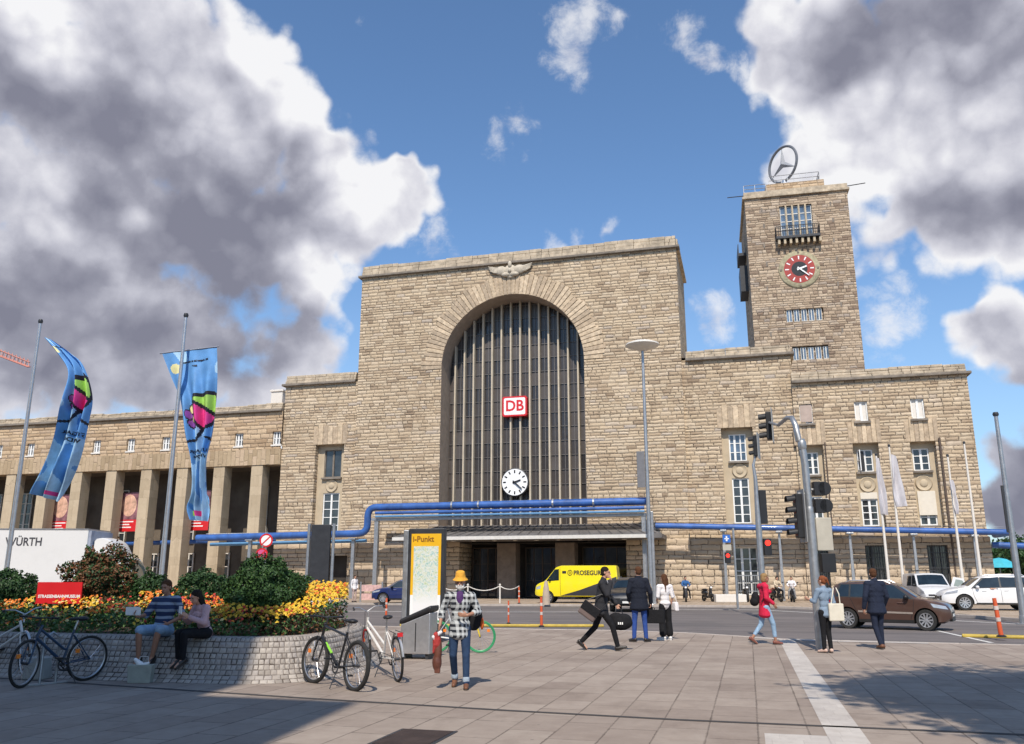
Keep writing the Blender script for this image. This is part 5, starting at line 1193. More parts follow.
# ================================================================ VEHICLES
def interp(tab, x):
    if x <= tab[0][0]: return tab[0][1]
    for (a, va), (b, vb) in zip(tab, tab[1:]):
        if x <= b: t_ = (x-a)/(b-a); return va+(vb-va)*t_
    return tab[-1][1]
def sinterp(tab, x):                     # smooth monotone-ish
    n = len(tab)
    if x <= tab[0][0]: return tab[0][1]
    for i in range(n-1):
        if x <= tab[i+1][0]:
            x0, y0 = tab[i]; x1, y1 = tab[i+1]; m0 = (y1-tab[i-1][1])/(x1-tab[i-1][0]) if i else (y1-y0)/(x1-x0); m1 = (tab[i+2][1]-y0)/(tab[i+2][0]-x0) if i < n-2 else (y1-y0)/(x1-x0)
            s0 = (y1-y0)/(x1-x0)
            m0 = max(-abs(s0)*3, min(abs(s0)*3, m0)); m1 = max(-abs(s0)*3, min(abs(s0)*3, m1))
            h = x1-x0; t_ = (x-x0)/h; return (2*t_**3-3*t_**2+1)*y0+(t_**3-2*t_**2+t_)*h*m0+(-2*t_**3+3*t_**2)*y1+(t_**3-t_**2)*h*m1
    return tab[-1][1]
def paint(name, col, metal=.0):
    if name in MC: return MC[name]
    m, t, b = newmat(name); co = t.coord(); g = t.noise(co, 1.3, 5, .7)
    t.put(b.inputs['Base Color'], t.mix(t.mr(g, .45, .8, 0, .35), col, tuple(c*.7+.05 for c in col))); b.inputs['Metallic'].default_value = metal
    t.put(b.inputs['Roughness'], t.mr(g, .3, .7, .25, .42)); b.inputs['Coat Weight'].default_value = .7; b.inputs['Coat Roughness'].default_value = .06; MC[name] = m; return m
class Car:
    def __init__(s, label, cat, loc, rz, P, body, group=None, name='car'):
        s.P = P; s.o = thing(name, label, cat, loc, rz, group); s.body = body; s.build()
    def top(s, x): return sinterp(s.P['top'], x)
    def bot(s, x): return interp(s.P['bot'], x)
    def belt(s, x): return min(interp(s.P['belt'], x), s.top(x)-.015)
    def w(s, x): return sinterp(s.P['w'], x)
    def hw(s, x, z):
        b, tp, bo = s.belt(x), s.top(x), s.bot(x); w = s.w(x)
        if z <= b: q = (z-bo)/max(.05, b-bo); return w*(1-.07*(1-q)**2-.035*q**3)
        roof = max(s.P['roof'], b+.05); q = (z-b)/(roof-b); return w*.965*(1-s.P.get('tum', .2)*q)
    def side(s, x, z, sg, off=.006): return Vector((x, sg*(s.hw(x, z)+off), z))
    def topz(s, x, y, off=.006): h = s.hw(x, s.top(x)); return Vector((x, y, s.top(x)-.045*(y/max(.2, h))**2+off))
    def patch(s, name, pts, sg, m, par=None, off=.006, n=(10, 5)):
        a, b_, c, d = pts; p = MB()          # a-b bottom edge, d-c top edge (x,z)
        def f(u, v):
            x = (a[0]*(1-u)+b_[0]*u)*(1-v)+(d[0]*(1-u)+c[0]*u)*v; z = (a[1]*(1-u)+b_[1]*u)*(1-v)+(d[1]*(1-u)+c[1]*u)*v
            return s.side(x, min(z, s.top(x)-.01), sg, off)
        p.grid(f, *n); return p.build(name, m, par or s.o, smooth=True)
    def tpatch(s, name, x0, x1, k0, k1, m, par=None, off=.008, n=(8, 12)):
        p = MB(); p.grid(lambda u, v: s.topz(x0+(x1-x0)*u, (2*v-1)*(k0+(k1-k0)*u)*s.hw(x0+(x1-x0)*u, s.top(x0+(x1-x0)*u)), off), *n); return p.build(name, m, par or s.o, smooth=True)
    def build(s):
        P = s.P; x0, x1 = P['top'][0][0], P['top'][-1][0]; N = 64; mb = MB(); rings = []
        for i in range(N+1):
            t_ = i/N; x = x0+(x1-x0)*(t_ - math.sin(2*PI*t_)/(2*PI)*.45)
            bo, tp = s.bot(x), s.top(x); be = s.belt(x); half = [(0, bo), (s.hw(x, bo)*.8, bo), (s.hw(x, bo+.04), bo+.05)]
            for q in (.25, .5, .75, .92, 1.): z = bo+.05+(be-bo-.05)*q; half.append((s.hw(x, z), z))
            H_ = s.hw(x, tp); rr_ = min(.07, max(.004, (tp-be)*.5))
            for q in (.3, .65): z = be+(tp-rr_-be)*q; half.append((s.hw(x, z), z))
            half.append((s.hw(x, tp-rr_), tp-rr_)); half.append((H_-rr_*.35, tp-rr_*.25-.03)); half.append((H_*.8, tp-.03)); half.append((H_*.4, tp-.007)); half.append((0, tp))
            rings.append([(x, y, z) for y, z in half]+[(x, -y, z) for y, z in reversed(half[1:-1])])
        n = len(rings[0]); vs = [v for r in rings for v in r]; fs = []
        for i in range(N):
            for j in range(n): fs.append((i*n+j, (i+1)*n+j, (i+1)*n+(j+1) % n, i*n+(j+1) % n))
        fs.append(tuple(range(n))); fs.append(tuple(N*n+j for j in range(n-1, -1, -1)))
        mb.add(vs, fs); b = mb.build('body', [s.body, M_black], s.o)
        for x in P['wheels']:
            c = MB(); ra = P['wr']+.055
            for sg in (-1, 1): c.lathe([(0, .48*sg), (ra, .48*sg), (ra, 1.4*sg), (0, 1.4*sg)], (x, 0, P['wr']), 'y', 36)
            co = c.build('cut', M_black, s.o)
            bm = bmesh.new(); bm.from_mesh(co.data); bmesh.ops.remove_doubles(bm, verts=bm.verts, dist=1e-5); bmesh.ops.recalc_face_normals(bm, faces=bm.faces); bm.to_mesh(co.data); bm.free()
            bm = bmesh.new(); bm.from_mesh(b.data); bmesh.ops.recalc_face_normals(bm, faces=bm.faces); bm.to_mesh(b.data); bm.free()
            md = b.modifiers.new('b', 'BOOLEAN'); md.object = co; md.operation = 'DIFFERENCE'; md.solver = 'EXACT'; bake(b); bpy.data.objects.remove(co)
        b.data.polygons.foreach_set('use_smooth', [True]*len(b.data.polygons)); b.data.set_sharp_from_angle(angle=R(38)); s.bodyo = b
        for x in P['wheels']:
            for sg in (-1, 1): s.wheel(x, sg)
    def wheel(s, x, sg):
        P = s.P; r = P['wr']; y1 = s.w(x)*.985; y0 = y1-.22; rm = r*.70
        p = MB(); p.lathe([(rm, y0), (r*.96, y0), (r, y0+.03), (r, y1-.035), (r*.955, y1-.005), (rm, y1-.012), (rm*.97, y1-.05), (rm*.97, y0)], (x, 0, r), 'y', 40, closed=True, M=None if sg > 0 else Matrix.Scale(-1, 4, (0, 1, 0)))
        w = p.build('tyre', M_rubber, s.o, smooth=True); w.name = 'wheel'
        Mx = Matrix.Translation((x, 0, r)) @ (Matrix.Identity(4) if sg > 0 else Matrix.Rotation(PI, 4, 'Z')); p = MB(); ns = P.get('spokes', 5)
        p.lathe([(rm*.985, y1-.05), (rm*.985, y1-.012), (rm*.90, y1-.014), (rm*.88, y1-.06)], (0, 0, 0), 'y', 36, M=Mx)
        for k in range(ns):
            a = 2*PI*k/ns+.3; d = Vector((math.cos(a), 0, math.sin(a))); e = Vector((-math.sin(a), 0, math.cos(a)))
            for q in (-1, 1) if ns <= 5 else (0,):
                w0, w1 = (rm*.10, rm*.12) if ns <= 5 else (rm*.12, rm*.12)
                a0 = e*(rm*.10*q); a1 = e*(rm*.27*q)
                vs = [d*rm*.18+a0-e*w0, d*rm*.18+a0+e*w0, d*rm*.9+a1+e*w1, d*rm*.9+a1-e*w1]
                p.add([Mx @ (v+Vector((0, y1-.035+(.0 if j < 2 else .012), 0))) for j, v in enumerate(vs)]+[Mx @ (v+Vector((0, y1-.075, 0))) for v in vs], [(0, 1, 2, 3), (0, 4, 5, 1), (1, 5, 6, 2), (2, 6, 7, 3), (3, 7, 4, 0)])
        p.lathe([(0, y1-.02), (rm*.2, y1-.022), (rm*.24, y1-.07)], (0, 0, 0), 'y', 16, M=Mx); p.build('rim', M_alu, w)
        p = MB(); p.lathe([(0, y1-.10), (rm*.95, y1-.10)], (0, 0, 0), 'y', 24, M=Mx); p.build('brake_backing', M_black, w)
    def line(s, pts, m, name='door_gap', w=.007, off=.004):
        for sg in (-1, 1):
            p = MB(); q = []
            for (xa, za), (xb, zb) in zip(pts, pts[1:]):
                for k in range(8): q.append((xa+(xb-xa)*k/8, za+(zb-za)*k/8))
            q.append(pts[-1])
            for (xa, za), (xb, zb) in zip(q, q[1:]):
                L_ = math.hypot(xb-xa, zb-za); nx, nz = -(zb-za)/L_*w, (xb-xa)/L_*w; p.quad(s.side(xa-nx, za-nz, sg, off), s.side(xb-nx, zb-nz, sg, off), s.side(xb+nx, zb+nz, sg, off), s.side(xa+nx, za+nz, sg, off))
            p.build(name, m, s.bodyo)
    def mirror(s, x, z, m):
        for sg in (-1, 1): p = MB(); y = s.hw(x, z)+.10; p.ell((x, sg*y, z+.02), (.085, .11, .075)); p.tube([(x, sg*(y-.13), z-.04), (x, sg*(y), z-.01)], .025, 6); p.build('wing_mirror', m, s.o, smooth=True)
    def handle(s, x, z, m=None):
        for sg in (-1, 1): p = MB(); a, b_ = s.side(x-.09, z, sg, .02), s.side(x+.09, z, sg, .02); p.tube([s.side(x-.1, z, sg, 0), a, b_, s.side(x+.1, z, sg, 0)], .014, 6); p.build('door_handle', m or s.body, s.o)
    def headlight(s, pts, m=None):
        for sg in (-1, 1): s.patch('headlight', pts, sg, m or mat('headlight_glass', (.45, .47, .5), .12, .3), off=.01)
    def taillight(s, pts):
        for sg in (-1, 1): s.patch('tail_light', pts, sg, mat('tail_light_red', (.35, .01, .01), .2), off=.008)
    def front(s, name, z0, z1, k, m, end=1, off=.01):
        x = s.P['top'][-1 if end > 0 else 0][0]; w = s.w(x)*k; p = MB(); xx = x+off*end; p.box(min(x-.1*end, xx), max(x-.1*end, xx), -w, w, z0, z1); return p.build(name, m, s.o, bevel=.006)
TR = mat('black_trim', (.02, .02, .02), .45)
PLATE = mat('number_plate_white', (.75, .75, .72), .4)
def hatch(label, loc, rz, body, scale=1., roofrails=True, **k):
    P = dict(top=[(-2.0, .92), (-1.97, 1.0), (-1.82, 1.20), (-1.55, 1.42), (-1.2, 1.475), (-.5, 1.50), (.05, 1.475), (.45, 1.36), (1.02, 1.02), (1.35, .955), (1.75, .86), (1.95, .74), (2.0, .60)],
             bot=[(-2.0, .42), (-1.75, .26), (-1., .20), (1., .20), (1.75, .22), (2.0, .34)], belt=[(-2., .95), (-1.5, .99), (0, .95), (.9, .93), (1.3, .9), (2., .60)],
             w=[(-2.0, .70), (-1.8, .81), (-1.3, .85), (0, .86), (1.2, .85), (1.7, .79), (1.92, .68), (2.0, .58)], roof=1.5, tum=.23, wheels=(-1.24, 1.24), wr=.315)
    c = Car(label, 'car', loc, rz, P, body, name='parked_car' if k.get('parked') else 'car'); c.o.scale = (scale,)*3
    for sg in (-1, 1):
        c.patch('window_trim', [(-1.66, .985), (.98, .935), (.36, 1.36), (-1.46, 1.40)], sg, TR, off=.004, n=(20, 6))
        for a in ([(-1.58, 1.01), (-1.16, 1.005), (-1.13, 1.37), (-1.40, 1.37)], [(-1.10, 1.0), (-.24, .985), (-.25, 1.405), (-1.07, 1.38)], [(-.17, .985), (.86, .955), (.31, 1.345), (-.18, 1.405)]): c.patch('side_window', a, sg, k.get('glass', M_cglass), off=.009)
        c.patch('side_moulding', [(-.88, .52), (.86, .49), (.86, .545), (-.88, .575)], sg, k.get('mould', mat('light_moulding', (.5, .42, .36), .3, .5)), off=.012)
        c.patch('lower_cladding', [(-.87, .22), (.87, .22), (.87, .31), (-.87, .31)], sg, TR, off=.008)
    c.tpatch('windscreen', .42, 1.0, .86, .92, M_cglass); c.tpatch('rear_window', -1.9, -1.6, .80, .80, M_cglass)
    c.line([(-.21, 1.40), (-.2, .96), (-.22, .34)], M_black); c.line([(.92, .92), (.88, .6), (.78, .34)], M_black); c.line([(-1.12, .98), (-.98, .66), (-.86, .36)], M_black)
    c.line([(1.05, .93), (1.45, .86), (1.88, .72)], M_black, w=.004)
    c.mirror(.70, .98, body if k.get('mbody') else M_black); c.handle(-.42, .84); c.handle(.62-1.35+.0, .85) if 0 else None; c.handle(.05-.9, .86) if 0 else None; c.handle(.16+.35, .82)
    c.headlight([(1.50, .70), (1.93, .64), (1.86, .74), (1.42, .82)]); c.taillight([(-1.97, .78), (-1.68, .80), (-1.68, .97), (-1.93, .97)])
    c.front('grille', .44, .56, .62, M_black); c.front('lower_grille', .28, .40, .8, M_black); c.front('number_plate', .42, .50, .38, PLATE, off=.02); c.front('number_plate', .6, .70, .36, PLATE, -1, .02)
    if roofrails:
        for sg in (-1, 1): p = MB(); p.tube([(-1.25, sg*.60, 1.44), (-1.1, sg*.60, 1.50), (.0, sg*.60, 1.50), (.2, sg*.60, 1.41)], .016, 6); p.build('roof_rail', M_alu, c.o, smooth=True)
    return c
# brown hatchback
f, r = gnd(930, 631, -.12), gnd(847, 628.5, -.12); d = (f-r).normalized(); mid = (f+r)/2; mid += Vector((-d.y, d.x, 0))*.75
brown = hatch('metallic brown hatchback driving past behind the man in the dark suit', mid, math.atan2(d.y, d.x), paint('metallic_brown_paint', (.12, .062, .045), .55), scale=.985); brown.o.scale = (.985, .985, 1.07)
p = MB(); p.ell((-.35, .35, 1.12), (.09, .1, .12)); p.rc((-.35, .35, .95), (-.4, .35, .75), .17, .2); 
# white SUV
P = dict(top=[(-2.4, 1.0), (-2.36, 1.08), (-2.15, 1.35), (-1.8, 1.6), (-1.2, 1.68), (-.3, 1.71), (.25, 1.67), (.62, 1.55), (1.2, 1.18), (1.55, 1.10), (2.0, 1.0), (2.28, .86), (2.4, .66)],
         bot=[(-2.4, .5), (-2.1, .32), (-1, .27), (1.2, .27), (2.1, .30), (2.4, .42)], belt=[(-2.4, 1.05), (-1.7, 1.12), (0, 1.06), (1.1, 1.04), (1.6, 1.02), (2.4, .68)],
         w=[(-2.4, .80), (-2.1, .93), (-1.4, .97), (0, .96), (1.4, .96), (2.0, .91), (2.28, .80), (2.4, .68)], roof=1.71, tum=.24, wheels=(-1.48, 1.42), wr=.375)
def suv(label, loc, rz, body, cat='car', glass_=None, name='car'):
    c = Car(label, cat, loc, rz, P, body, name=name)
    for sg in (-1, 1):
        c.patch('window_trim', [(-1.95, 1.12), (1.1, 1.045), (.52, 1.56), (-1.62, 1.60)], sg, TR, off=.004, n=(20, 6))
        for a in ([(-1.84, 1.15), (-1.3, 1.14), (-1.28, 1.56), (-1.56, 1.55)], [(-1.24, 1.135), (-.3, 1.12), (-.31, 1.60), (-1.2, 1.57)], [(-.22, 1.115), (.98, 1.07), (.44, 1.53), (-.24, 1.60)]): c.patch('side_window', a, sg, glass_ or M_cglass, off=.009)
        c.patch('sill', [(-.95, .28), (.9, .28), (.9, .37), (-.95, .37)], sg, TR, off=.008)
    c.tpatch('windscreen', .60, 1.17, .86, .92, M_cglass); c.tpatch('rear_window', -2.3, -1.95, .8, .8, M_cglass)
    c.line([(-.26, 1.60), (-.25, 1.1), (-.28, .4)], M_black); c.line([(1.02, 1.05), (.98, .7), (.86, .4)], M_black); c.line([(-1.26, 1.13), (-1.12, .8), (-1.0, .42)], M_black)
    c.line([(1.22, 1.05), (1.7, .98), (2.22, .84)], M_black, w=.004)
    c.mirror(.80, 1.10, body); c.handle(-.5, .96); c.handle(.5, .94)
    c.headlight([(1.72, .84), (2.30, .76), (2.20, .86), (1.68, .98)], mat('swept_headlight', (.35, .36, .38), .15, .2)); c.taillight([(-2.35, .90), (-2.0, .92), (-1.98, 1.08), (-2.3, 1.10)])
    for y in (-.48, .48): p = MB(); p.box(2.30, 2.405, y-.17, y+.17, .47, .70); p.build('air_intake', M_black, c.o, bevel=.02)
    c.front('grille', .50, .66, .38, M_black); c.front('number_plate', .44, .54, .30, PLATE, off=.03)
    for sg in (-1, 1): p = MB(); p.tube([(-1.5, sg*.66, 1.64), (-1.35, sg*.66, 1.71), (-.1, sg*.66, 1.71), (.15, sg*.66, 1.63)], .018, 6); p.build('roof_rail', M_alu, c.o, smooth=True)
    return c
ff = gnd(966, 610.5, 0); cn = Vector((ff.x, ff.y, 0)).normalized(); dv = Vector((cn.y, -cn.x, 0))*math.cos(R(15))+cn*math.sin(R(15)); ws = ff+dv*1.42+Vector((-dv.y, dv.x, 0))*.9
dv_suv = dv.copy()
suv('white SUV parked beyond the road beside the small white van', ws, math.atan2(-dv.y, -dv.x), paint('white_car_paint', (.80, .80, .80)))
# open door of the van / SUV area
def van(label, loc, rz, body, L=4.2, Hh=1.82, name='van', stripe=None):
    h = L/2; P = dict(top=[(-h, 1.45), (-h+.04, Hh-.06), (-h+.4, Hh), (h-1.75, Hh), (h-1.45, Hh-.08), (h-.80, 1.18), (h-.35, 1.05), (h-.06, .86), (h, .66)],
        bot=[(-h, .36), (-h+.4, .26), (h-.4, .26), (h, .36)], belt=[(-h, 1.1), (h-1., 1.06), (h-.6, 1.02), (h, .68)], w=[(-h, .82), (-h+.2, .87), (h-1., .87), (h-.3, .80), (h, .68)], roof=Hh, tum=.13, wheels=(-h+.85, h-.78), wr=.32)
    c = Car(label, 'van', loc, rz, P, body, name=name)
    for sg in (-1, 1):
        for a in ([(h-1.95, 1.12), (h-.92, 1.10), (h-1.42, Hh-.14), (h-1.93, Hh-.14)], [(h-3.0, 1.12), (h-2.1, 1.12), (h-2.1, Hh-.16), (h-3.0, Hh-.16)]): c.patch('side_window', a, sg, M_cglass, off=.008)
        c.patch('side_moulding', [(-h+1.3, .5), (h-1.3, .5), (h-1.3, .58), (-h+1.3, .58)], sg, TR, off=.01)
    c.tpatch('windscreen', h-1.42, h-.84, .88, .92, M_cglass); c.line([(h-2.02, Hh-.12), (h-2.02, .4)], M_black); c.line([(h-1.0, 1.05), (h-1.05, .5)], M_black)
    c.mirror(h-1.05, 1.15, M_black); c.headlight([(h-.5, .78), (h-.08, .72), (h-.10, .84), (h-.48, .96)]); c.front('grille', .62, .70, .75, M_black); c.front('bumper', .36, .56, .98, TR); c.front('number_plate', .44, .54, .32, PLATE, off=.03); c.taillight([(-h+.02, .8), (-h+.12, .8), (-h+.12, 1.3), (-h+.03, 1.3)])
    return c
c = cd(926, 48.5); cn = Vector((c.x, c.y, 0)).normalized(); fd = (-cn*.97+Vector((cn.y, -cn.x, 0))*.25).normalized()
wv = van('small white van parked nose-on against the station wall, left of the white SUV', c, math.atan2(fd.y, fd.x), paint('greyish_white_paint', (.62, .62, .62)), name='parked_van')
p = MB(); 
for x in (-.9, .0): p.tube([(x, -.62, 1.84), (x, -.62, 1.93), (x, .62, 1.93), (x, .62, 1.84)], .022, 6)
for y in (-.4, 0, .4): p.tube([(-1.1, y, 1.96), (.4, y, 1.96)], .02, 6)
p.build('roof_rack', M_dark, wv.o)
p = MB(); DM = Matrix.Translation((1.08, 1.32, 0)) @ Matrix.Rotation(R(-72), 4, 'Z') @ Matrix.Rotation(PI, 4, 'Z')
p.add([(-.45, -.04, .42), (.45, -.04, .42), (.5, -.04, 1.05), (.28, -.04, 1.5), (-.2, -.04, 1.58), (-.42, -.04, 1.1)]+[(-.45, .05, .42), (.45, .05, .42), (.5, .05, 1.05), (.28, .05, 1.5), (-.2, .05, 1.58), (-.42, .05, 1.1)], [(0, 1, 2, 3, 4, 5), (11, 10, 9, 8, 7, 6)]+[(i, (i+1) % 6, 6+(i+1) % 6, 6+i) for i in range(6)])
p.v = [tuple(DM @ Vector(v)) for v in p.v]; dr = p.build('open_door', paint('white_car_paint', (.8, .8, .8)), wv.o, bevel=.02)
for yy in (-.045, .055): p = MB(); p.add([DM @ Vector(v) for v in ((-.32, yy, 1.12), (.40, yy, 1.10), (.22, yy, 1.42), (-.16, yy, 1.48))], [(0, 1, 2, 3)]); p.build('door_window', mat('grey_green_glass', (.30, .36, .34), .15), dr)
# yellow armoured van
def fardir(a): return (CR*math.cos(a)+CF*math.sin(a)).normalized()
P_y = dict(top=[(-3.1, 1.9), (-3.05, 2.42), (-2.9, 2.50), (1.15, 2.50), (1.35, 2.44), (1.52, 2.40), (2.35, 1.55), (2.95, 1.30), (3.15, 1.12), (3.2, .8)], bot=[(-3.2, .5), (-2.8, .42), (2.8, .42), (3.2, .5)], belt=[(-3.2, 1.4), (1.4, 1.4), (2.4, 1.3), (3.2, .82)],
    w=[(-3.2, 1.0), (-3., 1.05), (1.2, 1.05), (2.4, 1.0), (3., .9), (3.2, .74)], roof=2.5, tum=.06, wheels=(-1.95, 2.15), wr=.39, spokes=9)
dv = -fardir(R(-12)); base_ = cd(538, 56); yp = paint('safety_yellow_paint', (.86, .70, .01)); cy = base_-dv*2.6
yv = Car('bright yellow armoured cash van with dark lower flank, before the station entrance', 'armoured van', cy, math.atan2(dv.y, dv.x), P_y, yp, name='armoured_van')
yv.o.scale = (.83, 1, .93)
for sg in (-1, 1):
    yv.patch('cab_window', [(1.30, 1.5), (2.30, 1.44), (1.62, 2.22), (1.30, 2.24)], sg, M_cglass, off=.008); yv.patch('vision_slot', [(.75, 1.95), (1.05, 1.95), (1.05, 2.12), (.75, 2.12)], sg, M_black, off=.01)
    yv.patch('dark_flank', [(-3.05, .5), (1.2, .5), (-.2, .85), (-3.05, 1.75)], sg, mat('anthracite_panel', (.03, .03, .035), .5), off=.006, n=(20, 6))
yv.line([(1.22, 2.4), (1.2, .5)], M_black, w=.012); yv.line([(2.42, 1.4), (2.38, .7)], M_black); yv.tpatch('windscreen', 1.56, 2.3, .88, .9, M_cglass); yv.mirror(2.0, 1.55, M_black)
yv.headlight([(2.75, .95), (3.1, .9), (3.08, 1.05), (2.72, 1.18)]); yv.front('grille', .75, .95, .6, M_black); yv.front('bumper', .5, .7, .95, TR)
for sg in (-1, 1):
    p = MB(); vs, fs = textgeo('PROSEGUR', .42, .012); p.add([yv.side(-.85-sg*u*1.0*-1*-1, 1.98+v, sg, .014) for u, v in vs], fs); p.build('lettering', mat('black_lettering', (.02, .02, .02), .5), yv.bodyo)
    p = MB(); p.tube([yv.side(.46+.17*math.cos(a), 2.0+.17*math.sin(a), sg, .012) for a in [2*PI*i/24 for i in range(24)]], .02, 4, closed=True); p.tube([yv.side(.46+.07*math.cos(a), 2.0+.07*math.sin(a), sg, .012) for a in [2*PI*i/16 for i in range(16)]], .015, 4, closed=True); p.build('round_emblem', MC['black_lettering'], yv.bodyo)
# dark people carrier behind the walking man, blue car by the wall, dark SUV behind the bushes
suv('black people carrier seen behind the two men in dark jackets', cd(631, 46, -.12), math.atan2(-CF.y, -CF.x)-R(14), paint('black_car_paint', (.012, .013, .015)), name='car', glass_=M_gblue)
hatch('dark blue car half hidden by the map totem', cd(405, 55.5), math.atan2(-CR.y, -CR.x), paint('dark_blue_paint', (.015, .03, .13), .2), 1., False, mould=mat('dark_blue_moulding', (.015, .03, .13), .3), parked=True)
suv('dark grey SUV parked behind the bushes at the foot of the colonnade', cd(239, 41), math.atan2(-CR.y, -CR.x)+R(12), paint('dark_grey_paint', (.035, .04, .045), .3), name='parked_car')
# box truck
dv = fardir(R(3)); tb = cd(95, 41, -.12); trk = thing('box_truck', 'white box truck lettered WÜRTH behind the flower bed', 'truck', tb, math.atan2(dv.y, dv.x))
Lb = at(97, 540, 1); k = 1.
p = MB(); p.box(-8.2, .0, -1.25, 1.25, 1.0, 3.86); bx_ = p.build('cargo_box', paint('truck_white', (.74, .74, .73)), trk, bevel=.03)
p = MB(); addtext(p, 'WÜRTH', .52, lambda u, v: (-2.85+u*.86, -1.256, 3.28+v), bold=.012); p.build('lettering', mat('dark_grey_lettering', (.06, .06, .07), .5), bx_)
p = MB(); p.box(-4.35, -4.05, -1.257, -1.252, 3.0, 3.55); p.build('red_emblem', M_red, bx_)
p = MB(); p.box(-8.2, 0, -1.27, 1.27, 3.84, 3.90); p.build('roof_rail', M_alu, bx_)
p = MB(); p.box(.0, .12, -1.2, 1.2, 1., 3.8); p.build('bulkhead', mat('blue_grey_panel', (.32, .36, .45), .5), trk)
P_t = dict(top=[(.18, 3.40), (.25, 3.50), (.6, 3.52), (1.0, 3.3), (1.35, 2.72), (1.7, 2.55), (2.3, 1.55), (2.75, 1.35), (2.95, 1.1), (3.0, .8)], bot=[(.18, .6), (3., .55)], belt=[(.18, 1.6), (3., .9)], w=[(.18, 1.08), (1.5, 1.08), (2.6, 1.0), (3.0, .8)], roof=2.6, tum=.08, wheels=(2.1,), wr=.42, spokes=9)
cab = Car.__new__(Car); cab.P = P_t; cab.body = paint('truck_white', (.74, .74, .73)); cab.o = trk; cab.build()
for sg in (-1, 1): cab.patch('cab_window', [(.75, 1.65), (2.2, 1.5), (1.75, 2.3), (.75, 2.35)], sg, M_cglass, off=.008)
cab.tpatch('windscreen', 1.74, 2.28, .88, .9, glass('greenish_glass', (.10, .13, .11), .05)); cab.mirror(2.0, 1.8, M_black); cab.line([(.6, 2.3), (.6, .7)], M_black)
for x in (-6.2,):
    for sg in (-1, 1): p = MB(); p.lathe([(.25, .9), (.42, .9), (.45, .93), (.45, 1.15), (.42, 1.19), (.25, 1.15)], (x, 0, .45), 'y', 28, closed=True, M=None if sg > 0 else Matrix.Scale(-1, 4, (0, 1, 0))); w_ = p.build('wheel', M_rubber, trk, smooth=True)
p = MB(); p.box(-8., 1., -.5, .5, .6, .95); p.build('chassis', M_dark, trk)
# ------------------------------------------------ scooters
def scooter(label, c, rz, col):
    o = thing('motor_scooter', label, 'scooter', c, rz, 'scooters along the station wall'); m = paint(*col)
    for x in (-.6, .62): p = MB(); p.lathe([(.12, -.05), (.22, -.05), (.24, 0), (.22, .05), (.12, .05)], (x, 0, .24), 'y', 20, closed=True); p.build('wheel', M_rubber, o, smooth=True)
    p = MB(); p.ell((-.45, 0, .58), (.42, .17, .2)); p.ell((-.1, 0, .3), (.35, .15, .08)); p.rc((.3, 0, .35), (.42, 0, .9), .13, .1); p.ell((.6, 0, .46), (.2, .09, .08)); p.build('body', m, o, voxel=.03, sm=2, smooth=True)
    p = MB(); p.ell((-.4, 0, .78), (.36, .14, .07)); p.build('seat', M_black, o, smooth=True)
    p = MB(); p.tube([(.42, -.3, 1.02), (.44, 0, .98), (.42, .3, 1.02)], .02, 6); p.tube([(.62, 0, .3), (.42, 0, .95)], .03, 6); p.build('handlebar', M_dark, o)
    p = MB(); p.ell((.5, 0, .92), (.06, .08, .07)); p.build('headlight', M_wenamel, o, smooth=True)
    p = MB(); 
    for y in (-.2, .2): p.tube([(.42, y, 1.02), (.40, y*1.6, 1.22)], .008, 4); p.ell((.40, y*1.6, 1.25), (.02, .06, .04))
    p.build('mirror', M_dark, o); return o
for px, d, a, lab, col in ((685, 58, -100, 'dark scooter carrying the rider in blue, right of the entrance', ('scooter_dark', (.03, .03, .04))), (707, 58.5, -75, 'black scooter parked alone beside the white concrete block', ('scooter_black', (.015, .015, .015))), (745, 58, -95, 'black scooter behind the slim signal pole, in front of the barred window', ('scooter_black', (.015, .015, .015))), (775, 58, -80, 'black scooter under the rider with the fair top', ('scooter_black', (.015, .015, .015))), (791, 57.5, -100, 'dark scooter under the rider in the white shirt', ('scooter_dark', (.03, .03, .04)))):
    scooter(lab, cd(px, d), R(a)+YAW, col)
# ================================================================ PEOPLE
M_skin = mat('skin', (.50, .27, .18), .55, var=.08, sc=12); M_skin2 = mat('tanned_skin', (.38, .19, .12), .55, var=.08, sc=12)
def cloth(name, col, var=.12, sc=9):
    if name in MC: return MC[name]
    m, t, b = newmat(name); co = t.coord(); n = t.noise(co, sc, 4, .6, .8)
    t.put(b.inputs['Base Color'], t.mix(t.mr(n, .3, .7), tuple(c*(1-var) for c in col), tuple(min(1, c*(1+var)) for c in col))); b.inputs['Roughness'].default_value = .85; b.inputs['Specular IOR Level'].default_value = .2
    t.put(b.inputs['Normal'], t.bump(n, .7, .03)); MC[name] = m; return m
def checks(name, c0, c1, sz):
    m, t, b = newmat(name); x, y, z = t.xyz(t.coord()); u = t.m('ADD', x, t.m('MULTIPLY', y, .9))
    a = t.m('GREATER_THAN', t.m('FRACT', t.m('DIVIDE', u, sz)), .5); d = t.m('GREATER_THAN', t.m('FRACT', t.m('DIVIDE', z, sz)), .5)
    t.put(b.inputs['Base Color'], t.ramp(t.m('MULTIPLY', t.m('ADD', a, d), .5), [(0, c0), (.4, tuple((p*.35+q*.65) for p, q in zip(c0, c1))), (.9, c1)], 'CONSTANT')); b.inputs['Roughness'].default_value = .9
    t.put(b.inputs['Normal'], t.bump(t.noise(t.coord(), 9, 4), .6, .03)); MC[name] = m; return m
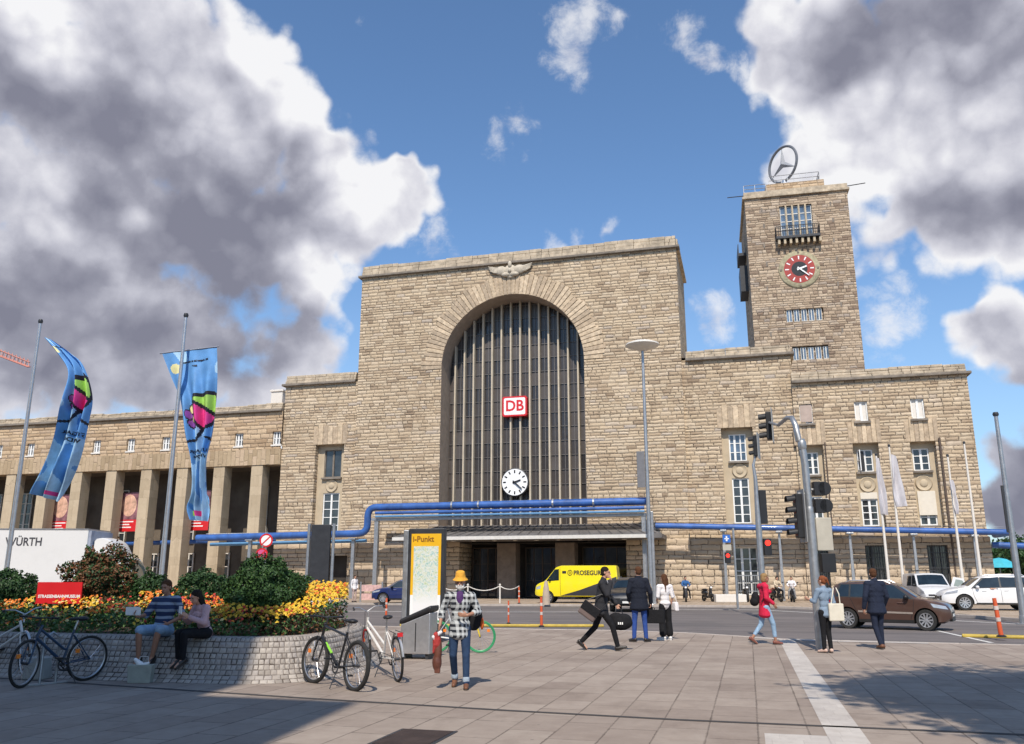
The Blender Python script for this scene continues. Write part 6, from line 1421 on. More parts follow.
def stripes(name, c0, c1, sz):
    m, t, b = newmat(name); x, y, z = t.xyz(t.coord()); a = t.m('GREATER_THAN', t.m('FRACT', t.m('DIVIDE', t.m('ADD', z, t.m('MULTIPLY', t.noise(t.coord(), 4, 2), .03)), sz)), .62)
    t.put(b.inputs['Base Color'], t.mix(a, c0, c1)); b.inputs['Roughness'].default_value = .9; t.put(b.inputs['Normal'], t.bump(t.noise(t.coord(), 9, 4), .6, .03)); return m
V = Vector
BASE = dict(hip=(0, 0, .93), neck=(0, -.01, 1.47), head=(0, .025, 1.635), hipR=(.09, 0, .91), kneR=(.10, .02, .49), ankR=(.10, -.02, .085), hipL=(-.09, 0, .91), kneL=(-.10, .02, .49), ankL=(-.10, -.02, .085),
            shoR=(.175, -.01, 1.41), elbR=(.235, -.04, 1.13), wriR=(.23, .05, .90), shoL=(-.175, -.01, 1.41), elbL=(-.235, -.04, 1.13), wriL=(-.23, .05, .90), toeR=(0.04, 1, 0), toeL=(-.04, 1, 0), look=(0, 1, 0))
def frame(z, x):
    z = z.normalized(); y = z.cross(x).normalized(); x = y.cross(z).normalized(); return Matrix((x, y, z)).transposed()
def person(label, loc, rz, J=None, s=1., skin=None, top=None, topm=None, leg=None, shoe=None, hair=None, hairm=None, sleeve='long', hem=.86, wid=1., shorts=False, coat=False, extra=None, female=False, vox=.0105, collar=None, flare=0., group=None, hat=None, beard=None, crop=1., bare=False):
    j = {k: V(v) for k, v in {**BASE, **(J or {})}.items()}
    o = thing('person', label, 'person', loc, rz, group); o.scale = (s,)*3; skin = skin or M_skin; w_ = wid*(.92 if female else 1)
    sp = j['neck']-j['hip']; L = sp.length; xr = (j['shoR']-j['shoL']).normalized(); RM = frame(sp, xr); at_ = lambda f, y=0: j['hip']+sp*f+RM @ V((0, y, 0))
    def torso(p, e=0., lo=True):
        p.ell(at_(.0), ((.155 if not female else .168)*w_+e, .11*w_+e, .13+e), RM); p.ell(at_(.32), (.135*w_+e, .095*w_+e, .16+e), RM); p.ell(at_(.66), (.158*w_+e, .108*w_+e, .17+e), RM); p.ell(at_(.84), (.150*w_+e, .085+e, .11+e), RM)
        if female: p.ell(at_(.68, .075), (.12+e, .06+e, .07+e), RM)
        p.rc(j['shoR'], j['shoL'], .062+e, .062+e); p.rc(at_(.95), j['neck']+V((0, 0, .03)), .075+e, .052+e*.5)
    # ---- body
    p = MB(); torso(p, -.012); HC = j['head']; lk = j['look'].normalized(); HM = frame(V((0, 0, 1))-lk*lk.z*.5 if abs(lk.z) > .01 else V((0, 0, 1)), V((lk.y, -lk.x, 0)))
    h = lambda x, y, z: HC+HM @ V((x, y, z))
    p.rc(j['neck'], h(0, -.02, -.06), .055, .05); p.ell(h(0, -.012, .03), (.074, .092, .088), HM); p.ell(h(0, .018, -.035), (.058, .070, .075), HM); p.rc(h(0, .055, -.085), h(0, .045, -.08), .025, .025)
    p.rc(h(0, .088, .012), h(0, .104, -.022), .009, .013); p.rc(h(-.035, .082, .03), h(.035, .082, .03), .011, .011)
    p.rc(h(-.018, .086, -.055), h(.018, .086, -.055), .009, .009)
    for sg in (-1, 1): p.ell(h(sg*.075, -.008, -.005), (.010, .018, .030), HM)
    for S_ in 'RL':
        sg = 1 if S_ == 'R' else -1
        p.rc(j['sho'+S_], j['elb'+S_], .047, .037); p.rc(j['elb'+S_], j['wri'+S_], .037, .025)
        p.rc(j['hip'+S_], j['kne'+S_], .078, .050); kn, an = j['kne'+S_], j['ank'+S_]; cf = kn.lerp(an, .3); p.rc(kn, cf, .050, .052); p.rc(cf, an, .052, .034)
        td = j['toe'+S_].normalized(); p.rc(an+V((0, 0, -.02)), an+td*.13+V((0, 0, -.055)), .036, .028)
        # hand
        wr = j['wri'+S_]; d = j.get('hd'+S_, wr-j['elb'+S_]).normalized(); pn = j.get('pn'+S_, V((-sg, .3, 0))); pn = (pn-d*pn.dot(d)).normalized(); sd = d.cross(pn).normalized()
        th = sd if sd.y > -.2 else -sd
        if 'th'+S_ in j: th = j['th'+S_]
        PM = Matrix((th, pn, d)).transposed(); pc = wr+d*.05; p.ell(pc, (.038, .017, .052), PM)
        cu = j.get('cu'+S_, V((.6, 0, 0))).x
        for k in range(4):
            b0 = pc+d*.036+th*(.027-.018*k); ln = (.036, .041, .038, .030)[k]; a = cu
            q1 = b0+(d*math.cos(a*.5)+pn*math.sin(a*.5))*ln; q2 = q1+(d*math.cos(a*1.4)+pn*math.sin(a*1.4))*ln*.75; q3 = q2+(d*math.cos(a*2.2)+pn*math.sin(a*2.2))*ln*.6
            p.rc(b0, q1, .0092, .0088, 8); p.rc(q1, q2, .0088, .008, 8); p.rc(q2, q3, .008, .007, 8)
        b0 = wr+d*.02+th*.026; q1 = b0+(th*.7+d*.7+pn*.3)*.035; q2 = q1+(th*.25+d*.85+pn*.45)*.03; p.rc(b0, q1, .012, .0105, 8); p.rc(q1, q2, .0105, .0085, 8)
    p.build('body', skin, o, voxel=vox*.8, sm=2, smooth=True)
    for sg in (-1, 1): p = MB(); p.ell(h(sg*.030, .080, .008), (.011, .006, .006), HM, 8); p.build('eye', M_black, o)
    # ---- trousers / legs
    if leg:
        p = MB(); p.ell(at_(.0)+V((0, 0, -.01)), (.165*w_, .122*w_, .125), RM); p.ell(at_(.14), (.15*w_, .108*w_, .10), RM)
        for S_ in 'RL':
            hp, kn, an = j['hip'+S_], j['kne'+S_], j['ank'+S_]
            if shorts: e = hp.lerp(kn, crop); p.rc(hp, e, .098, .082)
            else: e = kn.lerp(an, min(1, .97*crop)); p.rc(hp, kn, .092, .063+flare*.5); p.rc(kn, e, .063+flare*.5, .050+flare); 
        o2 = p.build('trousers', leg, o, voxel=vox, sm=2, smooth=True)
    # ---- top
    if topm:
        p = MB(); e = .022 if coat else .012; torso(p, e)
        if coat: p.ell(at_(.2), (.158*w_+e, .115*w_+e, .24), RM); p.ell(at_(.45), (.152*w_+e, .108*w_+e, .22), RM)
        hz = hem; hb = j['hip']+V((0, 0, 0)); q = at_(.12); lowz = j['hip'].z-(.93-hz)
        if (J or {}).get('seated'): pass
        else:
            b_ = V((j['hip'].x, j['hip'].y, lowz)); RMx = RM
            for k in range(13): f_ = k/12; c_ = q.lerp(b_, f_); p.ell(c_, ((.155+.04*f_*(1 if coat else .4))*w_+e, (.115+.028*f_)*w_+e, .075), RMx)
        for S_ in 'RL':
            if sleeve == 'none': continue
            p.rc(j['sho'+S_], j['elb'+S_], .060+e*.7, .046+e*.7)
            if sleeve == 'long': p.rc(j['elb'+S_], j['elb'+S_].lerp(j['wri'+S_], .92), .046+e*.7, .034+e*.7)
            if sleeve == 'roll': p.rc(j['elb'+S_], j['elb'+S_].lerp(j['wri'+S_], .35), .047+e, .046+e)
        if sleeve == 'short':
            pass
        if collar: p.rc(at_(.98)+V((0, -.02, .01)), j['neck']+V((0, -.012, .028)), .075, .062)
        p.build(top, topm, o, voxel=vox, sm=2, smooth=True)
    if shoe and not bare:
        for S_ in 'RL':
            an = j['ank'+S_]; td = j['toe'+S_].normalized(); up_ = V((0, 0, 1)); up_ = (up_-td*up_.dot(td)).normalized(); p = MB()
            p.rc(an+up_*-.025-td*.035, an+td*.07-up_*.040, .046, .044); p.rc(an+td*.06-up_*.043, an+td*.155-up_*.053, .042, .032)
            b0 = an-up_*.085; FM = Matrix((td.cross(up_), td, up_)).transposed()
            o2 = p.build('shoe', shoe, o, voxel=.010, sm=1, smooth=True)
            p = MB(); vs = []
            for k in range(18): a = 2*PI*k/18; r_ = V((math.cos(a)*.045, math.sin(a)*.135+.055, 0)); vs.append(r_)
            p.add([an-up_*.083+FM @ v for v in vs]+[an-up_*.065+FM @ v for v in vs], [tuple(range(17, -1, -1)), tuple(range(18, 36))]+[(k, (k+1) % 18, 18+(k+1) % 18, 18+k) for k in range(18)]); p.build('sole', mat('shoe_sole', (.06, .05, .045), .8) if shoe.name != 'white_shoe' else M_wenamel, o2)
    if hairm:
        p = MB(); k = 1.0
        p.ell(h(0, -.022, .048), (.083, .096, .085), HM)
        if hair == 'short': p.ell(h(0, -.045, .0), (.076, .070, .085), HM)
        if hair == 'long':
            p.ell(h(0, -.05, -.01), (.082, .068, .11), HM)
            for x in (-.045, 0, .045): p.rc(h(x, -.07, -.02), h(x*1.3, -.105, -.36), .045, .022)
            for sg in (-1, 1): p.rc(h(sg*.068, -.02, .02), h(sg*.07, -.04, -.16), .028, .02)
        if hair == 'bun': p.ell(h(0, -.05, .0), (.078, .066, .08), HM); p.ell(h(0, -.115, .05), (.045, .04, .045), HM); p.rc(h(.02, -.12, .04), h(.03, -.17, -.1), .03, .01)
        if hair == 'bob': p.ell(h(0, -.04, -.02), (.086, .078, .11), HM)
        p.build('hair', hairm, o, voxel=.011, sm=1, smooth=True)
    if hat:
        p = MB(); p.lathe([(0, .155), (.05, .152), (.088, .13), (.103, .05), (.108, .035), (.15, .0), (.152, -.004), (.108, .026), (.10, .03)], (0, 0, 0), 'z', 24, M=Matrix.Translation(h(0, -.012, .046)) @ HM.to_4x4() @ Matrix.Diagonal((.82, .88, .95, 1)) @ Matrix.Rotation(R(-6), 4, 'X')); p.build('hat', hat, o, smooth=True)
    if beard:
        p = MB(); p.ell(h(0, .055, -.075), (.052, .042, .045), HM); p.ell(h(0, .05, -.10), (.035, .035, .035), HM); p.rc(h(-.03, .088, -.04), h(.03, .088, -.04), .010, .010)
        for sg in (-1, 1): p.rc(h(sg*.06, .02, -.03), h(sg*.045, .05, -.08), .018, .02)
        p.build('beard', beard, o, voxel=.010, sm=1, smooth=True)
    if extra: extra(o, j, h, HM)
    o['jj'] = 0; del o['jj']
    return o
brownh = cloth('brown_hair', (.09, .04, .02), .3, 20); darkh = cloth('dark_hair', (.02, .015, .012), .3, 20); blondh = cloth('fair_hair', (.30, .19, .09), .25, 20); greyh = cloth('white_hair', (.62, .60, .57), .15, 20); redh = cloth('auburn_hair', (.22, .07, .03), .3, 20)
navy = cloth('navy_suit_cloth', (.018, .024, .045)); navy2 = cloth('dark_navy_blazer_cloth', (.014, .017, .028)); black = cloth('black_cloth', (.013, .013, .015)); char = cloth('charcoal_suit_cloth', (.030, .030, .034)); blue_t = cloth('bright_blue_trousers', (.03, .07, .26)); jeans = cloth('blue_denim', (.025, .048, .10), .25, 6); ljeans = cloth('light_blue_denim', (.27, .40, .55), .2, 6)
whitec = cloth('white_cloth', (.75, .72, .72), .05); redc = cloth('crimson_jacket_cloth', (.60, .025, .07)); bluec = cloth('grey_blue_shirt_cloth', (.22, .29, .38)); bshoe = mat('dark_shoe_leather', (.025, .02, .018), .4); brshoe = mat('brown_shoe_leather', (.16, .065, .03), .5); wshoe = mat('white_shoe', (.72, .70, .68), .5); lshoe = mat('light_pink_shoe', (.60, .42, .34), .6)
TOCAM = (-CF)
# 1 hatted man with checked shirt
def shirt_open(o, j, h, HM):
    p = MB(); c = j['hip'].lerp(j['neck'], .80); p.ell(c+V((0, .088, .02)), (.062, .034, .12)); p.ell(c+V((0, .07, .09)), (.06, .045, .04)); p.build('undershirt', cloth('purple_cloth', (.09, .04, .14)), o, voxel=.012, sm=1, smooth=True)
    for S_ in 'RL': an = j['kne'+S_].lerp(j['ank'+S_], .82); p = MB(); p.rc(an, an+V((0, 0, -.035)), .056, .056); p.build('turn_up', cloth('pale_denim_turn_up', (.35, .42, .50)), o, smooth=True)
g = gnd(459, 688)
hatman = person('elderly man in a yellow hat and black-and-white checked shirt walking forward', g, face(TOCAM), dict(kneL=(-.11, .10, .50), ankL=(-.12, .14, .085), kneR=(.10, .03, .50), ankR=(.08, -.20, .13), toeR=(.1, 1, -.35), neck=(0, .03, 1.47), head=(0, .065, 1.625), shoR=(.185, .02, 1.41), shoL=(-.185, .03, 1.41),
    elbR=(.29, -.03, 1.17), wriR=(.315, .09, .955), hdR=(.1, .2, -1), cuR=(1.1, 0, 0), elbL=(-.30, .02, 1.17), wriL=(-.13, .24, 1.12), hdL=(1, .25, .1), pnL=(0, -1, 0), thL=(0, .1, 1), cuL=(.7, 0, 0), look=(.05, 1, -.1)),
    .935, M_skin2, 'shirt', checks('black_white_check', (.012, .015, .022), (.50, .52, .52), .085), jeans, brshoe, 'short', greyh, 'roll', .80, 1.0, beard=greyh, hat=cloth('yellow_hat_cloth', (.72, .36, .05)), extra=shirt_open, vox=.009)
Mh = Matrix.Translation(g) @ Matrix.Rotation(face(TOCAM), 4, 'Z')
q = Mh @ V((.315, .13, .82)); o = thing('long_bag', 'long brown leather bag with red and white cloth held by the hatted man', 'bag', q, face(TOCAM)); o.scale = (.85,)*3; 
p = MB(); p.ell((0, 0, -.32), (.075, .085, .30)); p.ell((.01, 0, -.52), (.085, .09, .16)); p.box(-.05, .05, -.06, .06, -.70, -.6); p.build('bag', mat('brown_leather', (.13, .045, .028), .45, var=.3, sc=6), o, voxel=.014, sm=2, smooth=True)
p = MB(); p.ell((.02, .02, -.18), (.075, .08, .15)); p.rc((.03, .06, -.06), (.07, .06, -.36), .05, .02); p.build('red_cloth', cloth('red_scarf_cloth', (.40, .05, .045)), o, voxel=.014, sm=1, smooth=True)
p = MB(); p.rc((-.05, .05, -.02), (.07, .07, -.10), .03, .035); p.rc((.07, .07, -.1), (.03, .08, -.17), .03, .015); p.build('white_cloth', whitec, o, smooth=True)
p = MB(); p.tube([(-.04, 0, -.06), (-.03, 0, .0), (.03, 0, .0), (.04, 0, -.06)], .010, 6); p.build('handle', M_black, o)
q = Mh @ V((-.14, -.13, 1.08)); o = thing('daypack', 'dark bag with an orange edge hanging behind the hatted man', 'bag', q, face(TOCAM)); p = MB(); p.ell((-.06, 0, -.08), (.14, .06, .20)); p.build('bag', black, o, voxel=.014, sm=1, smooth=True); p = MB(); p.ell((-.19, 0, -.17), (.03, .04, .09)); p.build('pocket', cloth('orange_cloth', (.6, .12, .03)), o, smooth=True)
# 2 man in dark suit walking to the right, telephone at his ear
g = gnd(601, 650.5); rzs = face(CR*.97-CF*.18)
def phone(o, j, h, HM): 
    p = MB(); c = j['neck']; p.ell(c+V((0, .07, -.08)), (.035, .03, .09)); p.build('shirt_front', whitec, o, smooth=True)
person('young man in a charcoal suit striding to the side with his hand at his ear', g, rzs, dict(hip=(0, .02, .89), hipR=(.09, .02, .87), hipL=(-.09, .02, .87), kneR=(.09, .26, .50), ankR=(.08, .36, .09), toeR=(0, 1, .28), kneL=(-.09, -.12, .47), ankL=(-.09, -.42, .17), toeL=(0, 1, -.75), neck=(0, .09, 1.43), head=(0, .14, 1.59), shoR=(.18, .07, 1.37), shoL=(-.18, .08, 1.37),
    elbR=(.25, .18, 1.14), wriR=(.15, .26, 1.42), hdR=(-.35, -.25, .9), pnR=(-.6, -.8, 0), thR=(0, .3, .9), cuR=(.9, 0, 0), elbL=(-.25, .16, 1.12), wriL=(-.24, .34, .94), hdL=(0, .3, -1), cuL=(1.2, 0, 0), look=(.1, 1, -.1)),
    1.065, None, 'jacket', char, black, bshoe, 'short', darkh, 'long', .80, 1., coat=True, extra=phone)
Ms = Matrix.Translation(g) @ Matrix.Rotation(rzs, 4, 'Z')
o = thing('messenger_bag', 'tilted grey-brown messenger bag swinging behind the striding man', 'bag', Ms @ V((.26, -.22, .86)), rzs); o.rotation_euler = (R(-35), 0, rzs)
p = MB(); p.box(-.06, .06, -.21, .21, -.16, .16); b_ = p.build('bag', mat('taupe_canvas', (.14, .10, .09), .8, var=.2), o, bevel=.03); p = MB(); p.box(.061, .072, -.21, .21, -.04, .16); p.build('flap', black, o, bevel=.004); p = MB(); p.tube([(0, -.19, .15), (-.05, .02, .45), (-.1, .24, .58), (-.02, .23, .32), (0, .19, .15)], .014, 6); p.build('strap', M_black, o)
o = thing('holdall', 'big black holdall with a white mark carried in front of the striding man', 'bag', Ms @ V((-.10, .44, .64)), rzs); o.scale = (.85,)*3
p = MB(); p.ell((0, .0, -.05), (.15, .34, .20)); p.ell((0, .1, .02), (.13, .22, .17)); p.ell((0, -.1, .08), (.12, .2, .13)); p.build('bag', black, o, voxel=.018, sm=2, smooth=True)
p = MB(); p.tube([(0, -.14, .16), (-.03, -.1, .30), (-.03, .02, .30), (0, .08, .16)], .014, 6); p.build('handle', M_black, o)
p = MB()
for k in range(3): p.box(.150, .156, -.05+.05*k, -.02+.05*k, -.09, -.03)
p.build('white_mark', M_wenamel, o)
# 3 man from behind, blue trousers
g = gnd(640.5, 609+33.0); rz3 = face(CF)
person('broad man seen from behind in a dark blazer and bright blue trousers', g, rz3, dict(kneR=(.12, .02, .49), ankR=(.14, -.01, .085), kneL=(-.12, .02, .49), ankL=(-.15, -.02, .085), toeR=(.7, .8, 0), toeL=(-.5, .8, 0), elbR=(.27, -.05, 1.14), wriR=(.29, .06, .90), elbL=(-.26, -.03, 1.15), wriL=(-.22, .12, .94), hdR=(0, .1, -1), cuR=(1.2, 0, 0), look=(-.2, 1, 0)), 1.06, None, 'blazer', navy2, blue_t, bshoe, 'short', brownh, 'long', .78, 1.12, coat=True)
M3 = Matrix.Translation(g) @ Matrix.Rotation(rz3, 4, 'Z')
o = thing('briefcase', 'flat black briefcase held between the man in blue trousers and the woman in white', 'briefcase', M3 @ V((.40, .10, .62)), rz3+R(-12)); p = MB(); p.box(-.22, .24, -.06, .06, -.17, .17); p.build('case', black, o, bevel=.02); p = MB(); p.tube([(-.1, 0, .17), (-.09, 0, .21), (-.06, 0, .23), (.0, 0, .21), (0, 0, .17)], .012, 6); p.build('handle', M_black, o)
# 4 woman in white top from behind
g = gnd(666.5, 640); rz4 = face(CF*.95-CR*.3)
w4 = person('woman with long brown hair in a white top and black wide trousers, seen from behind', g, rz4, dict(elbR=(.22, -.05, 1.15), wriR=(.20, .05, .93), elbL=(-.22, -.02, 1.15), wriL=(-.16, .16, 1.05), look=(-.4, 1, 0), toeL=(-.9, .6, 0)), .955, None, 'blouse', whitec, black, wshoe, 'long', brownh, 'short', .97, .95, female=True, flare=.05, crop=.80)
M4 = Matrix.Translation(g) @ Matrix.Rotation(rz4, 4, 'Z')
o = thing('handbag', 'white handbag on the hip of the woman in black wide trousers', 'bag', M4 @ V((.26, -.06, .86)), rz4); p = MB(); p.box(-.06, .06, -.13, .13, -.13, .10, top=.85); p.build('bag', whitec, o, bevel=.03); p = MB(); p.tube([(0, -.1, .09), (-.06, -.06, .35), (-.10, .0, .5), (-.05, .06, .35), (0, .1, .09)], .008, 6); p.build('strap', whitec, o)
# 5 woman in red jacket walking to the right
g = gnd(767, 644.5); rz5 = face(CR*.92+CF*.1)
person('woman in a long crimson jacket and rolled light jeans walking in sandals', g, rz5, dict(hip=(0, 0, .92), kneR=(.09, .16, .50), ankR=(.08, .20, .085), kneL=(-.09, -.08, .48), ankL=(-.09, -.34, .15), toeL=(0, 1, -.6), elbR=(.22, -.03, 1.14), wriR=(.22, .15, 1.0), hdR=(0, .5, -.8), elbL=(-.22, .12, 1.16), wriL=(-.1, .22, 1.30), neck=(0, .03, 1.46), head=(0, .06, 1.62)), .97, M_skin2, 'jacket', redc, ljeans, mat('brown_sandal', (.20, .07, .05), .6), 'bob', blondh, 'long', .72, 1., female=True, coat=True, crop=.72)
M5 = Matrix.Translation(g) @ Matrix.Rotation(rz5, 4, 'Z')
o = thing('backpack', 'small black backpack on the back of the woman in crimson', 'bag', M5 @ V((.03, -.20, 1.08)), rz5); p = MB(); p.ell((0, -.03, 0), (.13, .10, .17)); p.ell((0, -.06, -.07), (.14, .11, .11)); p.build('bag', black, o, voxel=.015, sm=2, smooth=True); p = MB(); p.tube([(.12, .1, .3), (.15, .2, .15), (.1, .08, -.08)], .012, 6); p.build('strap', M_black, o)
# 6 woman with tote bag
g = gnd(828.5, 653); rz6 = face(CF*.9-CR*.35)
person('auburn-haired woman in a grey-blue shirt standing by the signal mast', g, rz6, dict(kneR=(.07, .02, .49), ankR=(.07, -.02, .085), kneL=(-.07, .03, .49), ankL=(-.09, .02, .085), toeR=(.5, 1, 0), toeL=(-.3, 1, 0), elbL=(-.24, .06, 1.17), wriL=(-.24, .28, 1.22), hdL=(0, 1, .4), elbR=(.22, -.06, 1.14), wriR=(.16, .12, 1.0), look=(-.3, 1, -.05)), .925, None, 'shirt', bluec, black, lshoe, 'bun', redh, 'roll', .86, .93, female=True)
M6 = Matrix.Translation(g) @ Matrix.Rotation(rz6, 4, 'Z')
o = thing('tote_bag', 'cream canvas tote bag on the shoulder of the auburn-haired woman', 'bag', M6 @ V((.13, -.20, .84)), rz6+R(-18)); p = MB(); p.box(-.165, .165, -.035, .035, -.17, .20); p.build('bag', mat('cream_canvas', (.66, .61, .50), .85, var=.06, sc=8, bump=.4, bsc=10), o, bevel=.02)
p = MB()
for x in (-.1, .1): p.tube([(x, 0, .19), (x*.7+.03, .02, .4), (.06+x*.3, .12, .53)], .012, 6)
p.build('strap', MC['cream_canvas'], o)
# 7 man in navy suit on the right
g = gnd(880.5, 649); rz7 = face(CF*.97-CR*.12)
person('tall man in a dark navy suit seen from behind beside the brown car', g, rz7, dict(kneR=(.07, .03, .49), ankR=(.07, .02, .085), kneL=(-.08, -.01, .49), ankL=(-.04, -.12, .10), elbR=(.25, -.04, 1.14), wriR=(.23, .10, .92), elbL=(-.27, -.05, 1.14), wriL=(-.29, .02, .88), hdL=(0, .1, -1), cuL=(.9, 0, 0), look=(.15, 1, 0)), 1.02, None, 'jacket', navy, navy, brshoe, 'short', brownh, 'long', .80, 1.06, coat=True, collar=1)
# 8 seated man
seat = gnd(147, 638, .65); seat = V((seat.x, 12.50, .66)); rz8 = face(TOCAM*.97-CR*.05)
def up8(o, j, h, HM): pass
m8 = person('seated man in a striped blue shirt and pale denim shorts on the planter wall', seat-V((0, 0, .66)), rz8, dict(seated=(0, 0, 0), hip=(0, -.02, .76), hipR=(.10, 0, .75), hipL=(-.10, 0, .75), kneR=(.20, .40, .77), ankR=(.20, .33, .34), toeR=(.1, 1, -.55), kneL=(-.13, .42, .78), ankL=(-.03, .35, .36), toeL=(.1, 1, -.6), neck=(-.03, -.01, 1.27), head=(-.02, .05, 1.43), shoR=(.16, -.01, 1.21), shoL=(-.20, -.01, 1.23),
    elbR=(.27, .06, .99), wriR=(.30, .26, .98), hdR=(.2, .8, .5), cuR=(.5, 0, 0), elbL=(-.31, -.02, .97), wriL=(-.16, .19, .86), hdL=(.3, .9, -.3), look=(.1, 1, -.35)), 1., M_skin2, 'shirt', stripes('blue_striped_jersey', (.03, .05, .12), (.28, .33, .42), .11), ljeans, black_shoe if 'black_shoe' in globals() else bshoe, 'short', brownh, 'short', .93, 1.08, shorts=True, crop=.93, vox=.010)
# lower legs reach down: feet stand on the sloping wall / paving
# 9 seated woman
seat2 = V((gnd(197, 638, .65).x, 12.52, .66)); rz9 = face(TOCAM*.8-CR*.6)
m9 = person('seated woman in a pale pink cardigan and black trousers bent over her phone', seat2-V((0, 0, .66)), rz9, dict(seated=(0, 0, 0), hip=(0, -.02, .76), hipR=(.09, 0, .75), hipL=(-.09, 0, .75), kneR=(.12, .40, .76), ankR=(.12, .36, .36), toeR=(.1, 1, -.6), kneL=(-.08, .42, .75), ankL=(-.06, .40, .36), toeL=(0, 1, -.6), neck=(0, .12, 1.20), head=(0, .21, 1.33), shoR=(.15, .09, 1.15), shoL=(-.15, .09, 1.15), elbR=(.22, .17, .93), wriR=(.10, .36, 1.02), hdR=(-.2, .8, .5), elbL=(-.22, .17, .93), wriL=(-.08, .36, 1.02), hdL=(.2, .8, .5), look=(0, 1, -.9)), .96, None, 'cardigan', cloth('pale_pink_knit', (.55, .36, .38)), black, bshoe, 'long', darkh, 'long', .93, .95, female=True, vox=.010)
# cup / book and paper bag
M8 = Matrix.Translation(seat-V((0, 0, .66))) @ Matrix.Rotation(rz8, 4, 'Z')
o = thing('paper_sheet', 'folded white paper in the hand of the seated man', 'paper', M8 @ V((.36, .36, 1.03)), rz8+.2); p = MB(); p.box(-.13, .09, -.004, .004, -.03, .09); p.box(-.11, .1, .006, .012, -.02, .10); p.build('sheet', M_wenamel, o)
M9 = Matrix.Translation(seat2-V((0, 0, .66))) @ Matrix.Rotation(rz9, 4, 'Z')
o = thing('phone', 'slim phone between the hands of the seated woman', 'phone', M9 @ V((0, .46, 1.08)), rz9); p = MB(); p.box(-.04, .04, -.006, .006, -.07, .07); p.build('case', M_wenamel, o, bevel=.004)
c = gnd(147, 681.5); c.y = 11.92; o = thing('paper_bag', 'pale grey-green paper carrier bag standing at the seated man\'s feet', 'bag', c, rz8+.1)
p = MB(); p.box(-.17, .17, -.07, .07, 0, .27, top=1.12); p.build('bag', mat('grey_green_paper', (.36, .38, .33), .8, var=.15, sc=6, bump=.4, bsc=8), o, bevel=.008)
p = MB(); p.rc((.02, 0, .27), (.10, 0, .34), .05, .03); p.rc((-.03, .0, .26), (-.1, 0, .29), .04, .02); p.build('tissue', M_wenamel, o, smooth=True)
p = MB(); p.tube([(-.08, -.07, .27), (-.06, -.08, .38), (.06, -.08, .38), (.08, -.07, .27)], .006, 5); p.build('handle', M_offw, o)
# riders by the scooters
def rider(label, px, d, rz, topm, leg, hairm, helmet=None, s=1.):
    c = cd(px, d); person(label, c-V((0, 0, .0)), rz, dict(seated=(0, 0, 0), hip=(0, -.05, .86), hipR=(.09, -.03, .85), hipL=(-.09, -.03, .85), kneR=(.17, .36, .72), ankR=(.22, .30, .30), kneL=(-.17, .36, .72), ankL=(-.22, .30, .30), neck=(0, .02, 1.36), head=(0, .06, 1.51), shoR=(.17, .01, 1.30), shoL=(-.17, .01, 1.30), elbR=(.27, .16, 1.10), wriR=(.15, .36, 1.0), elbL=(-.27, .16, 1.10), wriL=(-.15, .36, 1.0)), s, None, 'shirt', topm, leg, bshoe, 'short', hairm, 'long', .93, 1., vox=.022, group='people resting on scooters')
rider('person in a blue jacket sitting on the scooter just right of the entrance', 685, 58, face(-CF), cloth('blue_jacket_cloth', (.04, .12, .30)), black, darkh)
rider('person in a cream top sitting on a scooter under the station window', 776, 57.6, face(-CF+CR*.4), cloth('cream_top_cloth', (.55, .45, .32)), black, darkh)
rider('person in a white shirt sitting on the scooter closest to the signal mast', 791, 57.2, face(-CF-CR*.4), whitec, cloth('grey_trousers', (.25, .25, .25)), darkh)
person('distant person in a white top standing by the pink barrier boards', cd(355, 57), face(-CF+CR), dict(), .98, None, 'shirt', whitec, cloth('pale_trousers', (.5, .38, .35)), bshoe, 'short', darkh, 'long', .86, 1., vox=.022)
dl = Matrix.Translation(ws) @ Matrix.Rotation(math.atan2(-dv_suv.y, -dv_suv.x), 4, 'Z')
q = dl @ V((.05, .63, 0)); person('driver in a dark top leaning out of the side window of the white SUV', V((q.x, q.y, .02)), face(dl.to_3x3() @ V((.3, 1, 0))), dict(seated=(0, 0, 0), hip=(0, -.22, .78), hipR=(.09, -.2, .8), hipL=(-.09, -.2, .8), kneR=(.1, -.5, .75), kneL=(-.1, -.5, .75), ankR=(.1, -.5, .5), ankL=(-.1, -.5, .5), neck=(0, .06, 1.24), head=(0, .12, 1.38), shoR=(.16, .08, 1.18), shoL=(-.16, .08, 1.18), elbR=(.26, .26, 1.12), wriR=(.06, .34, 1.14), elbL=(-.24, .24, 1.12), wriL=(-.05, .34, 1.14)), .9, None, 'shirt', black, black, None, 'short', darkh, 'short', .93, .95, vox=.02)
# ================================================================ SKY, SUN, CAMERA
W = bpy.data.worlds.new('World'); S.world = W; W.use_nodes = True; nt = W.node_tree; t = NT(nt); bg = nt.nodes['Background']
sky = t.add('ShaderNodeTexSky'); sky.sky_type = 'NISHITA'; sky.sun_disc = False; sky.sun_elevation = R(SUN_EL)
sun_dir = (-SAZ*math.cos(R(SUN_EL)))+V((0, 0, math.sin(R(SUN_EL))))
sky.sun_rotation = math.atan2(sun_dir.x, sun_dir.y); sky.air_density = 1.; sky.dust_density = .6; sky.ozone_density = 2.5; sky.altitude = 250
co = t.coord('Generated')
dirn = t.vm('NORMALIZE', co)
warp = t.vm('SCALE', t.vm('SUBTRACT', t.noise(dirn, 5., 3, .6, out=1), (.5, .5, .5)), .10)
warp2 = t.vm('SCALE', t.vm('SUBTRACT', t.noise(dirn, 17., 2, .6, out=1), (.5, .5, .5)), .05)
dw = t.vm('ADD', t.vm('ADD', dirn, warp), warp2)
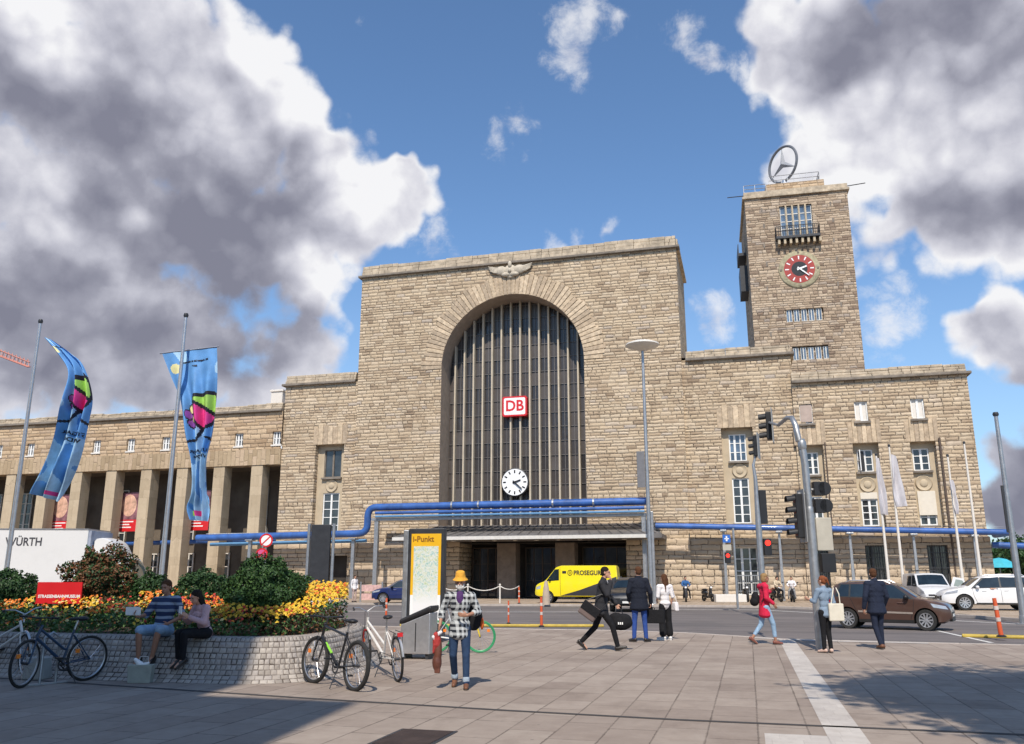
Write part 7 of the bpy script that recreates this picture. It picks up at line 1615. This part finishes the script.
def field(lobes, d, sm=.18):
    acc = None
    for px, py, r in lobes:
        c = V(ray(px, py)).normalized(); rad = r/845.*(1+0*px)
        v = t.m('SUBTRACT', 1., t.m('DIVIDE', t.vm('DISTANCE', d, tuple(c), out=1), rad))
        acc = v if acc is None else t.m('SMOOTH_MAX', acc, v, sm)
    return acc
CL = [(40, 60, 120), (150, 90, 110), (245, 120, 100), (320, 150, 75), (385, 200, 52), (90, 240, 140), (230, 240, 120), (330, 230, 70), (20, 340, 120), (180, 350, 130), (290, 350, 70), (-80, 150, 170), (-60, 380, 130), (60, -40, 110), (405, 180, 30),
      (840, 40, 90), (930, 60, 130), (1040, 60, 130), (800, 60, 45), (880, 150, 90), (960, 180, 110), (1050, 190, 80), (820, 160, 45), (960, 225, 60), (1010, 240, 45), (1000, 350, 42), (1020, 365, 40), (1030, 470, 60), (1000, 510, 45), (850, 95, 80)]
SM = [(580, 45, 38), (615, 40, 20), (515, 139, 36), (545, 237, 20), (566, 230, 20), (595, 226, 17), (706, 324, 22), (440, 252, 34), (462, 246, 18), (372, 2, 26), (690, 38, 26), (720, 65, 24), (745, 60, 22), (700, 55, 18), (820, 285, 14), (880, 305, 46), (895, 290, 28), (870, 330, 24)]
fb = field(CL, dw, .22); fs = t.m('MULTIPLY', field(SM, dw, .1), .55)
def vor(v, sc, sm=.5):
    n = t.add('ShaderNodeTexVoronoi', feature='F1'); t.put(n.inputs['Vector'], v); n.inputs['Scale'].default_value = sc; return n.outputs['Distance']
def billow(v, cheap=False):
    w_ = t.vm('ADD', v, t.vm('SCALE', t.vm('SUBTRACT', t.noise(v, 11., 2, .6, out=1), (.5, .5, .5)), .05))
    a_ = t.m('MULTIPLY', t.m('SUBTRACT', .45, vor(w_, 7.)), 1.0); b_ = t.m('MULTIPLY', t.m('SUBTRACT', .45, vor(w_, 17.)), .55); c_ = t.m('MULTIPLY', t.m('SUBTRACT', .45, vor(w_, 39.)), .3)
    if cheap: return t.m('ADD', t.m('ADD', a_, b_), c_)
    f_ = t.m('MULTIPLY', t.m('SUBTRACT', t.noise(v, 20., 5, .65), .5), .55); g_ = t.m('MULTIPLY', t.m('SUBTRACT', t.noise(v, 4., 1, .5), .5), .6)
    base_b = t.m('ADD', t.m('ADD', a_, b_), c_); return base_b, t.m('ADD', base_b, t.m('ADD', f_, g_))
nb0, nn0 = billow(dirn); nn = t.m('MULTIPLY', nn0, .75)
relief = t.m('SUBTRACT', nb0, billow(t.vm('ADD', dirn, (.012, 0., .03)), True))
bigmask = t.mr(t.m('ADD', fb, nn), -.04, .26, 0, 1, True)
smallmask = t.mr(t.m('ADD', fs, t.m('MULTIPLY', t.m('ADD', nn, t.m('MULTIPLY', t.m('SUBTRACT', t.noise(dirn, 26., 5, .7, .3), .5), 1.1)), 1.)), .06, .62, 0, .75, True)
bigmask = t.mr(t.m('ADD', fb, nn), -.02, .24, 0, 1, True)
mask = t.m('MAXIMUM', bigmask, smallmask)
DK = [(30, 110, 85), (110, 130, 70), (90, 185, 60), (190, 215, 85), (240, 230, 60), (290, 205, 50), (30, 280, 70), (250, 300, 50), (150, 345, 50), (60, 365, 35), (240, 365, 40), (-40, 150, 100),
      (870, 40, 45), (930, 50, 70), (1000, 70, 65), (1050, 90, 80), (850, 85, 30), (970, 215, 36), (1010, 215, 45), (1030, 470, 60), (1000, 520, 40)]
LT = [(15, 190, 55), (40, 225, 45), (0, 160, 45), (310, 85, 40), (350, 110, 30), (260, 40, 30), (60, 25, 40), (365, 215, 28), (380, 180, 28), (870, 125, 45), (930, 125, 60), (990, 150, 60), (830, 130, 35), (900, 160, 50), (980, 280, 40), (880, 300, 30), (330, 300, 30), (300, 290, 35)]
fd_ = field(DK, t.vm('ADD', dirn, t.vm('SCALE', warp, .8)), .5); fl2 = field(LT, t.vm('ADD', dirn, t.vm('SCALE', dw, 0.) if 0 else t.vm('SCALE', warp, 1.1)), .35)
sh = t.m('ADD', t.m('MULTIPLY', t.mr(fd_, -.6, 1.0), .72), t.m('MULTIPLY', t.m('SUBTRACT', .5, t.noise(dirn, 6., 5, .6)), .42))
sh = t.m('SUBTRACT', sh, t.m('MULTIPLY', relief, .55))
sh = t.m('SUBTRACT', t.m('ADD', t.m('ADD', sh, .24), t.m('ADD', t.m('MULTIPLY', nb0, -.30), t.m('MULTIPLY', t.m('SUBTRACT', t.noise(dirn, 16., 7, .68), .5), .55))), t.m('MULTIPLY', t.mr(fl2, -.3, .6), .42))
edge = t.mr(t.m('ADD', fb, nn), .0, .4, 1, 0, True)
sh = t.m('SUBTRACT', sh, t.m('MULTIPLY', edge, .30), clamp=True)
ccol = t.ramp(sh, [(0., (.88, .88, .90)), (.2, (.70, .70, .76)), (.45, (.50, .505, .58)), (.72, (.32, .325, .395)), (1., (.22, .225, .29))])
SKYK = .150
skyc = t.vm('SCALE', sky.outputs[0], SKYK)
skyc = t.mix(1., skyc, (.85, 1.0, 1.10), 'MULTIPLY')
hz = t.mr(t.xyz(dirn)[2], 0., .35, 1, 0); skyc = t.mix(t.m('MULTIPLY', hz, .42), skyc, (.42, .54, .68))
final = t.mix(mask, skyc, ccol)
t.put(bg.inputs[0], final); bg.inputs[1].default_value = 1.0
W.cycles.sampling_method = 'MANUAL'; W.cycles.sample_map_resolution = 256
sl = bpy.data.lights.new('sun', 'SUN'); sl.energy = 4.6; sl.angle = R(.53); sl.color = (1., .91, .79)
so = bpy.data.objects.new('sun', sl); COL.objects.link(so); so.rotation_euler = (-sun_dir).to_track_quat('-Z', 'Y').to_euler(); so.location = (0, -30, 60)
cam = bpy.data.cameras.new('camera'); co_ = bpy.data.objects.new('camera', cam); COL.objects.link(co_); co_.location = (0, 0, H)
cam.sensor_width = 36.; cam.sensor_fit = 'HORIZONTAL'; cam.lens = F/1024*36; cam.clip_end = 4000; cam.clip_start = .1
co_.rotation_euler = (PI/2+PT, 0, YAW); S.camera = co_
S.view_settings.view_transform = 'Standard'; S.view_settings.look = 'None'; S.view_settings.exposure = .06; S.view_settings.gamma = 1; S.view_settings.use_curve_mapping = False
S.render.engine = 'CYCLES'; S.cycles.max_bounces = 5; S.cycles.diffuse_bounces = 3; S.cycles.glossy_bounces = 3; S.cycles.use_denoising = True
for o in list(bpy.data.objects):
    if o.type == 'MESH' and o.parent is None and 'kind' not in o and 'label' not in o: print('UNTAGGED', o.name)
